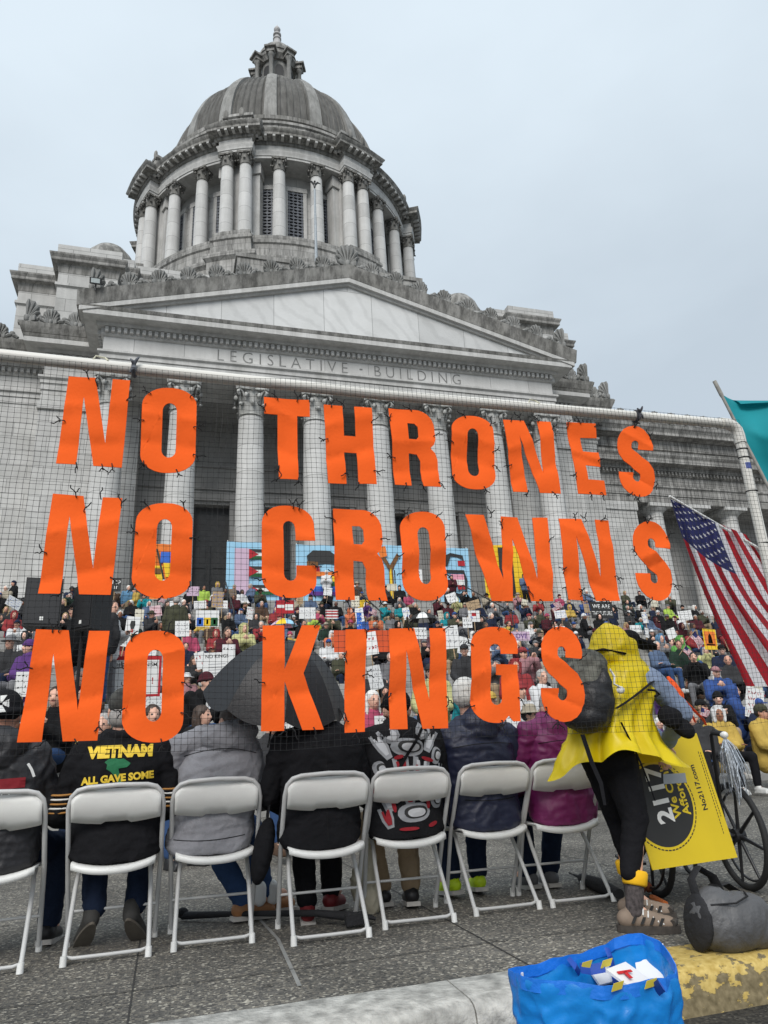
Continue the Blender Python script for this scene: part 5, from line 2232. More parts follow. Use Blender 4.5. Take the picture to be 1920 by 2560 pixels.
# grey backpack slumped on the kerb
bp = thing('grey_backpack', 'grey and black backpack slumped on the yellow kerb', 'backpack', (2.42, 2.98, 0))
e = MB()
e.ell((0, 0, .115), (.185, .11, .115), Matrix.Rotation(rad(-8), 3, 'Y'), 20, 14)
e.ell((-.08, .02, .13), (.12, .10, .13), None, 16, 12)
e.ell((.09, 0, .085), (.11, .10, .085), None, 16, 12)
me = remesh(e, .008, 4)
wrinkle(me, .006, 14, 3)
link('body', me, bp).data.materials.append(mat('grey nylon', (.085, .085, .088), .55, .15, 8, .2, 90))
e = MB()
e.ell((-.165, .03, .125), (.035, .09, .115), Matrix.Rotation(rad(10), 3, 'Y'), 16, 12)
me = remesh(e, .008, 2)
wrinkle(me, .004, 14, 5)
link('back_panel', me, bp).data.materials.append(m_black)
for pts in ([(-.15, .03, .20), (-.15, .05, .29), (-.10, .06, .33), (-.03, .06, .29), (.0, .05, .20)], [(-.03, .06, .25), (.05, .09, .25), (.16, .10, .18), (.23, .06, .06), (.235, .0, .03)]):
    e = MB()
    e.tube(pts, [(.03, .008)] * len(pts), 8, False, 0, (0, 1, 0))
    e.build('shoulder_strap', m_black, bp, 60)
e = MB()
e.tube([(.15, -.05, .16), (.21, -.06, .10), (.205, -.07, .02)], [(.014, .004)] * 3, 6)
e.tube([(.17, -.05, .14), (.235, -.06, .08), (.245, -.08, .0), (.26, -.12, -.03)], [(.010, .004)] * 4, 6)
e.ell((.228, -.06, .07), (.02, .012, .03), None, 8, 6)
e.build('buckle_strap', m_black, bp, 60)
e = MB()
e.tube([(-.145, -.045, .2), (-.05, -.09, .205), (.02, -.085, .225), (.06, -.02, .23)], .004, 6)
e.build('zip', m_black, bp, 60)

# things lying under the chairs
def lying(name, label, cat, pts, r, m, extra=None):
    a = Vector(pts[0])
    t_ = thing(name, label, cat, (a.x, a.y, 0))
    WORLD.add(t_.name)
    mb = MB()
    mb.tube(pts, r, 10)
    mb.build('body', m, t_, 60)
    return t_


q0, q1 = on_ground(395, 1985, .03), on_ground(775, 1990, .05)
t = lying('folded_tripod', 'black folded tripod lying under the grey hoodie and black jacket chairs', 'tripod', [q0 + Vector((0, .1, 0)), q0.lerp(q1, .35) + Vector((0, .12, .01)), q0.lerp(q1, .8) + Vector((0, .1, .02)), q1 + Vector((.02, .1, .0))], [.022, .014, .018, .026], m_black)
e = MB()
e.ell(q0 + Vector((-.0, .1, .015)), (.035, .025, .03), None, 10, 8)
e.obox(q1 + Vector((.01, .1, -.005)), (.06, 0, .004), (0, .028, 0), (-.002, 0, .026))
for k in (-1, 0, 1):
    e.tube([q1 + Vector((-.04, .1, .02)), q1 + Vector((.11, .1 + .04 * k, -.01))], .009, 6)
e.build('head', m_black, t, 60)
u0, u1 = on_ground(*z8(470, 1395), .03), on_ground(*z8(720, 1500), .045)
t = lying('folded_umbrella', 'black folded umbrella lying on the pavement by the last chair', 'umbrella', [u0, u0.lerp(u1, .12), u0.lerp(u1, .2), u0.lerp(u1, .6), u1], [.007, .01, .03, .045, .028], m_black)
e = MB()
e.tube([u0 + (u0 - u1) * .12, u0], .006, 6)
e.build('tip', m_wfr, t, 60)
o0, o1 = on_ground(*z8(862, 1500), .02), on_ground(*z8(972, 1555), .02)
t = lying('wooden_peg', 'orange wooden peg lying behind the brown walking shoes', 'peg', [o0.lerp(o1, .3), o0.lerp(o1, .45), o1], [.012, .018, .016], mat('orange wood', srgb(190, 100, 40), .5, .15))
e = MB()
e.ell(o0 + Vector((0, .02, .05)), (.03, .02, .05), None, 8, 6)
e.ell(o0 + Vector((.04, .02, .03)), (.025, .02, .03), None, 8, 6)
e.build('knot', mat('rust cord', srgb(140, 70, 40), .8, .2), t, 60)

# ================================================================== big banners held up on the top landing
m_sky = mat('pale blue banner cloth', srgb(150, 196, 222), .8, .06, 2)
m_lil = mat('lilac banner cloth', srgb(196, 170, 190), .8, .06, 2)
YB = 34.4
BCOL = {'k': m_ink, 'r': mat('banner red', srgb(170, 30, 40), .8, .05), 'g': mat('banner green', srgb(30, 90, 50), .8, .05), 'w': m_wprint, 'y': mat('banner yellow', srgb(230, 190, 40), .8, .05),
        'o': mat('banner orange', srgb(225, 120, 45), .8, .05), 'b': mat('banner blue', srgb(50, 100, 190), .8, .05), 'v': mat('banner violet', srgb(90, 50, 130), .8, .05), 'n': mat('banner brown', srgb(110, 75, 40), .8, .05), 'l': m_lil, 'p': mat('banner pink', srgb(220, 150, 170), .8, .05)}


def banner(x0, x1, y0, y1, label, base, shapes, Y=YB):
    """shapes: (colour, [(u,v)...]) in 0..1 of the cloth, v down"""
    a, b_ = at(x0, y1, Y), at(x1, y0, Y)
    a2, b2 = at(x0, y0, Y), at(x1, y1, Y)
    t_ = thing('banner', label, 'banner', (a.x, Y, step_z(Y)), 0, 'tall banners held on the top landing')
    WORLD.add(t_.name)
    xl, xr, zl, zh = a.x, b_.x, (a.z + b2.z) / 2, (b_.z + a2.z) / 2
    mb = MB()
    n = 10
    vs_ = []
    for i in range(n + 1):
        for j in range(n + 1):
            vs_.append((lerp(xl, xr, i / n), Y + .04 * math.sin(i * 1.3 + j * .4), lerp(zl, zh, j / n)))
    mb.add(vs_, [(i * (n + 1) + j, (i + 1) * (n + 1) + j, (i + 1) * (n + 1) + j + 1, i * (n + 1) + j + 1) for i in range(n) for j in range(n)])
    mb.build('cloth', base, t_, 180)
    for k, (c_, pl) in enumerate(shapes):
        mb = MB()
        mb.add([(lerp(xl, xr, u), Y - .06 - .006 * k, lerp(zh, zl, v)) for u, v in pl], [tuple(range(len(pl)))])
        mb.build('painted_shape', BCOL[c_], t_, None, False)
    mb = MB()
    for x in (xl + .05, xr - .05):
        mb.tube([(x, Y + .09, step_z(Y) + .5), (x, Y + .09, zh + .1)], .025, 6)
    mb.build('poles', m_pole, t_, 60)
    return t_


def rc(u0, u1, v0, v1):
    return [(u0, v0), (u1, v0), (u1, v1), (u0, v1)]


E_ = [('k', rc(.13, .97, .09, .93)), ('l', rc(.15, .42, .11, .91))]
for v0, v1 in ((.12, .30), (.42, .60), (.74, .90)):
    h = (v1 - v0) / 3
    u1 = .95 if v0 != .42 else .80
    E_ += [('k', rc(.42, u1, v0, v0 + h)), ('w', rc(.42, u1, v0 + h, v0 + 2 * h)), ('g', rc(.42, u1, v0 + 2 * h, v1)), ('r', [(.42, v0), (.60, (v0 + v1) / 2), (.42, v1)])]
E_ += [('k', rc(.42, .97, .31, .41))] if False else []
banner(487, 603, 1172, 1298, 'pale blue banner with a letter E patterned in red, black, white and green', m_sky, [E_[1]] + E_[2:])
S_ = [('k', [(.25, .45), (.22, .2), (.35, .1), (.7, .1), (.85, .2), (.85, .34), (.3, .34)]), ('n', rc(.22, .45, .3, .38)), ('r', rc(.22, .48, .38, .48)), ('o', rc(.25, .85, .48, .56)), ('y', rc(.55, .9, .56, .65)), ('g', rc(.62, .92, .65, .74)), ('b', rc(.2, .92, .74, .83)), ('v', rc(.25, .85, .83, .9))]
banner(640, 742, 1178, 1300, 'pale blue banner with a rainbow-striped letter S', m_sky, S_)
T_ = [('n', [(.42, .95), (.46, .45), (.2, .2), (.28, .14), (.5, .36), (.75, .14), (.82, .2), (.58, .45), (.62, .95)]), ('o', [(.12, .05), (.38, .02), (.42, .2), (.2, .24)]), ('y', [(.47, .5), (.53, .4), (.56, .95), (.46, .95)]), ('k', rc(.62, .65, .45, .93))]
banner(812, 872, 1178, 1300, 'pale blue banner with a brown tree trunk shaped like a letter Y', m_sky, T_)
S3 = [('k', [(.2, .35), (.2, .16), (.4, .1), (.8, .14), (.85, .34), (.8, .34), (.76, .2), (.4, .16), (.28, .35)]), ('r', rc(.62, .85, .24, .34)), ('k', [(.2, .42), (.8, .42), (.88, .6), (.85, .84), (.6, .92), (.2, .85), (.2, .8), (.6, .86), (.78, .8), (.8, .6), (.75, .48), (.2, .48)]), ('p', rc(.35, .78, .5, .6)), ('w', rc(.35, .78, .6, .7)), ('r', rc(.55, .78, .7, .78))]
banner(953, 1010, 1184, 1300, 'pale blue banner with a pink and white letter S', m_sky, S3)
banner(1052, 1126, 1178, 1298, 'yellow banner with a bold black letter I', BCOL['y'], [('k', rc(.38, .72, .05, .92))])
banner(322, 372, 1175, 1296, 'orange and yellow patterned banner behind the middle-row letter O', BCOL['o'], [('y', rc(.1, .6, .4, .9)), ('k', [(.2, .1), (.3, .1), (.95, .95), (.85, .95)]), ('b', rc(.45, .95, .15, .35)), ('y', [(.6, .35), (.95, .35), (.95, .6), (.75, .6)]), ('n', rc(.12, .5, .45, .55)), ('n', rc(.12, .4, .65, .75)), ('w', rc(.6, .9, .65, .85))])
# ================================================================== people: shared builders
SKIN = [mat('skin %d' % i, c, .55, .08, 9, spec=.35) for i, c in enumerate([srgb(214, 168, 146), srgb(200, 150, 128), srgb(222, 180, 160), srgb(150, 104, 80), srgb(96, 66, 52)])]
m_eye = mat('eye dark', (.02, .016, .014), .4, 0)
m_lip = mat('lip', srgb(160, 92, 86), .5, 0)
V = Vector


def hand(mb, wr, d, side, curl=.5, r=.0085, up=(0, 0, 1)):
    """palm, four unequal curled fingers and a thumb from the side of the palm"""
    wr, d = V(wr), V(d).normalized()
    up = V(up)
    lat = d.cross(up)
    lat = lat.normalized() if lat.length > 1e-3 else V((1, 0, 0))
    up = lat.cross(d).normalized()
    pc = wr + d * .05
    for k in (-1, 0, 1):
        mb.cap(wr + d * .012 + lat * k * .012, pc + d * .035 + lat * k * .022, .015, .013, 8)
    for i, ln in enumerate((.062, .074, .070, .055)):
        b_ = wr + d * .092 + lat * side * (.032 - i * .0215)
        a1 = (d - up * curl * .6).normalized()
        a2 = (d - up * curl * 1.8).normalized()
        m_ = b_ + a1 * ln * .5
        mb.cap(b_ - d * .015, m_, r * 1.05, r, 7)
        mb.cap(m_, m_ + a2 * ln * .5, r, r * .85, 7)
    t0 = wr + d * .030 + lat * side * .028
    t1 = t0 + (d * .6 + lat * side * .8 - up * .3).normalized() * .035
    mb.cap(t0, t1, .012, .010, 7)
    mb.cap(t1, t1 + (d - up * .2).normalized() * .028, .010, .0085, 7)


def head_mb(mb, c, yaw=0.0, k=1.0, pitch=0.0):
    """skull, jaw, nose, brow, lips and ears; faces +y before the turn"""
    c = V(c)
    R = Matrix.Rotation(yaw, 3, 'Z') @ Matrix.Rotation(pitch, 3, 'X')

    def el(p, r):
        mb.ell(c + R @ (V(p) * k), tuple(x * k for x in r), R, 14, 10)
    el((0, -.008, .022), (.076, .096, .092))
    el((0, .028, -.035), (.062, .066, .082))
    el((0, .058, -.088), (.032, .030, .024))
    el((0, .070, .020), (.052, .022, .014))
    mb.cap(c + R @ (V((0, .090, .006)) * k), c + R @ (V((0, .108, -.026)) * k), .010 * k, .015 * k, 8)
    el((0, .086, -.058), (.024, .012, .011))
    for s in (-1, 1):
        el((s * .078, -.005, -.008), (.012, .024, .034))
        el((s * .034, .066, -.022), (.022, .020, .022))
    return R


def face_paint(me, c, R, k=1.0):
    """eyes, brows and lips as differently coloured patches of the same skin surface"""
    c = V(c)
    Ri = R.transposed()
    for p in me.polygons:
        q = (Ri @ (p.center - c)) / k
        if q.y < .045:
            continue
        if abs(abs(q.x) - .033) < .013 and abs(q.z - .000) < .0075:
            p.material_index = 1
        elif abs(q.x) < .024 and abs(q.z + .058) < .007:
            p.material_index = 2


def rings(mb, rows, n=28, sq=2.4, cap=True):
    """stack of soft-cornered oval rings: (cx, cy, z, half width, half depth)"""
    vs = []
    for cx, cy, z, w, d in rows:
        for j in range(n):
            a = 2 * PI * j / n
            ca, sa = math.cos(a), math.sin(a)
            vs.append((cx + w * math.copysign(abs(ca) ** (2 / sq), ca), cy + d * math.copysign(abs(sa) ** (2 / sq), sa), z))
    k = len(rows)
    fs = [(i * n + j, i * n + (j + 1) % n, (i + 1) * n + (j + 1) % n, (i + 1) * n + j) for i in range(k - 1) for j in range(n)]
    fs += [tuple(reversed(range(n))), tuple((k - 1) * n + j for j in range(n))]
    mb.add(vs, fs)


def put(name, me, m, parent, loc=None, rotz=None):
    o = link(name, me, parent, loc)
    if not me.materials:
        me.materials.append(m)
    if rotz:
        o.rotation_euler = (0, 0, rotz)
    return o


def own(o, m, i=0):
    o.material_slots[i].link = 'OBJECT'
    o.material_slots[i].material = m


# headgear and hair, modelled about the head centre, facing +y
def hair_short():
    mb = MB()
    mb.ell((0, -.022, .036), (.084, .098, .088), None, 16, 10)
    mb.ell((0, -.045, .0), (.082, .078, .075), None, 16, 10)
    for s in (-1, 1):
        mb.ell((s * .072, .0, .018), (.014, .04, .035))
    me = remesh(mb, .012, 2)
    wrinkle(me, .006, 45, 1)
    return me


def hair_long():
    mb = MB()
    mb.ell((0, -.022, .036), (.086, .100, .090), None, 16, 10)
    mb.ell((0, -.05, -.02), (.088, .078, .10), None, 16, 10)
    for s in (-1, 0, 1):
        mb.cap((s * .055, -.06, -.05), (s * .06, -.07, -.21), .045, .03)
    for s in (-1, 1):
        mb.cap((s * .078, -.015, .02), (s * .085, -.005, -.17), .024, .02)
    me = remesh(mb, .012, 2)
    wrinkle(me, .006, 40, 2, (1, 1, .3))
    return me


def beanie():
    mb = MB()
    mb.ell((0, -.015, .045), (.090, .106, .098), None, 16, 10)
    mb.tube([(.089 * math.cos(a), -.013 + .106 * math.sin(a), .025 + .012 * math.sin(a)) for a in [2 * PI * i / 20 for i in range(20)]], .018, 8, True)
    me = remesh(mb, .010, 1)
    cut = me
    return cut


def cap_hat():
    mb = MB()
    mb.ell((0, -.015, .05), (.089, .105, .085), None, 16, 10)
    vs = []
    pl = [(-.078, .05), (-.070, .12), (-.035, .165), (.035, .165), (.070, .12), (.078, .05)]
    mb.add([(x, y, .055 - (y - .05) * .15) for x, y in pl] + [(x, y, .042 - (y - .05) * .15) for x, y in pl], [tuple(range(6)), tuple(range(11, 5, -1))] + [(i, (i + 1) % 6, (i + 1) % 6 + 6, i + 6) for i in range(6)])
    mb.ell((0, -.015, .134), (.01, .01, .008), None, 6, 4)
    return mb.mesh('cap', [], 40)


def brim_hat():
    mb = MB()
    mb.lathe([(.001, .138), (.05, .135), (.078, .115), (.086, .08), (.092, .05), (.12, .038), (.165, .03), (.166, .024), (.12, .03), (.09, .036)], 24, (0, -.01))
    return mb.mesh('brim_hat', [], 50)


def hood():
    mb = MB()
    mb.ell((0, -.040, .018), (.112, .115, .128), None, 18, 12)
    mb.ell((0, -.065, -.09), (.10, .09, .08), None, 18, 12)
    for s in (-1, 1):
        mb.cap((s * .093, .02, .06), (s * .075, .03, -.11), .022, .026)
    mb.cap((-.06, .03, .118), (.06, .03, .118), .022, .022)
    me = remesh(mb, .013, 2)
    wrinkle(me, .006, 16, 3)
    return me


HEADWEAR = {'short hair': hair_short(), 'long hair': hair_long(), 'beanie': beanie(), 'cap': cap_hat(), 'wide-brimmed hat': brim_hat(), 'hood': hood()}
for me in HEADWEAR.values():
    if not me.materials:
        me.materials.append(m_black)


def limb_set(J):
    return [('sh', 'el', 'wr'), ]


def build_pose(J, vox, jvox, bulk=1.0, hands=True, coat_len=.02, skirt=False):
    """body, jacket, trousers and shoes for a set of joints (origin on the seat or ground, facing +y)"""
    body = MB()
    hc = V(J['head'])
    R = head_mb(body, hc, J.get('yaw', 0), 1.0, J.get('pitch', 0))
    nk = V(J['neck'])
    ch, pe = V(J['chest']), V(J['pelvis'])
    body.cap(nk - V((0, 0, .03)), hc + V((0, -.015, -.07)), .058, .054)
    for s in (-1, 1):
        body.cap(pe + V((s * .07, 0, 0)), ch + V((s * .075, 0, -.02)), .105, .105)
        body.cap(ch + V((s * .075, 0, 0)), V(J['sh'][s]), .085, .055)
    body.cap(ch, nk, .11, .065)
    for s in (-1, 1):
        sh, el, wr = V(J['sh'][s]), V(J['el'][s]), V(J['wr'][s])
        body.cap(sh, el, .048, .040)
        body.cap(el, wr, .040, .027)
        hd = V(J['hd'][s]) if 'hd' in J else (wr - el)
        hand(body, wr, hd, -s, J.get('curl', .5), .0092 if vox < .015 else .0115, J.get('hup', (0, 0, 1)))
        hip, kn, an = V(J['hip'][s]), V(J['kn'][s]), V(J['an'][s])
        body.cap(pe + V((s * .05, 0, 0)), hip, .10, .088)
        body.cap(hip, kn, .085, .056)
        body.cap(kn, an, .055, .038)
        fd = V(J['fd'][s]) if 'fd' in J else V((s * .15, 1, 0)).normalized()
        body.cap(an + V((0, 0, -.03)), an + fd * .14 + V((0, 0, -.055)), .036, .028)
    bm_ = remesh(body, vox, 2)
    for m_ in (SKIN[0], m_eye, m_lip):
        bm_.materials.append(m_)
    face_paint(bm_, hc, R)
    jk = MB()
    g_ = .022 * bulk
    up = (nk - pe).normalized()
    for s in (-1, 1):
        jk.cap(pe + V((s * .085, 0, -coat_len)), ch + V((s * .085, 0, -.02)), .115 + g_, .112 + g_)
        jk.cap(ch + V((s * .075, 0, 0)), V(J['sh'][s]), .095 + g_, .062 + g_)
        jk.cap(V(J['sh'][s]), V(J['el'][s]), .058 + g_, .050 + g_)
        wr, el = V(J['wr'][s]), V(J['el'][s])
        jk.cap(el, wr.lerp(el, .06), .050 + g_, .034 + g_)
    jk.cap(ch, nk - up * .03, .12 + g_, .078 + g_)
    jm = remesh(jk, jvox, 2)
    wrinkle(jm, .012, 11, len(jm.vertices) % 7)
    jm.materials.append(m_black)
    tr = MB()
    for s in (-1, 1):
        hip, kn, an = V(J['hip'][s]), V(J['kn'][s]), V(J['an'][s])
        tr.cap(pe + V((s * .06, 0, 0)), hip, .118, .104)
        tr.cap(hip, kn, .102, .074)
        tr.cap(kn, an + (kn - an).normalized() * .03, .074, .058)
    tm = remesh(tr, jvox, 2)
    wrinkle(tm, .008, 14, 2)
    tm.materials.append(m_black)
    sm = []
    for s in (-1, 1):
        an = V(J['an'][s])
        fd = V(J['fd'][s]) if 'fd' in J else V((s * .15, 1, 0)).normalized()
        so = MB()
        so.cap(an + V((0, 0, -.045)) - fd * .03, an + fd * .15 + V((0, 0, -.062)), .046, .038)
        so.cap(an + V((0, 0, -.0)), an + V((0, 0, -.05)), .046, .046)
        lat = fd.cross(V((0, 0, 1)))
        so.obox(an + fd * .055 + V((0, 0, -.095)), fd * .125, lat * .042, (0, 0, .014))
        me = remesh(so, min(jvox, .016), 1)
        me.materials.append(m_black)
        sm.append(me)
    return {'body': bm_, 'jacket': jm, 'trousers': tm, 'shoes': sm, 'head': hc, 'yaw': J.get('yaw', 0), 'pitch': J.get('pitch', 0), 'J': J}


def sit_J(**kw):
    J = {'pelvis': (0, -.01, .11), 'chest': (0, -.01, .44), 'neck': (0, .01, .60), 'head': (0, .045, .755),
         'sh': {s: (s * .185, -.01, .535) for s in (-1, 1)}, 'el': {s: (s * .25, .08, .28) for s in (-1, 1)}, 'wr': {s: (s * .14, .33, .22) for s in (-1, 1)},
         'hip': {s: (s * .10, .05, .09) for s in (-1, 1)}, 'kn': {s: (s * .15, .46, .10) for s in (-1, 1)}, 'an': {s: (s * .14, .47, -.33) for s in (-1, 1)}}
    J.update(kw)
    return J


def stand_J(**kw):
    J = {'pelvis': (0, 0, .92), 'chest': (0, .0, 1.26), 'neck': (0, .0, 1.43), 'head': (0, .025, 1.585),
         'sh': {s: (s * .19, -.01, 1.37) for s in (-1, 1)}, 'el': {s: (s * .26, -.02, 1.09) for s in (-1, 1)}, 'wr': {s: (s * .25, .08, .86) for s in (-1, 1)},
         'hip': {s: (s * .10, 0, .88) for s in (-1, 1)}, 'kn': {s: (s * .11, .02, .48) for s in (-1, 1)}, 'an': {s: (s * .12, -.02, .095) for s in (-1, 1)}}
    J.update(kw)
    return J


def two(a, b=None):
    """the same joint left and right, or an explicit pair"""
    return {s: ((a[0] * s, a[1], a[2]) if b is None else (a if s < 0 else b)) for s in (-1, 1)}


# ================================================================== people on the folding chairs, seen from behind
def conform(me, surf, off=.004, y0=-1.0):
    bv = BVHTree.FromPolygons([tuple(v.co) for v in surf.vertices], [tuple(p.vertices) for p in surf.polygons])
    for v in me.vertices:
        hit = bv.ray_cast(V((v.co.x, y0, v.co.z)), V((0, 1, 0)))
        if hit[0] is not None:
            v.co.y = hit[0].y - off
        else:
            v.co.y = .12
    return me


def text_xz(s, size, m, cx, cz, bold=0, spacing=1.0, rot=0.0, sub=.02):
    me = text_mesh(s, size, [m], 0, spacing, bold)
    bm = bmesh.new()
    bm.from_mesh(me)
    bmesh.ops.triangulate(bm, faces=bm.faces)
    for _ in range(3):
        le = [ed for ed in bm.edges if ed.calc_length() > sub]
        if le:
            bmesh.ops.subdivide_edges(bm, edges=le, cuts=1)
            bmesh.ops.triangulate(bm, faces=[f for f in bm.faces if len(f.verts) > 3])
    c, s_ = math.cos(rot), math.sin(rot)
    for v in bm.verts:
        x, y = v.co.x, v.co.y
        v.co = V((cx + x * c - y * s_, 0, cz + x * s_ + y * c))
    bm.to_mesh(me)
    bm.free()
    return me


def patch(polys, m, sub=.02):
    """flat coloured patches in x,z, cut fine enough to follow cloth"""
    bm = bmesh.new()
    for pl in polys:
        f = bm.faces.new([bm.verts.new((x, 0, z)) for x, z in pl])
    bmesh.ops.triangulate(bm, faces=bm.faces)
    for _ in range(4):
        le = [ed for ed in bm.edges if ed.calc_length() > sub]
        if not le:
            break
        bmesh.ops.subdivide_edges(bm, edges=le, cuts=1)
        bmesh.ops.triangulate(bm, faces=[f for f in bm.faces if len(f.verts) > 3])
    me = bpy.data.meshes.new('patch')
    bm.to_mesh(me)
    bm.free()
    me.materials.append(m)
    return me


m_seamc = mat('dark stitched seam', (.004, .004, .005), .9, 0)


def run(x0, z0, x1, z1, n=30, bow=0.0):
    return [(lerp(x0, x1, i / n), lerp(z0, z1, i / n) + bow * 4 * (i / n) * (1 - i / n)) for i in range(n + 1)]


def sitter(loc, label, jcol, tcol, scol, head, rows, an=None, kn=None, arm=None, skin=0, lean=0.0, hat=None, hatcol=None, seed=0, wr=None, shoes=True, collar=True, fd=None, amp=.013, hd=(0, .30, 1.19), coat_top=None, seams=()):
    """a back view: coat built as a soft oval stack, arms forward, legs under the chair"""
    kn = kn or two((.13, .60, .49))
    an = an or two((.12, .60, .10))
    sh = two((.195, .235, .97))
    el = arm or two((.275, .30, .70))
    wr = wr or two((.13, .55, .60))
    J = {'pelvis': (0, .21, .56), 'chest': (0, .22, .88), 'neck': (0, .25, 1.04), 'head': hd, 'yaw': head[0], 'pitch': head[1],
         'sh': sh, 'el': el, 'wr': wr, 'hip': two((.10, .26, .53)), 'kn': kn, 'an': an}
    if fd:
        J['fd'] = fd
    body = MB()
    hc = V(J['head'])
    R = head_mb(body, hc, head[0], 1.0, head[1])
    body.cap(V(J['neck']) + V((hd[0] * .7, .02, -.04)), hc + V((0, -.02, -.06)), .058, .056)
    for s in (-1, 1):
        body.cap(V(J['pelvis']) + V((s * .06, .05, 0)), V(J['chest']) + V((s * .06 + hd[0] * .5, .05, -.03)), .085, .075)
        body.cap(V(J['chest']) + V((s * .07 + hd[0] * .5, .04, 0)), V(sh[s]), .06, .045)
        body.cap(V(sh[s]), V(el[s]), .045, .038)
        body.cap(V(el[s]), V(wr[s]), .038, .027)
        hand(body, wr[s], V(wr[s]) - V(el[s]) + V((0, .1, 0)), -s, .7)
        body.cap(V(J['pelvis']) + V((s * .05, 0, 0)), V(J['hip'][s]), .10, .085)
        body.cap(V(J['hip'][s]), V(kn[s]), .08, .055)
        body.cap(V(kn[s]), V(an[s]), .052, .036)
        f_ = V(fd[s]) if fd else V((s * .15, 1, -.3)).normalized()
        body.cap(V(an[s]), V(an[s]) + f_ * .12, .034, .028)
    body.cap(V(J['chest']) + V((hd[0] * .5, .05, 0)), V(J['neck']) + V((hd[0] * .7, .02, 0)), .075, .06)
    bm_ = remesh(body, .0105, 2)
    for m_ in (SKIN[skin], m_eye, m_lip):
        bm_.materials.append(m_)
    face_paint(bm_, hc, R)
    o = link('person', bm_, None, loc)
    tag(o, label, 'person', 'people seated on the folding chairs')
    jk = MB()
    rings(jk, rows)
    for s in (-1, 1):
        jk.cap(V(sh[s]), V(el[s]), .076, .064)
        jk.cap(V(el[s]), V(wr[s]), .064, .044)
        jk.cap((s * .07, .24, 1.01), V(sh[s]) + V((0, 0, -.005)), .070, .072)
    if coat_top:
        coat_top(jk)
    if collar:
        jk.tube([(.075 * math.cos(a), .25 + .07 * math.sin(a), 1.065 + .012 * math.sin(a)) for a in [2 * PI * i / 16 for i in range(16)]], .028, 8, True)
    jm = remesh(jk, .0085, 4)
    wrinkle(jm, amp, 5.5, seed, (1.1, 1, 1.1))
    wrinkle(jm, amp * .5, 12, seed + 3, (.9, 1, 1.3))
    wrinkle(jm, amp * .45, 9, seed + 6, (.5, .6, 1.8), lambda c: max(0, min(1, (.66 - c.z) / .1)))
    jm.materials.append(jcol)
    jo = link('jacket', jm, o)
    for pts_ in seams:
        e_ = MB()
        w_s = .0022
        vs_ = []
        for i_, (x_, z_) in enumerate(pts_):
            a_, b_ = V(pts_[max(i_ - 1, 0)]), V(pts_[min(i_ + 1, len(pts_) - 1)])
            d_ = (b_ - a_).normalized()
            vs_ += [(x_ - d_.y * w_s, 0, z_ + d_.x * w_s), (x_ + d_.y * w_s, 0, z_ - d_.x * w_s)]
        e_.add(vs_, [(2 * i_, 2 * i_ + 1, 2 * i_ + 3, 2 * i_ + 2) for i_ in range(len(pts_) - 1)])
        so_ = link('seam', conform(e_.mesh('seam', [m_seamc], None, False), jm, .0015), o)
    tr = MB()
    for s in (-1, 1):
        tr.cap((s * .07, .22, .54), J['hip'][s], .11, .10)
        tr.cap(J['hip'][s], kn[s], .098, .075)
        tr.cap(kn[s], V(an[s]) + (V(kn[s]) - V(an[s])).normalized() * .02, .075, .060)
    tm = remesh(tr, .013, 2)
    wrinkle(tm, .010, 13, seed + 1)
    tm.materials.append(tcol)
    link('trousers', tm, o)
    if shoes:
        for s in (-1, 1):
            f_ = V(fd[s]) if fd else V((s * .15, 1, -.12)).normalized()
            a = V(an[s])
            so = MB()
            so.cap(a + V((0, 0, -.045)) - f_ * .03, a + f_ * .16 + V((0, 0, -.058)), .046, .038)
            so.cap(a + V((0, 0, .0)), a + V((0, 0, -.05)), .047, .046)
            me = remesh(so, .01, 2)
            me.materials.append(scol)
            sh_o = link('shoe', me, o)
            so = MB()
            lat = f_.cross(V((0, 0, 1))).normalized()
            so.obox(a + f_ * .06 + V((0, 0, -.088)), f_ * .135, lat * .042, lat.cross(f_) * .012)
            so.build('sole', mat('pale rubber sole', (.45, .43, .40), .7, .15), sh_o)
    if hat:
        me = HEADWEAR[hat]
        h = link('hair' if 'hair' in hat else hat.replace('wide-brimmed hat', 'brim_hat'), me, o, hc)
        h.rotation_euler = (head[1], 0, head[0])
        own(h, hatcol)
    return o, jm, jo, hc


m_jblk = cloth('black coat cloth', (.013, .013, .015))
m_jblk2 = mat('black padded nylon', (.015, .015, .018), .55, .2, 6, .2, 40)
m_gry = cloth('heather grey hoodie cloth', (.27, .27, .29))
m_navy = mat('navy rain shell', (.014, .018, .045), .5, .15, 5, .1, 40)
m_mag = mat('magenta rain shell', (.17, .012, .095), .5, .15, 5, .1, 40)
m_jean = cloth('blue denim', (.035, .07, .16))
m_djean = cloth('dark denim', (.014, .022, .045))
m_pant = cloth('black trousers cloth', (.010, .010, .012))
m_tan = cloth('tan trousers cloth', (.30, .22, .14))
m_ghair = mat('grey hair', (.36, .34, .32), .7, .25, 40)
m_whair = mat('white hair', (.68, .66, .62), .7, .2, 40)
m_bhair = mat('brown hair', (.05, .03, .02), .6, .3, 40)
m_kshoe = mat('black shoe', (.012, .012, .013), .5, .2)
m_yel_t = mat('yellow lettering', srgb(235, 200, 60), .7, .06)
m_red_t = mat('red patch cloth', srgb(130, 20, 32), .8, .1)
BASE_ROWS = [(0, .225, .425, .185, .125), (0, .235, .46, .212, .14), (0, .242, .52, .218, .142), (0, .245, .60, .212, .138), (0, .238, .70, .208, .132), (0, .230, .80, .214, .135), (0, .228, .90, .22, .13), (0, .235, .98, .195, .112), (0, .245, 1.03, .14, .09), (0, .25, 1.07, .09, .075)]


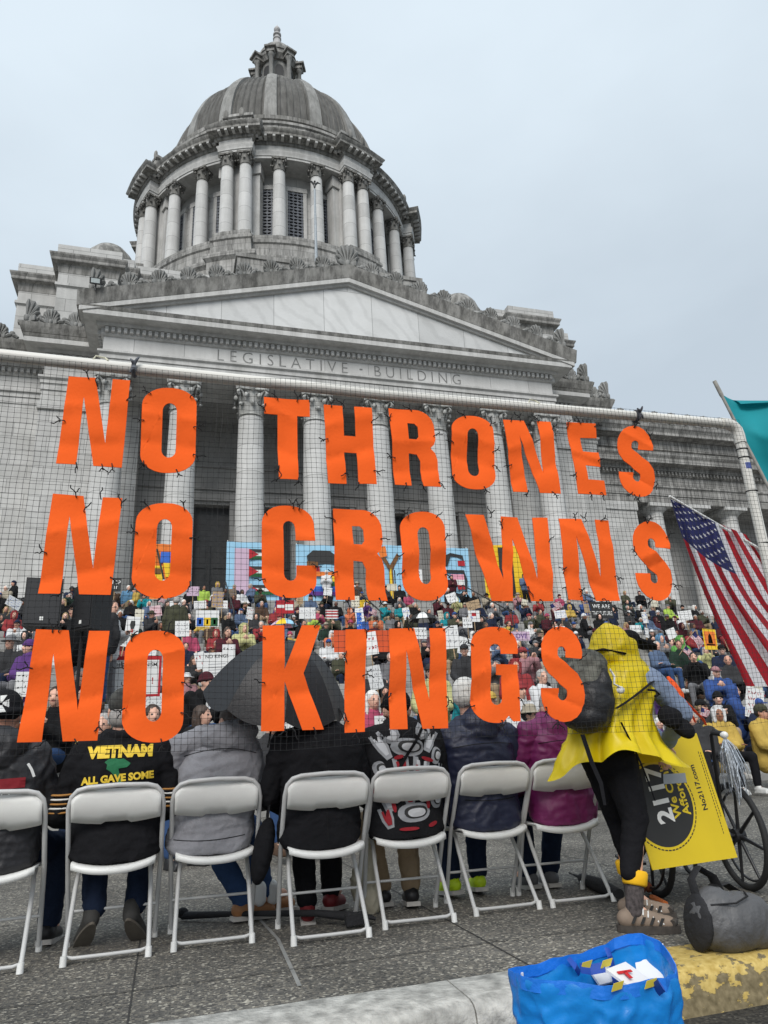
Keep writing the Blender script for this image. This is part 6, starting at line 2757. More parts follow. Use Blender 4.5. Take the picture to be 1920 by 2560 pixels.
def rows_for(w=1.0, d=1.0, lean=0.0, up=0.0, low=1.0):
    out = []
    for cx, cy, z, a, b_ in BASE_ROWS:
        k = (z - .445) / .6
        out.append((lean * k, cy, z + up * k, a * lerp(w * low, w, k), b_ * d))
    return out


# 1 -- left edge, heavy black jacket with hood and a red band lettered across the back
def hood_down(jk, z=1.03, y=.15, w=.16):
    jk.ell((0, y, z), (w, .075, .10), Matrix.Rotation(rad(-20), 3, 'X'), 18, 12)
    jk.ell((0, y - .02, z - .06), (w * .75, .06, .08), None, 18, 12)


loc = (-.87, 4.15, 0)
o, jm, jo, hc = sitter(loc, 'seated person in black hooded jacket with red band and black skull cap at left edge', m_jblk2, m_djean, m_kshoe, (.1, .0), rows_for(1.14, 1.05), an={-1: (-.02, .50, .10), 1: (.28, .62, .10)}, kn={-1: (-.12, .58, .49), 1: (.30, .56, .49)}, skin=1, hat='beanie', hatcol=m_jblk, seed=1, coat_top=hood_down, hd=(0.0, .29, 1.185))
put('back_band', conform(patch([[(-.25, .80), (.17, .815), (.17, .865), (-.25, .85)]], m_red_t), jm, .005), m_red_t, o)
put('back_lettering', conform(text_xz('CYCLE', .050, m_wprint, .03, .772, .001, 1.35, .02), jm, .006), m_wprint, o)
cr = []
for k in range(4):
    a = PI / 2 * k + .1
    c_, s_ = math.cos(a), math.sin(a)
    rot = lambda x, z: (.045 + x * c_ - z * s_, 1.245 + x * s_ + z * c_)
    cr.append([rot(.008, -.006), rot(.045, -.026), rot(.045, .026), rot(.008, .006)])
put('cap_cross', conform(patch(cr, m_wprint, .012), bpy.data.meshes.new_from_object(bpy.data.objects['person'].children[0]) if False else HEADWEAR['beanie'], .0) if False else patch([[(0, 0), (.001, 0), (.001, .001)]], m_wprint), m_wprint, o) if False else None
# white cross emblem on the cap
bn = bpy.data.meshes.new('capshift')
bn.from_pydata([tuple(v.co + hc) for v in HEADWEAR['beanie'].vertices], [], [tuple(p.vertices) for p in HEADWEAR['beanie'].polygons])
cr = [[(x - .045 + hc.x, z - 1.245 + hc.z + .055) for x, z in pl] for pl in cr]
put('cap_emblem', conform(patch(cr, m_wprint, .012), bn, .002), m_wprint, o)
e = MB()
e.tube([(.17, .115, .93), (.19, .125, .90), (.205, .135, .865)], .006, 6)
put('reflective_piping', conform(e.mesh('piping', [m_wprint], 40), jm, .003), m_wprint, o)

# 2 -- black jacket lettered in yellow with a green map, striped cuffs
loc = (-.255, 4.185, 0)
fd2 = {-1: V((-.22, .55, -.80)).normalized(), 1: V((.22, .55, -.80)).normalized()}
o, jm, jo, hc = sitter(loc, 'seated person in black jacket with yellow lettering, green map and gold striped cuffs', m_jblk, m_djean, mat('grey slipper', (.05, .048, .045), .8, .2), (0, 0), rows_for(1.08, 1.0, 0.0, -.01), an={-1: (-.09, .36, .17), 1: (.12, .38, .17)}, kn={-1: (-.12, .58, .49), 1: (.14, .58, .49)}, arm=two((.295, .25, .67)), hat='cap', hatcol=mat('camouflage cap', (.05, .05, .045), .9, .6, 25), seed=2, shoes=False, hd=(.0, .28, 1.19))
e = MB()
e.ell((0, -.04, -.03), (.082, .075, .07), None, 14, 10)
put('hair', remesh(e, .012, 1), m_ghair, o, hc)
o['label'] = o['label']
put('back_lettering', conform(text_xz('VIETNAM', .080, m_yel_t, .005, .968, .006, .98), jm, .006), m_yel_t, o)
put('back_lettering', conform(text_xz('ALL GAVE SOME', .050, m_yel_t, .0, .834, .0025, 1.0, .05), jm, .007), m_yel_t, o)
gm = [(-.06, .915), (-.045, .93), (-.02, .935), (0, .928), (.02, .93), (.05, .905), (.045, .895), (.035, .885), (.0, .88), (-.01, .87), (.005, .85), (.012, .83), (.02, .815), (.012, .80), (-.005, .795), (0, .815), (-.012, .84), (-.03, .865), (-.05, .88), (-.045, .90)]
gm = [(x * 1.2, .86 + (z - .86) * 1.0 + .003) for x, z in gm]
put('green_map', conform(patch([gm], mat('green map cloth', srgb(30, 110, 70), .8, .1)), jm, .005), None, o)
for s in (-1, 1):
    for k, (m_, dz) in enumerate(((mat('gold cuff stripe', srgb(170, 120, 60), .8, .1), 0), (m_wprint, .022), (MATS['gold cuff stripe'], .044), (m_wprint, .066), (MATS['gold cuff stripe'], .088))):
        e = MB()
        c = V((s * (.278 + dz * .1), .252 + dz * .15, .775 - dz))
        e.tube([c + V((.080 * math.cos(a), .080 * math.sin(a), .012 * math.sin(a))) for a in [2 * PI * i / 20 for i in range(20)]], [(.009, .006)] * 20, 6, True)
        e.build('cuff_stripe', m_, o, 60)
for s in (-1, 1):
    e = MB()
    a = V((s * .10, .33, .135))
    tip = V((s * .15, .46, .025))
    e.cap(a, tip, .044, .042)
    e.cap(a + V((0, .03, .04)), a, .045, .045)
    me = remesh(e, .01, 2)
    sh_o = put('shoe', me, MATS['grey slipper'], o)
    d = (tip - a).normalized()
    lat = V((1, 0, 0)) * .040
    e = MB()
    nrm = lat.cross(d).normalized()
    if nrm.y > 0:
        nrm = -nrm
    pl = []
    for i in range(20):
        t_ = 2 * PI * i / 20
        pl.append((a + tip) / 2 + d * math.cos(t_) * .135 + V((1, 0, 0)) * math.sin(t_) * (.044 + .006 * math.cos(t_)) + nrm * .036)
    e.add(pl + [p + nrm * .014 for p in pl], [tuple(range(20)), tuple(range(39, 19, -1))] + [(i, (i + 1) % 20, (i + 1) % 20 + 20, i + 20) for i in range(20)])
    e.build('sole', mat('brown-grey sole', (.12, .105, .085), .85, .2, 12), sh_o)

# 3 -- grey hoodie, hood down, jeans, tan shoes crossed to the right
loc = (.235, 4.215, 0)
f3 = V((1, .25, -.05)).normalized()
o, jm, jo, hc = sitter(loc, 'seated person in heather grey hoodie and blue jeans with tan shoes', m_gry, m_jean, mat('tan leather shoe', srgb(150, 104, 66), .6, .15), (.5, .1), rows_for(1.10, 1.05, .09, -.05, .98), an={-1: (.23, .55, .11), 1: (.36, .62, .12)}, kn={-1: (.02, .60, .47), 1: (.27, .58, .50)}, arm={-1: (-.27, .30, .70), 1: (.31, .33, .70)}, fd={-1: f3, 1: f3}, hat='short hair', hatcol=m_bhair, seed=4, hd=(.13, .33, 1.13), seams=(run(-.19, .505, .19, .505, 30, -.012), run(-.15, .93, .25, .93, 30, .03)),
                      coat_top=lambda jk: (jk.ell((.10, .17, 1.0), (.165, .075, .075), Matrix.Rotation(rad(10), 3, 'Y'), 18, 12), jk.ell((.13, .18, 1.055), (.13, .08, .065), None, 18, 12)))
e = MB()
for k in range(2):
    c = V(((.32, .545, .17), (.40, .60, .16))[k])
    e.cap(c, c + V((.0, .0, -.06)), .042, .04)
e.build('socks', m_paper, o, 60)

# 4 -- plain black jacket, leggings, red shoes
loc = (.825, 4.03, 0)
o, jm, jo, hc = sitter(loc, 'seated person in plain black jacket with red shoes under the umbrella', m_jblk, m_pant, mat('dark red shoe', srgb(110, 22, 28), .6, .15), (.1, .0), rows_for(1.04, 1.0, .03, .01), an={-1: (-.02, .52, .10), 1: (.15, .66, .12)}, kn={-1: (-.04, .60, .49), 1: (.15, .62, .49)}, fd={-1: V((-.1, -1, -.2)).normalized() * -1, 1: V((.5, .8, -.1)).normalized()}, hat='short hair', hatcol=m_bhair, seed=6, hd=(.02, .31, 1.16), seams=(run(-.19, .93, .21, .93, 30, .02), run(.02, .94, .02, .46)))
bag = thing('shoulder_bag', 'black shoulder bag hanging beside the plain black jacket chair', 'bag', (.52, 4.30, .30))
e = MB()
e.ell((0, 0, .12), (.055, .10, .17), Matrix.Rotation(rad(12), 3, 'Y'), 14, 10)
me = remesh(e, .01, 2)
wrinkle(me, .006, 14, 5)
link('pouch', me, bag).data.materials.append(m_jblk)
e = MB()
e.tube([(.02, -.02, .27), (.035, -.01, .38), (.05, .05, .50), (.03, .06, .28)], [(.010, .003)] * 4, 6)
e.build('strap', m_jblk, bag, 60)
tote = thing('cream_bag', 'limp cream cloth bag on the ground between two chairs', 'bag', (1.17, 4.62, 0))
e = MB()
e.ell((0, 0, .12), (.08, .09, .15), Matrix.Rotation(rad(-14), 3, 'Y'), 14, 10)
e.ell((.03, .02, .28), (.05, .06, .10), None, 14, 10)
me = remesh(e, .011, 3)
wrinkle(me, .018, 11, 8)
link('cloth_body', me, tote).data.materials.append(mat('cream cloth', (.46, .42, .32), .85, .12))
e = MB()
e.tube([(.02, 0, .34), (.05, .01, .42), (.07, .03, .33)], .006, 6)
e.build('handle', MATS['cream cloth'], tote, 60)

# 5 -- black jacket covered with grey, white and red formline shapes
loc = (1.36, 4.13, 0)
m_pgry = mat('pattern grey cloth', (.33, .34, .36), .8, .06)
m_pred = mat('pattern red cloth', srgb(150, 24, 36), .8, .06)
o, jm, jo, hc = sitter(loc, 'seated person in black jacket covered with grey and red curved animal patterns', cloth('black shell cloth', (.016, .016, .018)), m_tan, m_kshoe, (0, 0), rows_for(1.12, 1.0, .0, -.035), an={-1: (-.05, .62, .10), 1: (.10, .50, .11)}, kn={-1: (-.13, .60, .48), 1: (.12, .60, .48)}, hat='cap', hatcol=m_jblk, seed=7, amp=.009, hd=(0, .29, 1.14), coat_top=lambda jk: hood_down(jk, 1.0, .16, .15))


def ovoid(cx, cz, w, h, a=0.0, n=20):
    pl = []
    for i in range(n):
        t_ = 2 * PI * i / n
        x = math.copysign(abs(math.cos(t_)) ** .75, math.cos(t_)) * w
        z = math.copysign(abs(math.sin(t_)) ** .75, math.sin(t_)) * h
        if z < 0:
            x *= 1 - .18 * (-z / h)
            z *= .85
        pl.append((cx + x * math.cos(a) - z * math.sin(a), cz + x * math.sin(a) + z * math.cos(a)))
    return pl


def ushape(cx, cz, w, h, a=0.0):
    pl = [(-w, h), (-w * .9, -.2 * h), (-w * .5, -h), (w * .5, -h), (w * .9, -.2 * h), (w, h), (w * .45, h), (w * .35, -.1 * h), (0, -.45 * h), (-w * .35, -.1 * h), (-w * .45, h)]
    return [(cx + x * math.cos(a) - z * math.sin(a), cz + x * math.sin(a) + z * math.cos(a)) for x, z in pl]


G, K_, W2, R2 = [], [], [], []
for cx, cz, w, h, a in ((.0, .915, .105, .055, -.1), (.02, .555, .10, .055, .05), (-.17, .80, .035, .05, .3), (.185, .86, .035, .055, -.4), (.17, .615, .04, .05, 0)):
    G.append(ovoid(cx, cz, w, h, a))
    K_.append(ovoid(cx + .01, cz + .004, w * .72, h * .66, a))
    W2.append(ovoid(cx + .014, cz + .002, w * .55, h * .45, a))
    K_.append(ovoid(cx + .018, cz, w * .25, h * .22, a))
for cx, cz, w, h, a in ((-.15, .93, .03, .07, .5), (-.045, .80, .04, .055, .1), (.075, .80, .045, .05, -.2), (.155, .95, .03, .06, -.5), (-.13, .64, .035, .06, .15), (.0, .655, .035, .05, 0), (.10, .67, .05, .04, 1.2), (-.14, .54, .03, .05, .3), (-.2, .70, .02, .05, .2), (.21, .75, .02, .06, -.2), (-.09, .985, .04, .03, 1.0), (.09, 1.0, .04, .03, -.8)):
    G.append(ushape(cx, cz, w * 1.25, h * 1.15, a))
    (R2 if int(cx * 100) % 2 == 0 else W2).append(ushape(cx, cz, w * .75, h * .8, a))
for cx, cz, w, h, a in ((-.06, .865, .03, .012, .2), (.12, .845, .04, .012, -.3), (-.045, .79, .014, .04, .05), (.05, .785, .012, .035, .1), (-.1, .60, .012, .04, .2), (.11, .60, .012, .03, 0), (-.12, .72, .04, .012, .4), (.03, .70, .04, .012, 0), (.16, .70, .012, .04, .1), (-.02, .475, .06, .010, 0), (.13, .49, .03, .012, .3)):
    R2.append(ovoid(cx, cz, w, h, a))
for k, (nm, pls, m_) in enumerate((('grey_pattern', G, m_pgry), ('black_pattern', K_, m_ink), ('pale_pattern', W2, mat('pattern pale cloth', (.55, .56, .58), .8, .05)), ('red_pattern', R2, m_pred))):
    put(nm, conform(patch(pls, m_, .018), jm, .003 + .0018 * k), m_, o)
e = MB()
pts = [V((.10, 0, 1.03)), V((.03, 0, .93)), V((-.05, 0, .82)), V((-.13, 0, .70)), V((-.19, 0, .62))]
w_ = .016
e.add([p + V((-w_, 0, -w_ * .4)) for p in pts] + [p + V((w_, 0, w_ * .4)) for p in pts], [(i, i + 1, i + 6, i + 5) for i in range(4)])
me = e.mesh('strap', [m_jblk])
bm = bmesh.new(); bm.from_mesh(me)
bmesh.ops.subdivide_edges(bm, edges=bm.edges, cuts=5, use_grid_fill=True)
bm.to_mesh(me); bm.free()
put('shoulder_strap', conform(me, jm, .012), m_jblk, o)

# 6 -- navy rain jacket, white hair, neon shoes
loc = (1.90, 4.185, 0)
o, jm, jo, hc = sitter(loc, 'seated person with white hair in navy rain jacket and neon yellow shoes', m_navy, m_djean, mat('neon yellow shoe', srgb(190, 220, 30), .5, .15), (-.5, .05), rows_for(1.06, 1.0, -.03, .02), an={-1: (-.12, .58, .12), 1: (.07, .60, .12)}, kn={-1: (-.16, .58, .49), 1: (.08, .60, .49)}, hat='short hair', hatcol=m_whair, seed=9, hd=(-.04, .29, 1.22), seams=(run(-.22, .90, .19, .91, 30, .015), run(-.17, .60, .17, .60, 30, -.01)), coat_top=lambda jk: hood_down(jk, 1.05, .17, .13))
# 7 -- magenta rain jacket
loc = (2.43, 4.16, 0)
o, jm, jo, hc = sitter(loc, 'seated person in magenta rain jacket with grey shoes beside the yellow poncho', m_mag, m_djean, mat('grey shoe', (.12, .12, .125), .7, .2), (.2, .0), rows_for(1.02, 1.0, .03, .0), an={-1: (-.10, .62, .10), 1: (.05, .60, .10)}, hat='short hair', hatcol=m_ghair, seed=11, hd=(.06, .34, 1.13), seams=(run(-.18, .90, .2, .90, 30, .015),), coat_top=lambda jk: hood_down(jk, 1.0, .18, .13))

# ================================================================== the person in the yellow poncho
m_pon = mat('yellow rain poncho', srgb(238, 212, 20), .42, .05, 4, .12, 14, spec=.45, trans=.18)
m_slv = cloth('pale blue sleeve cloth', (.24, .30, .42))
m_camo = mat('camouflage nylon', (.12, .12, .10), .75, .6, 24)
body = MB()
hc = V((2.445, 3.57, 1.395))
HY = -1.15
R = head_mb(body, hc, HY, 1.0, .25)
ne = V((2.40, 3.56, 1.27))
body.cap(ne, hc + V((-.03, 0, -.07)), .06, .056)
pe, ch = V((2.28, 3.56, .84)), V((2.36, 3.56, 1.13))
for s in (-1, 1):
    body.cap(pe + V((0, s * .03, .03)), ch + V((0, s * .07, 0)), .07, .10)
body.cap(ch, ne, .11, .065)
shR, elR, wrR = V((2.52, 3.42, 1.20)), V((2.70, 3.44, 1.02)), V((2.70, 3.62, .86))
shL, elL, wrL = V((2.44, 3.74, 1.20)), V((2.60, 3.80, 1.02)), V((2.76, 3.76, .90))
for a, b_, c_ in ((shR, elR, wrR), (shL, elL, wrL)):
    body.cap(ch, a, .09, .055)
    body.cap(a, b_, .048, .04)
    body.cap(b_, c_, .04, .028)
hand(body, wrR, (0.1, .6, -.8), 1, .8)
hand(body, wrL, (.6, .1, -.6), -1, .8)
legs = (((2.25, 3.60, .83), (2.385, 3.72, .50), (2.40, 3.70, .12)), ((2.31, 3.53, .83), (2.345, 3.50, .50), (2.245, 3.47, .11)))
for hip, kn, an in legs:
    body.cap(pe, hip, .085, .08)
    body.cap(hip, kn, .08, .054)
    body.cap(kn, an, .05, .032)
    body.cap(V(an), V(an) + V((.09, -.03, -.07)), .030, .024)
bm_ = remesh(body, .0105, 2)
for m_ in (SKIN[0], m_eye, m_lip):
    bm_.materials.append(m_)
face_paint(bm_, hc, R)
for v in bm_.vertices:
    v.co -= V((2.30, 3.55, 0))
pw = link('person', bm_, None, (2.30, 3.55, 0))
tag(pw, 'person in bright yellow rain poncho and black leggings bending over at the chair row end', 'person')
WORLD.add(pw.name)
tr = MB()
for hip, kn, an in legs:
    tr.cap(pe + V((.03, -.04, .10)), pe + V((0, -.045, 0)), .125, .125)
    tr.cap(pe + V((.03, .04, .10)), pe + V((0, .045, 0)), .125, .125)
    tr.cap(pe, hip, .120, .112)
    tr.cap(hip, kn, .108, .070)
    tr.cap(kn, V(an) + V((0, 0, .16)), .068, .047)
tm = remesh(tr, .011, 3)
wrinkle(tm, .007, 12, 3)
put('leggings', tm, m_pant, pw)
for i, (hip, kn, an) in enumerate(legs):
    a = V(an)
    e = MB()
    q = (V(kn) - a).normalized()
    e.cap(a + q * -.02, a + q * .12, .043, .048)
    put('sock', remesh(e, .01, 1), mat('patterned dark sock', (.06, .05, .05), .9, .6, 60), pw)
    e = MB()
    c = a + q * .13
    e.lathe([(.052, -.034), (.060, -.026), (.063, .026), (.055, .036)], 20)
    rq = V((0, 0, 1)).rotation_difference(q).to_matrix()
    e.v = [tuple(rq @ V(p) + c) for p in e.v]
    e.build('yellow_cuff', mat('yellow sock cuff', srgb(235, 180, 20), .8, .1), pw, 60)
    fdv = V((.84, -.54, 0)).normalized() if i == 1 else V((.85, -.45, 0)).normalized()
    g0 = V((a.x, a.y, 0))
    e = MB()
    e.cap(g0 - fdv * .05 + V((0, 0, .060)), g0 + fdv * .15 + V((0, 0, .042)), .043, .034)
    e.cap(g0 - fdv * .01 + V((0, 0, .06)), g0 - fdv * .01 + V((0, 0, .088)), .042, .043)
    e.cap(g0 + fdv * .04 + V((0, 0, .072)), g0 + fdv * .12 + V((0, 0, .052)), .032, .030)
    me = remesh(e, .009, 2)
    so = put('shoe', me, mat('taupe walking shoe', srgb(128, 112, 98), .75, .15, 14), pw)
    e = MB()
    lat = fdv.cross(V((0, 0, 1)))
    pl = []
    for j in range(24):
        t_ = 2 * PI * j / 24
        pl.append(g0 + fdv * (.052 + math.cos(t_) * .150) + lat * math.sin(t_) * (.052 if math.cos(t_) > 0 else .045))
    e.add([p + V((0, 0, .002)) for p in pl] + [p * 1 + V((0, 0, .034)) for p in pl], [tuple(range(24)), tuple(range(47, 23, -1))] + [(j, (j + 1) % 24, (j + 1) % 24 + 24, j + 24) for j in range(24)])
    e.build('sole', mat('dark tread', (.05, .042, .036), .85, .3, 30), so)
    e = MB()
    for k in range(4):
        for sd in (-1, 1):
            c = g0 + fdv * (-.01 + .042 * k) + lat * sd * (.046 - .004 * k) + V((0, 0, .062 - .003 * k))
            e.obox(c, (fdv * .5 + V((0, 0, .9))).normalized() * .017, fdv * .007, lat * .004)
    e.build('cutouts', m_ink, so)
    e = MB()
    for k in range(5):
        f_ = .035 + .022 * k
        hgt = .103 - .010 * k
        c0 = g0 + fdv * f_
        e.tube([c0 + lat * .036 + V((0, 0, hgt - .022)), c0 + lat * .015 + fdv * .004 + V((0, 0, hgt)), c0 - lat * .015 + fdv * .008 + V((0, 0, hgt)), c0 - lat * .036 + V((0, 0, hgt - .022))], .0035, 5)
    e.build('laces', m_paper, so, 60)
    e = MB()
    e.tube([g0 + fdv * .165 + lat * .03 + V((0, 0, .045)), g0 + fdv * .178 + V((0, 0, .05)), g0 + fdv * .165 - lat * .03 + V((0, 0, .045))], .016, 8)
    e.build('toe_bumper', MATS['dark tread'], so, 60)
# poncho: cloth rings from the neck to a flaring, uneven hem
RC = [(0, 2.425, 3.56, 1.315, .085, .09), (.06, 2.42, 3.56, 1.30, .14, .14), (.16, 2.405, 3.555, 1.25, .20, .185), (.32, 2.37, 3.55, 1.15, .215, .195), (.55, 2.32, 3.55, 1.02, .215, .19), (.78, 2.29, 3.55, .90, .235, .20), (1.0, 2.29, 3.55, .79, .29, .235)]
n, rowsn = 120, 48
vs = []


def ring_at(t_):
    for i in range(len(RC) - 1):
        if t_ <= RC[i + 1][0] + 1e-9:
            f = (t_ - RC[i][0]) / (RC[i + 1][0] - RC[i][0])
            return [lerp(RC[i][k], RC[i + 1][k], f) for k in range(1, 6)]


for j in range(rowsn + 1):
    t_ = j / rowsn
    cx, cy, cz, w, d = ring_at(t_)
    for i in range(n):
        a = 2 * PI * i / n
        ca, sa = math.cos(a), math.sin(a)
        fold = .050 * t_ ** 1.8 * math.sin(6 * a + .9 + 1.1 * math.sin(a)) + .020 * t_ * math.sin(13 * a + 4 * t_)
        left = math.exp(-((a - PI) / .38) ** 2)
        rt = math.exp(-(min(a, 2 * PI - a) / .40) ** 2)
        rr_ = 1 + fold / .22 + left * .15 * t_ ** 3 + rt * .46 * t_ ** 3
        hem = (-.075 * left - .05 * rt + .05 * math.exp(-((a - 1.45 * PI) / .5) ** 2) - .05 * math.exp(-((a - 1.78 * PI) / .16) ** 2) + .012 * math.sin(9 * a)) * t_ ** 3
        x, y, z = cx + ca * w * rr_, cy + sa * d * rr_, cz + hem
        q = V((x * 5, y * 5, z * 4))
        wq = noise.noise_vector(q * .8) * .9
        dd = .014 * noise.noise(q + wq) + .018 * max(-.8, 1 - 2.8 * abs(noise.noise(V((q.x * 1.6, q.y * 1.6, q.z * .8)) + wq + V((2, 7, 1))))) * (.35 + .65 * t_)
        vs.append((x + ca * dd, y + sa * dd, z))
e = MB()
fs = [(j * n + i, j * n + (i + 1) % n, (j + 1) * n + (i + 1) % n, (j + 1) * n + i) for j in range(rowsn) for i in range(n) if not (j > 40 and (i in (58, 59)))]
e.add(vs, fs)
po = e.build('poncho', m_pon, pw, 180)
e = MB()
e.ell((2.395, 3.57, 1.395), (.118, .125, .13), Matrix.Rotation(rad(18), 3, 'Y'), 20, 14)
e.cap((2.37, 3.57, 1.43), (2.395, 3.56, 1.52), .085, .028)
e.ell((2.36, 3.57, 1.335), (.125, .13, .085), None, 20, 14)
e.cap((2.40, 3.50, 1.30), (2.50, 3.48, 1.27), .07, .05)
for s in (-1, 1):
    e.cap((2.475, 3.57 + s * .085, 1.41), (2.48, 3.57 + s * .08, 1.32), .03, .03)
hm = remesh(e, .010, 3)
wrinkle(hm, .018, 7, 4, (1, 1, .7))
put('poncho_hood', hm, m_pon, pw)
e = MB()
pl = [(2.53, 3.48), (2.66, 3.50), (2.70, 3.56), (2.66, 3.63), (2.53, 3.66)]
e.add([(x, y, 1.445 - (x - 2.53) * .3) for x, y in pl] + [(x, y, 1.43 - (x - 2.53) * .3) for x, y in pl], [tuple(range(5)), tuple(range(9, 4, -1))] + [(i, (i + 1) % 5, (i + 1) % 5 + 5, i + 5) for i in range(5)])
e.ell((2.52, 3.57, 1.44), (.07, .085, .06), None, 12, 8)
e.build('cap', m_jblk, pw, 60)
e = MB()
for a, b_, c_ in ((shR, elR, wrR), (shL, elL, wrL)):
    e.cap(a, b_, .068, .056)
    e.cap(b_, c_.lerp(b_, .08), .056, .040)
sm_ = remesh(e, .011, 2)
wrinkle(sm_, .010, 13, 2)
put('sleeves', sm_, m_slv, pw)
e = MB()
e.ell((2.575, 3.385, 1.0), (.075, .04, .055), Matrix.Rotation(rad(20), 3, 'Y'), 14, 10)
e.ell((2.655, 3.40, .945), (.075, .035, .042), Matrix.Rotation(rad(38), 3, 'Y'), 14, 10)
me = remesh(e, .01, 2)
wrinkle(me, .012, 14, 6)
put('waist_pouch', me, m_jblk, pw)
# the rucksack on the back (faces left)
rk = thing('rucksack', 'camouflage and black rucksack worn over the yellow poncho', 'rucksack', (2.10, 3.47, .96))
WORLD.add(rk.name)
e = MB()
e.ell((2.12, 3.46, 1.17), (.125, .15, .19), Matrix.Rotation(rad(14), 3, 'Y'), 20, 14)
e.ell((2.15, 3.46, 1.28), (.10, .14, .09), Matrix.Rotation(rad(20), 3, 'Y'), 20, 14)
me = remesh(e, .011, 3)
wrinkle(me, .014, 9, 6)
put('main_body', me, m_camo, rk)
e = MB()
e.ell((2.11, 3.40, 1.085), (.125, .13, .15), Matrix.Rotation(rad(14), 3, 'Y'), 20, 14)
e.ell((2.08, 3.40, 1.01), (.115, .125, .075), None, 20, 14)
e.ell((2.16, 3.34, 1.14), (.05, .05, .13), Matrix.Rotation(rad(10), 3, 'Y'), 14, 10)
me = remesh(e, .011, 3)
wrinkle(me, .010, 10, 8)
put('front_pocket', me, mat('black nylon pack cloth', (.012, .012, .014), .5, .2, 8, .2, 60), rk)
e = MB()
e.tube([(2.20, 3.30, 1.05), (2.27, 3.325, 1.075), (2.34, 3.33, 1.11), (2.42, 3.345, 1.15), (2.50, 3.37, 1.19)], [(.013, .004)] * 5, 6)
e.tube([(2.43, 3.335, 1.14), (2.47, 3.33, 1.135), (2.50, 3.34, 1.115), (2.47, 3.34, 1.105)], .007, 6)
e.build('strap', m_jblk, rk, 60)
e = MB()
e.tube([(2.22, 3.31, .98), (2.255, 3.30, .88), (2.285, 3.29, .78), (2.32, 3.29, .66), (2.34, 3.30, .60)], [(.013, .0035), (.013, .0035), (.013, .0035), (.008, .003), (.006, .003)], 6)
e.build('hanging_strap', m_jblk, rk, 60)
e = MB()
e.tube([(2.00, 3.33, .93), (2.00, 3.28, .80), (2.03, 3.27, .70), (2.035, 3.27, .60)], [(.013, .0035), (.013, .0035), (.012, .003), (.008, .003)], 6)
e.build('hanging_strap', m_jblk, rk, 60)
e = MB()
e.tube([(2.20, 3.31, 1.25), (2.215, 3.30, 1.21), (2.20, 3.29, 1.17), (2.23, 3.29, 1.155), (2.25, 3.30, 1.13)], .006, 6)
e.ell((2.24, 3.30, 1.14), (.025, .015, .02), None, 8, 6)
e.build('white_cord', m_paper, rk, 60)
e = MB()
e.tube([(2.19, 3.50, 1.36), (2.28, 3.47, 1.375), (2.40, 3.44, 1.345)], [(.02, .006)] * 3, 8)
e.build('top_strap', m_jblk, rk, 60)
# ================================================================== the crowd on the steps
VX, JX = .019, .024
POSES = {
    'hands on knees': sit_J(wr=two((.13, .38, .17)), yaw=.0),
    'clapping': sit_J(el=two((.22, .12, .27)), wr={-1: (-.045, .27, .42), 1: (.045, .26, .43)}, hd={-1: (.3, .5, .8), 1: (-.3, .5, .8)}, yaw=.25, hup=(0, 1, 0)),
    'leaning on elbows': sit_J(chest=(0, .12, .41), neck=(0, .20, .55), head=(0, .26, .69), sh=two((.185, .14, .50)), el=two((.17, .36, .22)), wr=two((.05, .48, .38)), hd={-1: (.4, .2, .8), 1: (-.4, .2, .8)}, yaw=-.2),
    'with folded arms': sit_J(el=two((.23, .08, .27)), wr={-1: (.10, .22, .30), 1: (-.10, .25, .27)}, hd={-1: (1, .1, .1), 1: (-1, .1, .1)}, yaw=-.35),
    'holding up a phone': sit_J(el=two((.23, .18, .36)), wr={-1: (-.05, .34, .60), 1: (.06, .33, .60)}, hd={-1: (.3, .2, .9), 1: (-.3, .2, .9)}, yaw=.1),
    'with arms raised': sit_J(el=two((.27, .12, .66)), wr=two((.20, .16, .92)), hd=two((0, .2, 1)), yaw=.05),
}
STAND = {
    'standing': stand_J(yaw=.2),
    'standing with hands together': stand_J(el=two((.24, .06, 1.08)), wr={-1: (-.05, .26, 1.12), 1: (.05, .26, 1.14)}, hd={-1: (.6, .5, .5), 1: (-.6, .5, .5)}, yaw=-.2, an={-1: (-.15, .04, .095), 1: (.10, -.04, .095)}),
    'standing with hands raised to the face': stand_J(el=two((.25, .15, 1.17)), wr={-1: (-.06, .24, 1.46), 1: (.07, .24, 1.46)}, hd={-1: (.3, .1, .9), 1: (-.3, .1, .9)}, yaw=.0),
}
TPL = {k: build_pose(J, VX, JX, 1.05, True, .06) for k, J in list(POSES.items()) + list(STAND.items())}
TPL_BULKY = {k: build_pose(J, VX, JX, 1.9, True, .10) for k, J in POSES.items()}

CLO = {'black': (.012, .012, .013), 'navy': (.016, .024, .055), 'charcoal': (.04, .04, .043), 'grey': (.16, .16, .17), 'maroon': (.075, .012, .02), 'olive': (.06, .062, .035), 'royal blue': (.025, .09, .34), 'red': (.36, .025, .03),
       'hot pink': (.50, .045, .13), 'teal': (.02, .19, .22), 'pale yellow': (.60, .58, .22), 'yellow': (.62, .40, .03), 'lime hi-vis': (.45, .68, .04), 'orange': (.75, .16, .03), 'purple': (.10, .03, .19), 'white': (.60, .60, .60), 'denim blue': (.10, .16, .28),
       'dark green': (.018, .04, .028), 'beige': (.42, .36, .26), 'bright green': (.12, .42, .06), 'brown': (.09, .05, .03), 'dusty pink': (.45, .20, .22), 'sky blue': (.10, .30, .52)}
MCLO = {k: cloth('%s cloth' % k, tuple((.80 * u + .20 * sum(c) / 3) * (.82 if max(c) > .2 and k != 'white' else 1) for u in c)) for k, c in CLO.items()}
HAIRC = {'grey': m_ghair, 'white': m_whair, 'brown': m_bhair, 'black': mat('black hair', (.014, .012, .012), .5, .3, 40), 'blond': mat('blond hair', (.36, .25, .12), .6, .25, 40)}
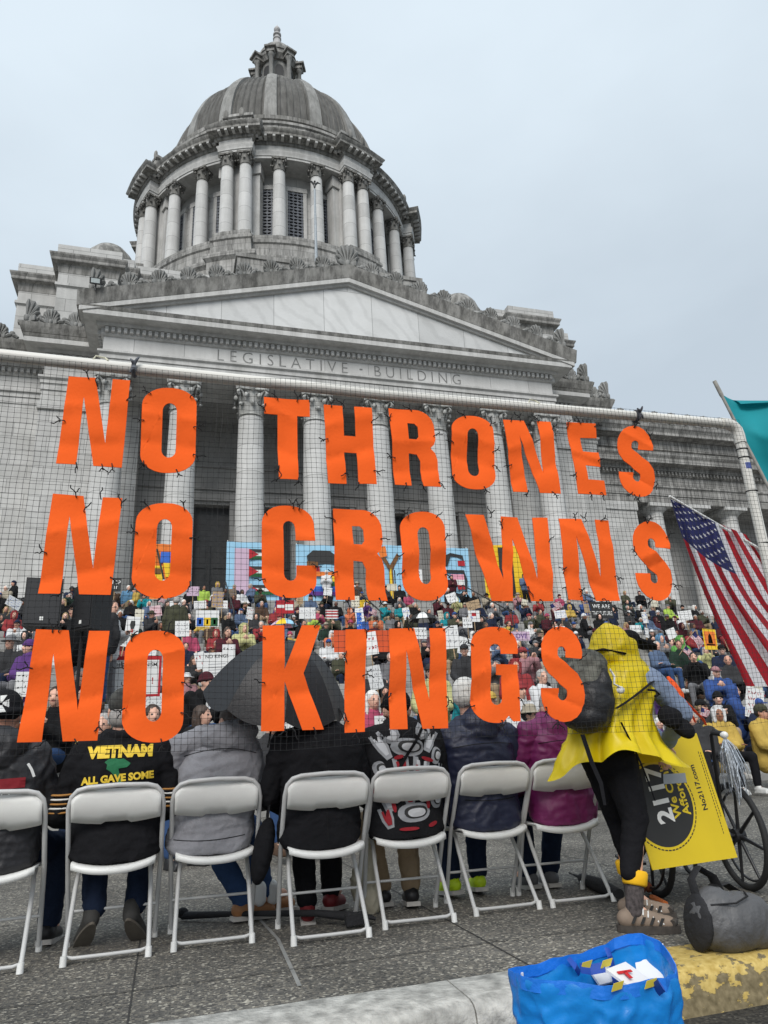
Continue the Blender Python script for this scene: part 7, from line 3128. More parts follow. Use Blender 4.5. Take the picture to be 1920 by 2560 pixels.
WEIGHT = [('black', 34), ('navy', 15), ('charcoal', 15), ('grey', 10), ('maroon', 6), ('olive', 6), ('royal blue', 4), ('red', 4), ('hot pink', 1.5), ('teal', 2), ('pale yellow', 1.5), ('yellow', 2.5), ('lime hi-vis', 2), ('orange', 1.5), ('purple', 2), ('white', 6), ('denim blue', 6), ('dark green', 4), ('beige', 4), ('brown', 5), ('dusty pink', 1.5)]
rnd = random.Random(21)


def pick(w):
    t_ = rnd.uniform(0, sum(x[1] for x in w))
    for k, x in w:
        t_ -= x
        if t_ <= 0:
            return k
    return w[0][0]


def in_poly(p, pl):
    c = False
    for i in range(len(pl)):
        a, b_ = pl[i], pl[i - 1]
        if (a[1] > p[1]) != (b_[1] > p[1]) and p[0] < (b_[0] - a[0]) * (p[1] - a[1]) / (b_[1] - a[1]) + a[0]:
            c = not c
    return c


LET2D = []
for (row, word, gch, tl, tr, br, bl) in LETTERS:
    out, holes = GLYPH[gch]

    def _m(p, bl=bl, br=br, tl=tl, tr=tr):
        a = V(bl).lerp(V(br), p[0]).lerp(V(tl).lerp(V(tr), p[0]), p[1])
        return seen((a.x, YN - .04, a.y))
    LET2D.append(([_m(p) for p in out], [[_m(p) for p in h] for h in holes]))


def behind_letter(p):
    return any(in_poly(p, o_) and not any(in_poly(p, h) for h in hs) for o_, hs in LET2D)


ROWN = {1: 'top', 2: 'middle', 3: 'bottom'}


def where(p):
    """name the spot by the nearest orange letter or other landmark"""
    x, y = p
    best, bd = None, 1e9
    for (row, word, gch, a, b_) in LETTER_BOX:
        dx = max(a[0] - x, 0, x - b_[0])
        dy = max(a[1] - y, 0, y - b_[1])
        d = math.hypot(dx, dy) + .15 * math.hypot((a[0] + b_[0]) / 2 - x, (a[1] + b_[1]) / 2 - y)
        if d < bd:
            bd, best = d, (row, word, gch, a, b_, dx, dy)
    row, word, gch, a, b_, dx, dy = best
    nm = 'the %s of %s' % (gch, word if word != 'NO' else 'the %s NO' % ROWN[row])
    if word == 'THRONES' and gch == 'N':
        nm = 'the N of THRONES'
    if dx == 0 and dy == 0:
        return 'inside ' + nm
    if dx > dy:
        return ('right of ' if x > b_[0] else 'left of ') + nm
    return ('below ' if y > b_[1] else 'above ') + nm


USED = set()
PLACED = []          # (x, y, size) of heads already on the picture
COUNT = [0]
SHOE_M = [m_kshoe, mat('white trainer', (.6, .6, .58), .6, .15), mat('brown shoe', (.09, .05, .03), .6, .2)]
TRM = [('black', m_pant), ('dark denim', m_djean), ('blue denim', m_jean), ('grey', MCLO['grey']), ('tan', m_tan)]


def crowd_label(jacket, wear, wearcol, pose, p):
    wtxt = {'bald head': 'bald head', 'hood': 'raised hood'}.get(wear, '%s %s' % (wearcol, wear))
    ptxt = {'hands on knees': 'sitting', 'holding up a phone': 'hands at face', 'standing with hands together': 'standing, hands together', 'standing with hands raised to the face': 'standing, hands at face'}.get(pose, pose)
    lab = 'person, %s jacket, %s, %s, %s' % (jacket, wtxt, ptxt, where(p))
    if len(lab.split()) > 16:
        lab = 'person, %s jacket, %s, %s' % (jacket, wtxt, where(p))
    return lab


def add_person(base, pose, jacket, wear, wearcol, rz, scale=1.0, skin=None, trousers=None, label=None, group='crowd on the steps', bulky=False, extra=''):
    T = (TPL_BULKY if bulky and pose in TPL_BULKY else TPL)[pose]
    o = link('person', T['body'], None, base)
    o.rotation_euler = (0, 0, rz)
    o.scale = (scale,) * 3
    own(o, SKIN[skin if skin is not None else rnd.choice((0, 0, 0, 1, 1, 2, 2, 3, 4))])
    j = link('jacket', T['jacket'], o)
    own(j, MCLO[jacket])
    tn, tm_ = trousers or rnd.choice(TRM)
    t_ = link('trousers', T['trousers'], o)
    own(t_, tm_)
    shm = rnd.choice(SHOE_M)
    for me in T['shoes']:
        s = link('shoe', me, o)
        own(s, shm)
    hc_ = T['head']
    R = Matrix.Rotation(T['yaw'], 4, 'Z') @ Matrix.Rotation(T['pitch'], 4, 'X')
    base_hair = None
    if wear in ('short hair', 'long hair'):
        items = [(wear, HAIRC[wearcol])]
    elif wear == 'bald head':
        items = []
    elif wear == 'hood':
        items = [('hood', MCLO[wearcol])]
    else:
        items = [(wear, MCLO[wearcol]), (('long hair' if rnd.random() < .35 else 'short hair'), HAIRC[rnd.choice(list(HAIRC))])]
    for k, m_ in items:
        h = link({'short hair': 'hair', 'long hair': 'hair', 'wide-brimmed hat': 'brim_hat'}.get(k, k), HEADWEAR[k], o, hc_)
        if len(items) > 1 and 'hair' in k:
            h.scale = (.97, .97, .93)
        h.rotation_euler = R.to_euler()
        own(h, m_)
    hw = o.matrix_basis
    wp = V(base) + Matrix.Rotation(rz, 3, 'Z') @ (V(hc_) * scale)
    p = seen(wp)
    if label is None:
        label = crowd_label(jacket, wear, wearcol, pose, p)
    USED.add(label)
    tag(o, label, 'person', group)
    PLACED.append((p[0], p[1]))
    COUNT[0] += 1
    return o, wp


def special(px, py, Y, pose, jacket, wear, wearcol, turn=0.0, label=None, skin=0, scale=1.0, bulky=False, trousers=None, group='crowd on the steps'):
    T = TPL[pose]
    hp_ = at(px, py, Y)
    rz = PI + turn
    off = Matrix.Rotation(rz, 3, 'Z') @ (V(T['head']) * scale)
    base = hp_ - off
    base.z = max(base.z, .43 * scale if pose in POSES else 0.0)
    return add_person(base, pose, jacket, wear, wearcol, rz, scale, skin, trousers, label, group, bulky)


FRONT = 'front rows of the crowd'
K = 'hands on knees'
special(438, 1546, 8.8, K, 'black', 'long hair', 'brown', 1.1, 'person with long brown hair and sunglasses in black jacket left of the umbrella', 0, 1, True, group=FRONT)
special(806, 1512, 8.8, K, 'hot pink', 'long hair', 'white', .2, 'person with long white hair in hot pink jacket between letters I and N', 0, 1, False, group=FRONT)
special(1146, 1545, 8.3, 'holding up a phone', 'denim blue', 'wide-brimmed hat', 'beige', .6, 'person in beige wide-brimmed hat and denim blue jacket below the letter S of KINGS', 0, 1.02, False, group=FRONT)
special(1060, 1514, 9.3, K, 'black', 'cap', 'yellow', -.3, 'person in yellow cap seen through the G of KINGS', 1, 1, False, group=FRONT)
special(648, 1550, 8.4, 'with folded arms', 'black', 'short hair', 'black', .9, 'person with black short hair in profile between the legs of the letter K', 1, 1, False, group=FRONT)
special(588, 1560, 7.6, K, 'charcoal', 'short hair', 'brown', .3, 'person with brown hair in charcoal jacket just left of the letter K', 0, 1, False, group=FRONT)
special(1124, 1492, 9.8, K, 'white', 'beanie', 'red', .2, 'person in red beanie and white jacket between the G and S of KINGS', 0, 1, False, group=FRONT)
special(1172, 1462, 10.4, 'with folded arms', 'white', 'short hair', 'grey', .4, None, 0, 1, False, group=FRONT)
special(931, 1452, 10.2, K, 'pale yellow', 'cap', 'charcoal', -.4, 'person in pale yellow jacket and charcoal cap seen through the N of KINGS', 0, 1, True, group=FRONT)
special(1053, 1412, 12.4, 'clapping', 'grey', 'cap', 'white', .1, 'person in white cap and grey jacket seen through the upper gap of the G', 0, 1, True)
special(1113, 1440, 11.4, K, 'red', 'hood', 'red', -.2, 'person in hooded red jacket right of the G of KINGS', 1, 1, True)
special(1130, 1412, 12.8, 'holding up a phone', 'dusty pink', 'cap', 'red', .2, 'person in dusty pink jacket and red cap right of the G of KINGS', 0, 1, True)
special(1021, 1487, 9.4, 'leaning on elbows', 'teal', 'hood', 'teal', .5, 'person in hooded teal jacket left of the G of KINGS', 0, 1, False, group=FRONT)
special(1003, 1405, 13.2, K, 'charcoal', 'cap', 'charcoal', -.5, None, 0)
special(873, 1528, 8.0, K, 'black', 'short hair', 'black', .4, None, 1, 1, False, group=FRONT)
special(1466, 1393, 15.5, K, 'dark green', 'short hair', 'brown', -.6, 'person in dark green suit jacket with short brown hair right of the yellow poncho', 1)
special(1419, 1395, 15.2, 'with folded arms', 'denim blue', 'short hair', 'grey', .2, 'bearded person in denim blue jacket with sunglasses right of the yellow hood', 0)
special(1498, 1420, 13.8, 'holding up a phone', 'black', 'short hair', 'black', -.7, 'person in black top with a hand raised to the mouth right of the poncho', 0)
special(1547, 1453, 12.6, 'clapping', 'royal blue', 'cap', 'dusty pink', -.5, 'person in pink cap and royal blue jacket under the large flag', 0, 1, True)
special(1572, 1427, 13.4, 'with folded arms', 'charcoal', 'bald head', '', -.3, 'bald person in charcoal jacket beside the large flag', 1, 1, True)
special(1559, 1404, 14.4, K, 'navy', 'cap', 'black', -.6, 'person in black cap and navy jacket beside the large flag', 2)
special(1586, 1493, 11.6, 'clapping', 'royal blue', 'hood', 'royal blue', .8, 'person in hooded royal blue jacket clapping under the flag tip', 0, 1, True)
special(1551, 1509, 11.3, 'leaning on elbows', 'black', 'beanie', 'black', -.4, 'person in black beanie and black jacket under the large flag', 2)
special(1516, 1527, 10.8, 'holding up a phone', 'charcoal', 'cap', 'black', .2, 'person in black cap and charcoal jacket holding a small flag by the wheelchair', 0, 1, True, group=FRONT)
special(1552, 1543, 10.2, 'with folded arms', 'yellow', 'hood', 'white', -.1, 'person in white hood and padded yellow jacket behind the wheelchair', 3, 1.02, True, group=FRONT, trousers=('black', m_pant))
special(1648, 1550, 10.0, 'hands on knees', 'yellow', 'cap', 'olive', .4, 'person in olive cap and yellow jacket at the right edge of the front row', 1, 1.05, True, group=FRONT, trousers=('black', m_pant))
special(1640, 1524, 11.0, K, 'navy', 'cap', 'royal blue', .1, 'person in royal blue cap at the right edge behind the yellow jackets', 0, 1, True)
special(1500, 1575, 9.4, 'with folded arms', 'charcoal', 'short hair', 'grey', -.9, 'grey-haired person in charcoal jacket and blue jeans beside the yellow board', 0, 1, True, group=FRONT, trousers=('blue denim', m_jean))
special(1470, 1384, 16.2, K, 'bright green', 'hood', 'bright green', .0, 'person in hooded bright green jacket right of the yellow hood', 0, 1, True)
special(1427, 1380, 16.6, 'clapping', 'grey', 'hood', 'sky blue', -.2, 'person in pale sky blue hood and grey jacket right of the yellow hood', 0, 1, True)
special(1410, 1314, 30.0, 'standing with hands together', 'navy', 'cap', 'beige', .3, 'person in navy jacket and beige cap standing below the S of CROWNS', 0)
special(1260, 1300, 31.0, 'standing with hands raised to the face', 'royal blue', 'cap', 'navy', .2, 'person in royal blue jacket and navy cap standing under the N of CROWNS', 0)
special(1322, 1316, 29.0, 'standing', 'navy', 'short hair', 'brown', .5, 'person in navy jacket standing between the N and S of CROWNS', 0)
special(1458, 1336, 27.0, 'standing with hands together', 'maroon', 'cap', 'maroon', .1, 'person in maroon jacket and maroon cap standing left of the flag', 1)
special(1473, 1352, 24.0, K, 'maroon', 'hood', 'maroon', .0, 'person in hooded maroon jacket seated left of the flag', 1)
special(217, 1303, 11.6, 'standing', 'charcoal', 'short hair', 'grey', PI + .4, 'person in charcoal jacket standing with their back turned beside the loudspeakers', 0)
special(243, 1312, 12.0, 'standing with hands together', 'white', 'short hair', 'brown', 1.2, 'person in white shirt standing beside the loudspeakers', 0, 1, False, ('grey', MCLO['grey']))
special(165, 1318, 10.6, 'standing', 'black', 'cap', 'black', -1.2, 'person in black jacket and cap standing behind the sideways loudspeaker', 0, 1, False, ('grey', MCLO['grey']))
special(381, 1298, 18.5, 'standing', 'olive', 'short hair', 'grey', PI, 'person in olive jacket standing below the O of the middle NO', 0)
special(470, 1263, 33.6, 'standing with hands together', 'grey', 'hood', 'yellow', .2, 'person in yellow hood standing left of the banner with the letter E', 0)
special(441, 1270, 33.2, 'standing', 'lime hi-vis', 'short hair', 'black', .1, 'person in lime hi-vis vest standing right of the O of the middle NO', 3)
special(278, 1270, 32.0, 'standing', 'sky blue', 'short hair', 'white', .3, 'person with white hair in sky blue shirt standing between N and O of middle NO', 0)
special(758, 1258, 33.6, 'standing with hands together', 'white', 'wide-brimmed hat', 'black', 0, 'person in white top and black hat standing through the R of CROWNS', 4)
special(771, 1262, 33.2, 'standing', 'brown', 'wide-brimmed hat', 'beige', .1, 'person in brown jacket and beige hat standing through the R of CROWNS', 0)
special(1002, 1282, 32.8, 'standing with hands raised to the face', 'black', 'short hair', 'black', .2, 'person in black coat standing between the O and W of CROWNS', 0)
special(22, 1388, 14.0, K, 'charcoal', 'wide-brimmed hat', 'grey', -.3, 'person in grey wide-brimmed hat at the left edge below the loudspeaker', 0)
special(62, 1398, 13.2, 'with folded arms', 'purple', 'beanie', 'purple', -.6, 'person in purple jacket and purple beanie under the left loudspeaker', 0, 1, True)
special(492, 1366, 17.0, 'clapping', 'maroon', 'long hair', 'brown', .1, 'person with long brown hair in maroon jacket clapping left of the K', 0)
special(527, 1358, 17.6, 'clapping', 'pale yellow', 'hood', 'pale yellow', .1, 'person in hooded pale yellow poncho clapping left of the K of KINGS', 0, 1, True)
special(447, 1474, 9.6, 'leaning on elbows', 'black', 'beanie', 'maroon', 1.0, 'person in maroon beanie left of the black umbrella', 0, 1, False, group=FRONT)
special(176, 1463, 10.4, 'clapping', 'maroon', 'short hair', 'grey', .2, 'person in maroon jacket seen through the N of the bottom NO', 0, 1, False, group=FRONT)
special(120, 1505, 9.2, 'clapping', 'black', 'short hair', 'brown', -.4, 'person in black jacket clapping inside the N of the bottom NO', 0, 1, False, group=FRONT)
special(222, 1566, 8.2, K, 'yellow', 'short hair', 'grey', -.2, 'person in yellow jacket behind the yellow-lettered black jacket', 0, 1, True, group=FRONT)
special(330, 1545, 8.6, K, 'maroon', 'short hair', 'brown', .3, 'person in maroon jacket seen through the O of the bottom NO', 0, 1, False, group=FRONT)
special(375, 1640, 7.6, 'leaning on elbows', 'purple', 'short hair', 'black', .6, None, 0, .96, False, group=FRONT)
special(965, 1330, 25.5, K, 'teal', 'hood', 'teal', .0, None, 0)

# everybody else: rows of people on the treads, three treads apart
occ = {}


def open_spot(p, r):
    return all(abs(p[0] - q[0]) > r * .8 or abs(p[1] - q[1]) > r * .9 for q in PLACED)


rows_y = []
for i in list(range(2, 49, 3)):
    rows_y.append((STEPS[i][0] + .12, STEPS[i][1]))
cand = []
for (Y, z) in rows_y:
    x = -8.8 + rnd.uniform(0, .5)
    while x < 26.8:
        cand.append((x, Y, z, True))
        x += rnd.uniform(.62, .98)
for Y in (10.2, 11.6):
    x = -4 + rnd.uniform(0, .6)
    while x < 10.5:
        cand.append((x, Y + rnd.uniform(-.2, .2), .43, True))
        x += rnd.uniform(.8, 1.3)
for Y in (33.6, 34.0):
    x = -6.0
    while x < 24:
        if rnd.random() < .30:
            cand.append((x, Y, TOPZ, False))
        x += rnd.uniform(.8, 1.8)
cand.sort(key=lambda c: c[1])
n_placed = 0
LIMIT = 292
pool = []
for x, Y, z, seated in cand:
    h = V((x, Y - .05, z + (.755 if seated else 1.6)))
    p = seen(h)
    if not (-12 < p[0] < 1672):
        continue
    d_ = (h - CAMP).length
    px_h = 1534 / d_                                   # pixels per metre there
    # hidden by an orange letter altogether?
    probes = [seen(h + V((dx, 0, dz))) for dx in (-.11, .11) for dz in (.05, -.12)] + [seen(h + V((dx, 0, -.42))) for dx in (-.22, .22)]
    if sum(behind_letter(q) for q in probes) >= 4:
        continue
    # behind the seated row, the umbrella or the poncho?
    if p[1] > 1570 and p[0] < 1200:
        continue
    if math.hypot((p[0] - 600) / 140, (p[1] - 1470) / 95) < .95:
        continue
    if 1225 < p[0] < 1415 and p[1] > 1375:
        continue
    if p[0] > 1330 and rnd.random() < (.30 if Y > 22 else .10):
        continue
    pool.append((x, Y, z, seated, p, px_h))
keep = len(pool)
rest = []
for x, Y, z, seated, p, px_h in pool:
    if not open_spot(p, .34 * px_h):
        continue
    if COUNT[0] >= LIMIT:
        rest.append((x, Y, z, seated))
        continue
    jc = pick(WEIGHT)
    u = rnd.random()
    if u < .30:
        wear, wc_ = 'short hair', rnd.choice(('grey', 'white', 'brown', 'black', 'grey'))
    elif u < .46:
        wear, wc_ = 'long hair', rnd.choice(('grey', 'brown', 'blond', 'black', 'white'))
    elif u < .66:
        wear, wc_ = 'cap', rnd.choice(('black', 'navy', 'red', 'white', 'beige', 'royal blue', 'grey'))
    elif u < .80:
        wear, wc_ = 'beanie', rnd.choice(('black', 'charcoal', 'maroon', 'grey', 'hot pink', 'navy', 'white'))
    elif u < .92:
        wear, wc_ = 'hood', jc
    else:
        wear, wc_ = 'wide-brimmed hat', rnd.choice(('beige', 'black', 'olive', 'white'))
    pose = rnd.choice(['hands on knees', 'clapping', 'clapping', 'leaning on elbows', 'with folded arms', 'holding up a phone', 'hands on knees']) if seated else rnd.choice(list(STAND))
    for _ in range(40):
        if crowd_label(jc, wear, wc_, pose, p) not in USED:
            break
        jc = pick(WEIGHT)
        pose = rnd.choice(list(POSES)[:5]) if seated else rnd.choice(list(STAND))
        if wear not in ('hood', 'bald head'):
            wc_ = rnd.choice(('grey', 'white', 'brown', 'black', 'blond') if 'hair' in wear else ('black', 'navy', 'red', 'white', 'beige', 'royal blue', 'grey', 'maroon', 'charcoal'))
        elif wear == 'hood':
            wc_ = jc
    add_person((x, Y + (0 if seated else 0), z), pose, jc, wear, wc_, PI + rnd.gauss(0, .38), rnd.uniform(.94, 1.05), bulky=rnd.random() < .55)

# the crowd goes on up the steps; past three hundred people it is one mass
def lowres(pose):
    J = dict(POSES, **STAND)[pose]
    T = build_pose(J, .034, .036, 1.5, True, .06)
    parts = [(T['body'], 0, (0, 0, 0)), (T['jacket'], 1, (0, 0, 0)), (T['trousers'], 2, (0, 0, 0))] + [(m_, 4, (0, 0, 0)) for m_ in T['shoes']]
    hat = MB()
    hat.ell((0, -.02, .045), (.092, .108, .095), None, 10, 7)
    hat.ell((0, -.05, -.02), (.088, .075, .09), None, 10, 7)
    parts.append((hat.mesh('hair', []), 3, T['head']))
    vs_, fs_, mi_ = [], [], []
    for me, m_, off in parts:
        o_ = len(vs_)
        vs_ += [tuple(v.co + V(off)) for v in me.vertices]
        fs_ += [tuple(i_ + o_ for i_ in p_.vertices) for p_ in me.polygons]
        mi_ += [m_] * len(me.polygons)
    return vs_, fs_, mi_


if rest:
    LOW = {k: lowres(k) for k in ('clapping', 'leaning on elbows', 'with folded arms', 'hands on knees', 'standing with hands together')}
    names = list(CLO)
    slots = [SKIN[0], SKIN[1], SKIN[3]] + [MCLO[k] for k in names] + [HAIRC[k] for k in HAIRC] + [m_pant, m_djean, m_kshoe]
    n_cl, n_h = 3, 3 + len(names)
    mb = MB()
    for x, Y, z, seated in rest:
        pose = rnd.choice(list(LOW)[:4]) if seated else 'standing with hands together'
        vs_, fs_, mi_ = LOW[pose]
        rz, sc_ = PI + rnd.gauss(0, .4), rnd.uniform(.93, 1.06)
        c_, s_ = math.cos(rz) * sc_, math.sin(rz) * sc_
        o_ = len(mb.v)
        mb.v += [(x + a * c_ - b_ * s_, Y + a * s_ + b_ * c_, z + d * sc_) for a, b_, d in vs_]
        mb.f += [tuple(i_ + o_ for i_ in f) for f in fs_]
        jk_ = n_cl + names.index(pick(WEIGHT))
        hd_ = n_h + rnd.randrange(len(HAIRC)) if rnd.random() < .5 else n_cl + names.index(pick(WEIGHT))
        tbl = (rnd.choice((0, 0, 1, 1, 2)), jk_, len(slots) - rnd.choice((3, 2)), hd_, len(slots) - 1)
        mb.mi += [tbl[m_] for m_ in mi_]
    me = mb.mesh('crowd', slots, 180, False)
    cw = link('crowd', me)
    cw['kind'] = 'stuff'
    cw['label'] = 'dense far part of the seated crowd packed on the upper steps below the columns'
    cw['category'] = 'crowd'

# ------------------------------------------------------------------ placards, little flags and small umbrellas among the crowd
m_card_w = mat('white card', (.74, .74, .73), .6, .04, 3)
m_stick = mat('wooden stick', (.40, .28, .16), .8, .2, 6)


def scribble(mb, x0, x1, z, h, seed):
    rr = random.Random(seed)
    x = x0
    while x < x1:
        w = rr.uniform(.5, 1.0) * h
        for _ in range(2):
            a = (x + rr.uniform(0, w), z + rr.uniform(-.5, .5) * h)
            b_ = (x + rr.uniform(0, w), z + rr.uniform(-.5, .5) * h)
            d = V((b_[0] - a[0], b_[1] - a[1]))
            if d.length < h * .3:
                continue
            n_ = V((-d.y, d.x)).normalized() * h * .11
            mb.add([(a[0] - n_.x, -.004, a[1] - n_.y), (a[0] + n_.x, -.004, a[1] + n_.y), (b_[0] + n_.x, -.004, b_[1] + n_.y), (b_[0] - n_.x, -.004, b_[1] - n_.y)], [(0, 1, 2, 3)])
        x += w * 1.35


def placard(px, py, pw_, ph, Y, label, base=None, lines=3, ink=None, text=None, shapes=(), tilt=0.0, stick=True, turn=0.0, border=None):
    c = at(px, py, Y)
    k = (c - CAMP).length / 1534
    w, h = pw_ * k, ph * k
    t_ = thing('placard', label, 'placard', (c.x, c.y, c.z - h / 2), 0, 'placards held up in the crowd')
    t_.rotation_euler = (0, tilt, turn)
    mb = MB()
    mb.box(-w / 2, w / 2, -.003, .003, 0, h)
    mb.build('board', base or m_card_w, t_)
    if stick:
        mb = MB()
        mb.box(-.012, .012, .004, .022, -.35, h * .8)
        mb.build('stick', m_stick, t_)
    if border:
        mb = MB()
        b_ = w * .07
        for x0, x1, z0, z1 in ((-w / 2, w / 2, h - b_, h), (-w / 2, w / 2, 0, b_ * .6), (-w / 2, -w / 2 + b_ * .6, b_ * .6, h - b_), (w / 2 - b_ * .6, w / 2, b_ * .6, h - b_)):
            mb.box(x0, x1, -.006, -.0035, z0, z1)
        mb.build('border', border, t_)
    for m_, pl in shapes:
        mb = MB()
        mb.add([((u - .5) * w, -.0045, (1 - v) * h) for u, v in pl], [tuple(range(len(pl)))])
        mb.build('printed_shape', m_, t_, None, False)
    if text:
        for s, size, u, v, m_ in text:
            me = text_mesh(s, size * h, [m_], 0, 1.0, .01 * size * h)
            xs_ = [q.co.x for q in me.vertices]
            mx_ = max(xs_) - min(xs_)
            f = min(1, w * .9 / mx_)
            for q in me.vertices:
                q.co = V(((u - .5) * w + q.co.x * f, -.0055, (1 - v) * h + q.co.y))
            link('lettering', me, t_)
    elif lines:
        mb = MB()
        for i in range(lines):
            z = h * (1 - (i + .8) / (lines + .6))
            scribble(mb, -w * .4, w * .4, z, h / (lines + 1) * .6, int(px) * 7 + i)
        mb.build('handwriting', ink or m_ink, t_, None, False)
    return t_


B = BCOL
placard(285, 1350, 26, 34, 16, 'white placard with a small dark figure right of the loudspeakers', lines=0, shapes=[(m_ink, [(.35, .25), (.65, .25), (.7, .5), (.6, .75), (.4, .75), (.3, .5)]), (B['r'], [(.4, .76), (.6, .76), (.6, .95), (.4, .95)])], tilt=.08)
placard(394, 1358, 28, 32, 16.5, 'white placard with grey marks below the O of the middle NO', lines=3, ink=mat('grey ink', (.3, .3, .32), .7, .1), tilt=-.03)
placard(448, 1336, 47, 34, 19, 'white placard with blue, yellow and green panels along the bottom', lines=0, shapes=[(B['b'], rc(.05, .33, .45, .97)), (B['y'], rc(.35, .64, .45, .97)), (B['g'], rc(.66, .95, .45, .97)), (m_wprint, rc(.14, .24, .55, .85)), (m_wprint, rc(.46, .54, .55, .85)), (m_wprint, rc(.76, .86, .55, .85))])
placard(417, 1277, 25, 20, 31, 'lilac-white placard held on the landing right of the middle NO', m_lil, 2)
placard(479, 1306, 24, 17, 27, 'small white placard with red writing under the pale blue banner', lines=2, ink=B['r'])
placard(470, 1440, 58, 58, 12.5, 'white placard reading NO KINGS at the left of the black umbrella', lines=0, text=[('NO KINGS', .17, .5, .14, m_ink)], shapes=[(MATS['grey ink'], rc(.2, .8, .40 + .1 * i, .42 + .1 * i)) for i in range(5)], tilt=-.04)
placard(494, 1412, 26, 38, 13.2, 'narrow white placard behind the NO KINGS placard', lines=3)
placard(440, 1524, 38, 50, 9.6, 'white placard with blue handwriting left of the black umbrella', lines=5, ink=B['b'], tilt=.03)
placard(284, 1461, 112, 80, 12.2, 'large white board with red border behind the O of the bottom NO', lines=0, border=B['r'], text=[('AUTHORITARIANISM,', .13, .5, .22, m_ink), ('U', .14, .37, .68, m_ink), ('!', .22, .86, .62, B['r'])])
placard(50, 1478, 28, 46, 11.5, 'white placard left of the N of the bottom NO', lines=4)
placard(664, 1324, 36, 25, 24, 'white placard with pale handwriting below the C of CROWNS', lines=2, ink=MATS['grey ink'])
placard(616, 1311, 38, 28, 27, 'red placard with white patches below the C of CROWNS', B['r'], 0, shapes=[(m_wprint, rc(.05, .45, .35, .6)), (m_wprint, rc(.5, .95, .3, .75))])
placard(717, 1327, 27, 20, 24, 'white placard with red stripes below the R of CROWNS', lines=0, shapes=[(B['r'], rc(0, 1, .1 + .3 * i, .25 + .3 * i)) for i in range(3)])
placard(772, 1305, 20, 17, 31, 'yellow placard held on the landing, left one of the pair under the R', B['y'], 1)
placard(791, 1305, 17, 19, 31, 'yellow placard held on the landing, right one of the pair under the R', B['y'], 1)
placard(776, 1341, 11, 36, 22, 'tall narrow blue placard below the R of CROWNS', B['b'], 3, m_wprint)
placard(785, 1385, 128, 46, 18, 'wide orange cloth sign with a white letter behind the K and I of KINGS', mat('rust orange cloth', srgb(205, 82, 40), .8, .12, 3), 0, stick=False, text=[('T', .8, .59, .62, m_wprint)])
placard(1024, 1331, 26, 24, 24, 'white placard with a red patch below the W of CROWNS', lines=0, shapes=[(B['r'], rc(.3, .7, .2, .5)), (B['b'], rc(.15, .35, .55, .75))])
placard(978, 1376, 34, 48, 15.5, 'white placard with a drawn figure right of the N of KINGS', lines=2, ink=MATS['grey ink'], tilt=-.1)
placard(1000, 1395, 30, 36, 14.6, 'white placard tilted right of the N of KINGS', lines=2, tilt=.25)
placard(906, 1368, 32, 24, 17, 'white placard above the N of KINGS', lines=2)
placard(1123, 1374, 46, 19, 17.5, 'lilac placard with violet capitals between the G and S', m_lil, 0, text=[('LOVE', .75, .5, .52, B['v'])])
placard(1180, 1268, 22, 14, 33, 'small white placard on a stick between the W and N of CROWNS', lines=2)
placard(906, 1247, 13, 36, 33.3, 'narrow upright white placard seen through the O of CROWNS', lines=0, text=[('D', .16, .5, .2, m_ink), ('A', .16, .5, .4, m_ink), ('Y', .16, .5, .6, m_ink), ('S', .16, .5, .8, m_ink)])
placard(1533, 1381, 30, 40, 16, 'yellow placard with a pale figure on an orange panel beside the flag', B['y'], 0, shapes=[(B['o'], rc(.08, .92, .12, .82)), (m_wprint, [(.5, .2), (.62, .35), (.68, .7), (.32, .7), (.38, .35)]), (B['r'], rc(.2, .8, .72, .80))], tilt=.05)
placard(1506, 1353, 30, 19, 25, 'pale teal placard left of the large flag', m_sky, 2, MATS['grey ink'])
placard(1300, 1318, 52, 34, 27, 'black placard with white hand-painted capitals under the N of CROWNS', m_ink, 0, text=[('WE ARE', .34, .5, .28, m_wprint), ('THE FUTURE', .34, .5, .70, m_wprint)], stick=False)
placard(1453, 1368, 22, 20, 20, 'plain white placard left of the green hood', lines=0, tilt=-.3)
placard(1373, 1358, 26, 14, 22, 'white placard above the yellow hood', lines=1)
placard(1622, 1518, 40, 58, 11.0, 'white placard with red and grey writing leaning under the flag', lines=4, ink=B['r'], tilt=.3, stick=False)
placard(1090, 1570, 46, 60, 7.8, 'white placard between the navy and magenta jackets', lines=3, ink=MATS['grey ink'], tilt=.25, stick=False)
placard(822, 1557, 26, 20, 8.3, 'white sheet held by the white-haired person in hot pink', lines=1, stick=False)
placard(630, 1575, 26, 26, 8.0, 'white sheet held just below the letter K of KINGS', lines=2, ink=MATS['grey ink'], stick=False)
placard(248, 1263, 24, 28, 31, 'black placard with white capitals right of the N of the middle NO', m_ink, 0, text=[('STOP', .4, .5, .35, m_wprint), ('IT', .3, .6, .72, m_wprint)])
placard(1010, 1345, 22, 22, 21, 'small white placard left of the letter G of KINGS', lines=2)
placard(130, 1420, 26, 30, 13.5, 'white placard above the N of the bottom NO', lines=3)
placard(655, 1380, 22, 18, 18, 'white placard behind the top of the letter K', lines=1)
placard(1210, 1362, 24, 18, 20, 'white placard above the S of KINGS', lines=2)


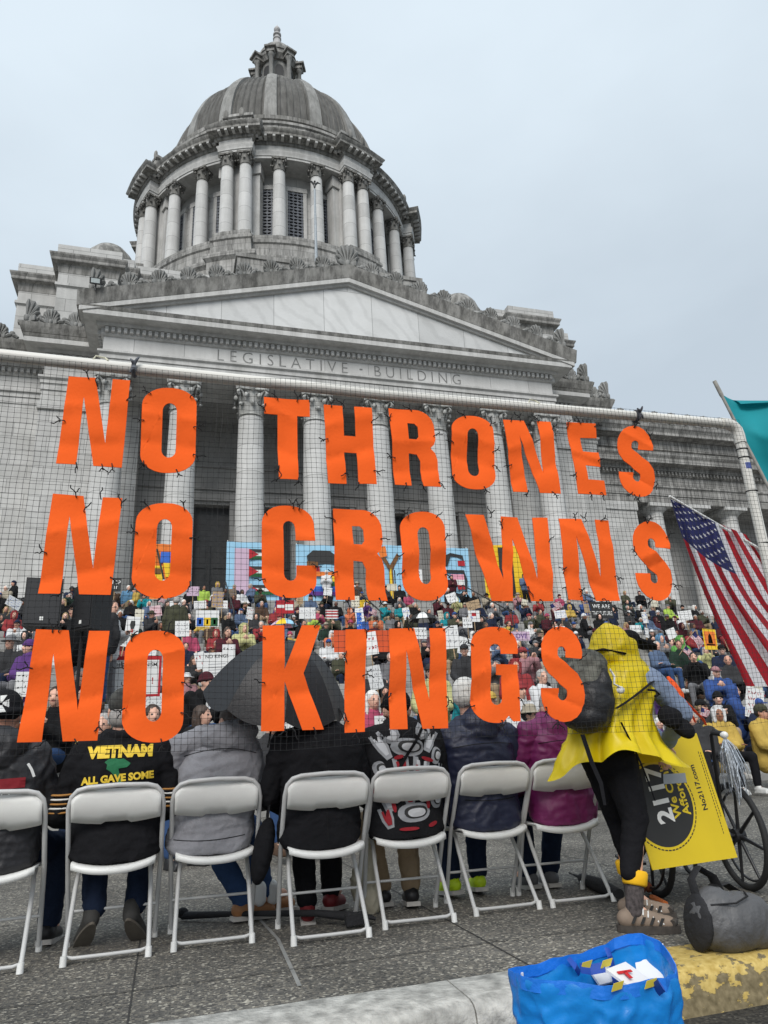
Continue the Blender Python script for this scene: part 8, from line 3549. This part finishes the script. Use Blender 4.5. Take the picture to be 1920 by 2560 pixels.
# many more plain cards through the crowd
pr = random.Random(77)
tints = (('white', m_card_w), ('white', m_card_w), ('white', m_card_w), ('cream', mat('cream card', (.66, .62, .50), .7, .05)), ('brown', mat('brown card', (.38, .27, .16), .8, .1)), ('pale pink', mat('pale pink card', (.66, .45, .48), .7, .05)))
inks = (('black', m_ink), ('black', m_ink), ('red', B['r']), ('blue', B['b']), ('grey', MATS['grey ink']))
PL_USED, PL_POS, tries = set(), [], 0
while len(PL_POS) < 44 and tries < 1500:
    tries += 1
    Y = pr.uniform(13.5, 32)
    px, py = pr.uniform(5, 1640), 0
    z_ = step_z(Y) + pr.uniform(.75, 1.25)
    p = seen((0, Y, z_))
    c = at(px, p[1], Y)
    p = seen((c.x, Y, z_))
    if not (-8.5 < c.x < 26.5) or behind_letter(p) or any(abs(p[0] - q[0]) < 34 and abs(p[1] - q[1]) < 26 for q in PL_POS):
        continue
    if math.hypot((p[0] - 600) / 150, (p[1] - 1470) / 110) < 1 or (1225 < p[0] < 1430 and p[1] > 1370) or (p[0] > 1360 and pr.random() < .5):
        continue
    tn, tm_ = pr.choice(tints)
    kn_, km_ = pr.choice(inks)
    shape, wv, hv = pr.choice((('wide', .62, .42), ('tall', .42, .60), ('square', .5, .48), ('narrow', .30, .5)))
    lab = '%s %s placard with %s handwriting, %s' % (shape, tn, kn_, where(p))
    if lab in PL_USED:
        continue
    PL_USED.add(lab)
    PL_POS.append(p)
    k = 1534 / (V((c.x, Y, z_)) - CAMP).length
    sc_ = pr.uniform(.65, 1.0)
    placard(p[0], p[1], wv * k * sc_, hv * k * sc_, Y - .35, lab, tm_, pr.choice((2, 3, 3, 4)), km_, tilt=pr.gauss(0, .17), turn=pr.gauss(0, .35))


def small_flag(px, py, sz, Y, label, tilt=.0):
    c = at(px, py, Y)
    k = (c - CAMP).length / 1534
    w, h = sz * k, sz * .62 * k
    t_ = thing('hand_flag', label, 'flag', (c.x, c.y, c.z), 0, 'small striped flags waved in the crowd')
    t_.rotation_euler = (0, tilt, 0)
    mb = MB()
    for i in range(8):
        for j in range(13):
            vs_ = []
            for a, b_ in ((i, j), (i + 1, j), (i + 1, j + 1), (i, j + 1)):
                u, v = a / 8, b_ / 13
                vs_.append((u * w, .06 * w * math.sin(u * 6 + v * 2), h * (1 - v) - .10 * w * u * u))
            mb.add(vs_, [(0, 1, 2, 3)], 2 if (i < 3 and j < 7) else (0 if j % 2 == 0 else 1))
    mb.build('cloth', [m_red, m_wht, m_blu], t_, None, False)
    mb = MB()
    mb.tube([(0, 0, h * 1.08), (0, 0, -h * .9)], max(.006, .02 * w), 6)
    mb.build('stick', m_stick, t_, 60)


small_flag(796, 1325, 18, 22, 'small striped flag waved below the R of CROWNS', .2)
small_flag(864, 1378, 18, 17.5, 'small striped flag waved above the N of KINGS', -.3)
small_flag(1404, 1328, 0.01 + 26, 25, 'small striped flag waved above the yellow hood', -.5) if False else None
small_flag(1196, 1322, 26, 25, 'small striped flag waved under the N of CROWNS', -.5)
small_flag(1490, 1375, 30, 17, 'small striped flag waved right of the green hood', .9)
small_flag(1512, 1545, 26, 10.6, 'small striped flag held beside the wheelchair handle', .3)
small_flag(340, 1300, 14, 22, 'small striped flag below the O of the middle NO', .1)
small_flag(1474, 1405, 24, 15, 'small striped flag in front of the dark green suit', .8)


def small_umbrella(px, py, wpx, Y, label, mats_, n=8):
    c = at(px, py, Y)
    k = (c - CAMP).length / 1534
    r = wpx * k / 2
    t_ = thing('open_umbrella', label, 'umbrella', (c.x, c.y, c.z), 0, 'small umbrellas open in the crowd')
    mb = MB()
    for j in range(n * 2):
        for i in range(4):
            vs_ = []
            for a, b_ in ((i, j), (i, j + 1), (i + 1, j + 1), (i + 1, j)):
                s = max(.02, a / 4)
                an = 2 * PI * b_ / (n * 2)
                rr = r * s * (.93 if b_ % 2 else 1)
                vs_.append((rr * math.cos(an), rr * math.sin(an), r * .52 * (1 - s ** 2)))
            mb.add(vs_, [(0, 1, 2, 3)], (j // 2) % len(mats_))
    mb.build('canopy', mats_, t_, 40, False)
    mb = MB()
    mb.tube([(0, 0, r * .58), (0, 0, -.75)], .012, 6)
    mb.build('shaft', m_wfr, t_, 60)


small_umbrella(614, 1352, 60, 19, 'small open umbrella in pale rainbow panels above the letter K', [m_sky, B['p'], m_card_w, B['g'], m_lil, B['y']])
small_umbrella(914, 1340, 66, 22, 'small open umbrella in black and white panels above the N of KINGS', [m_ink, m_card_w])
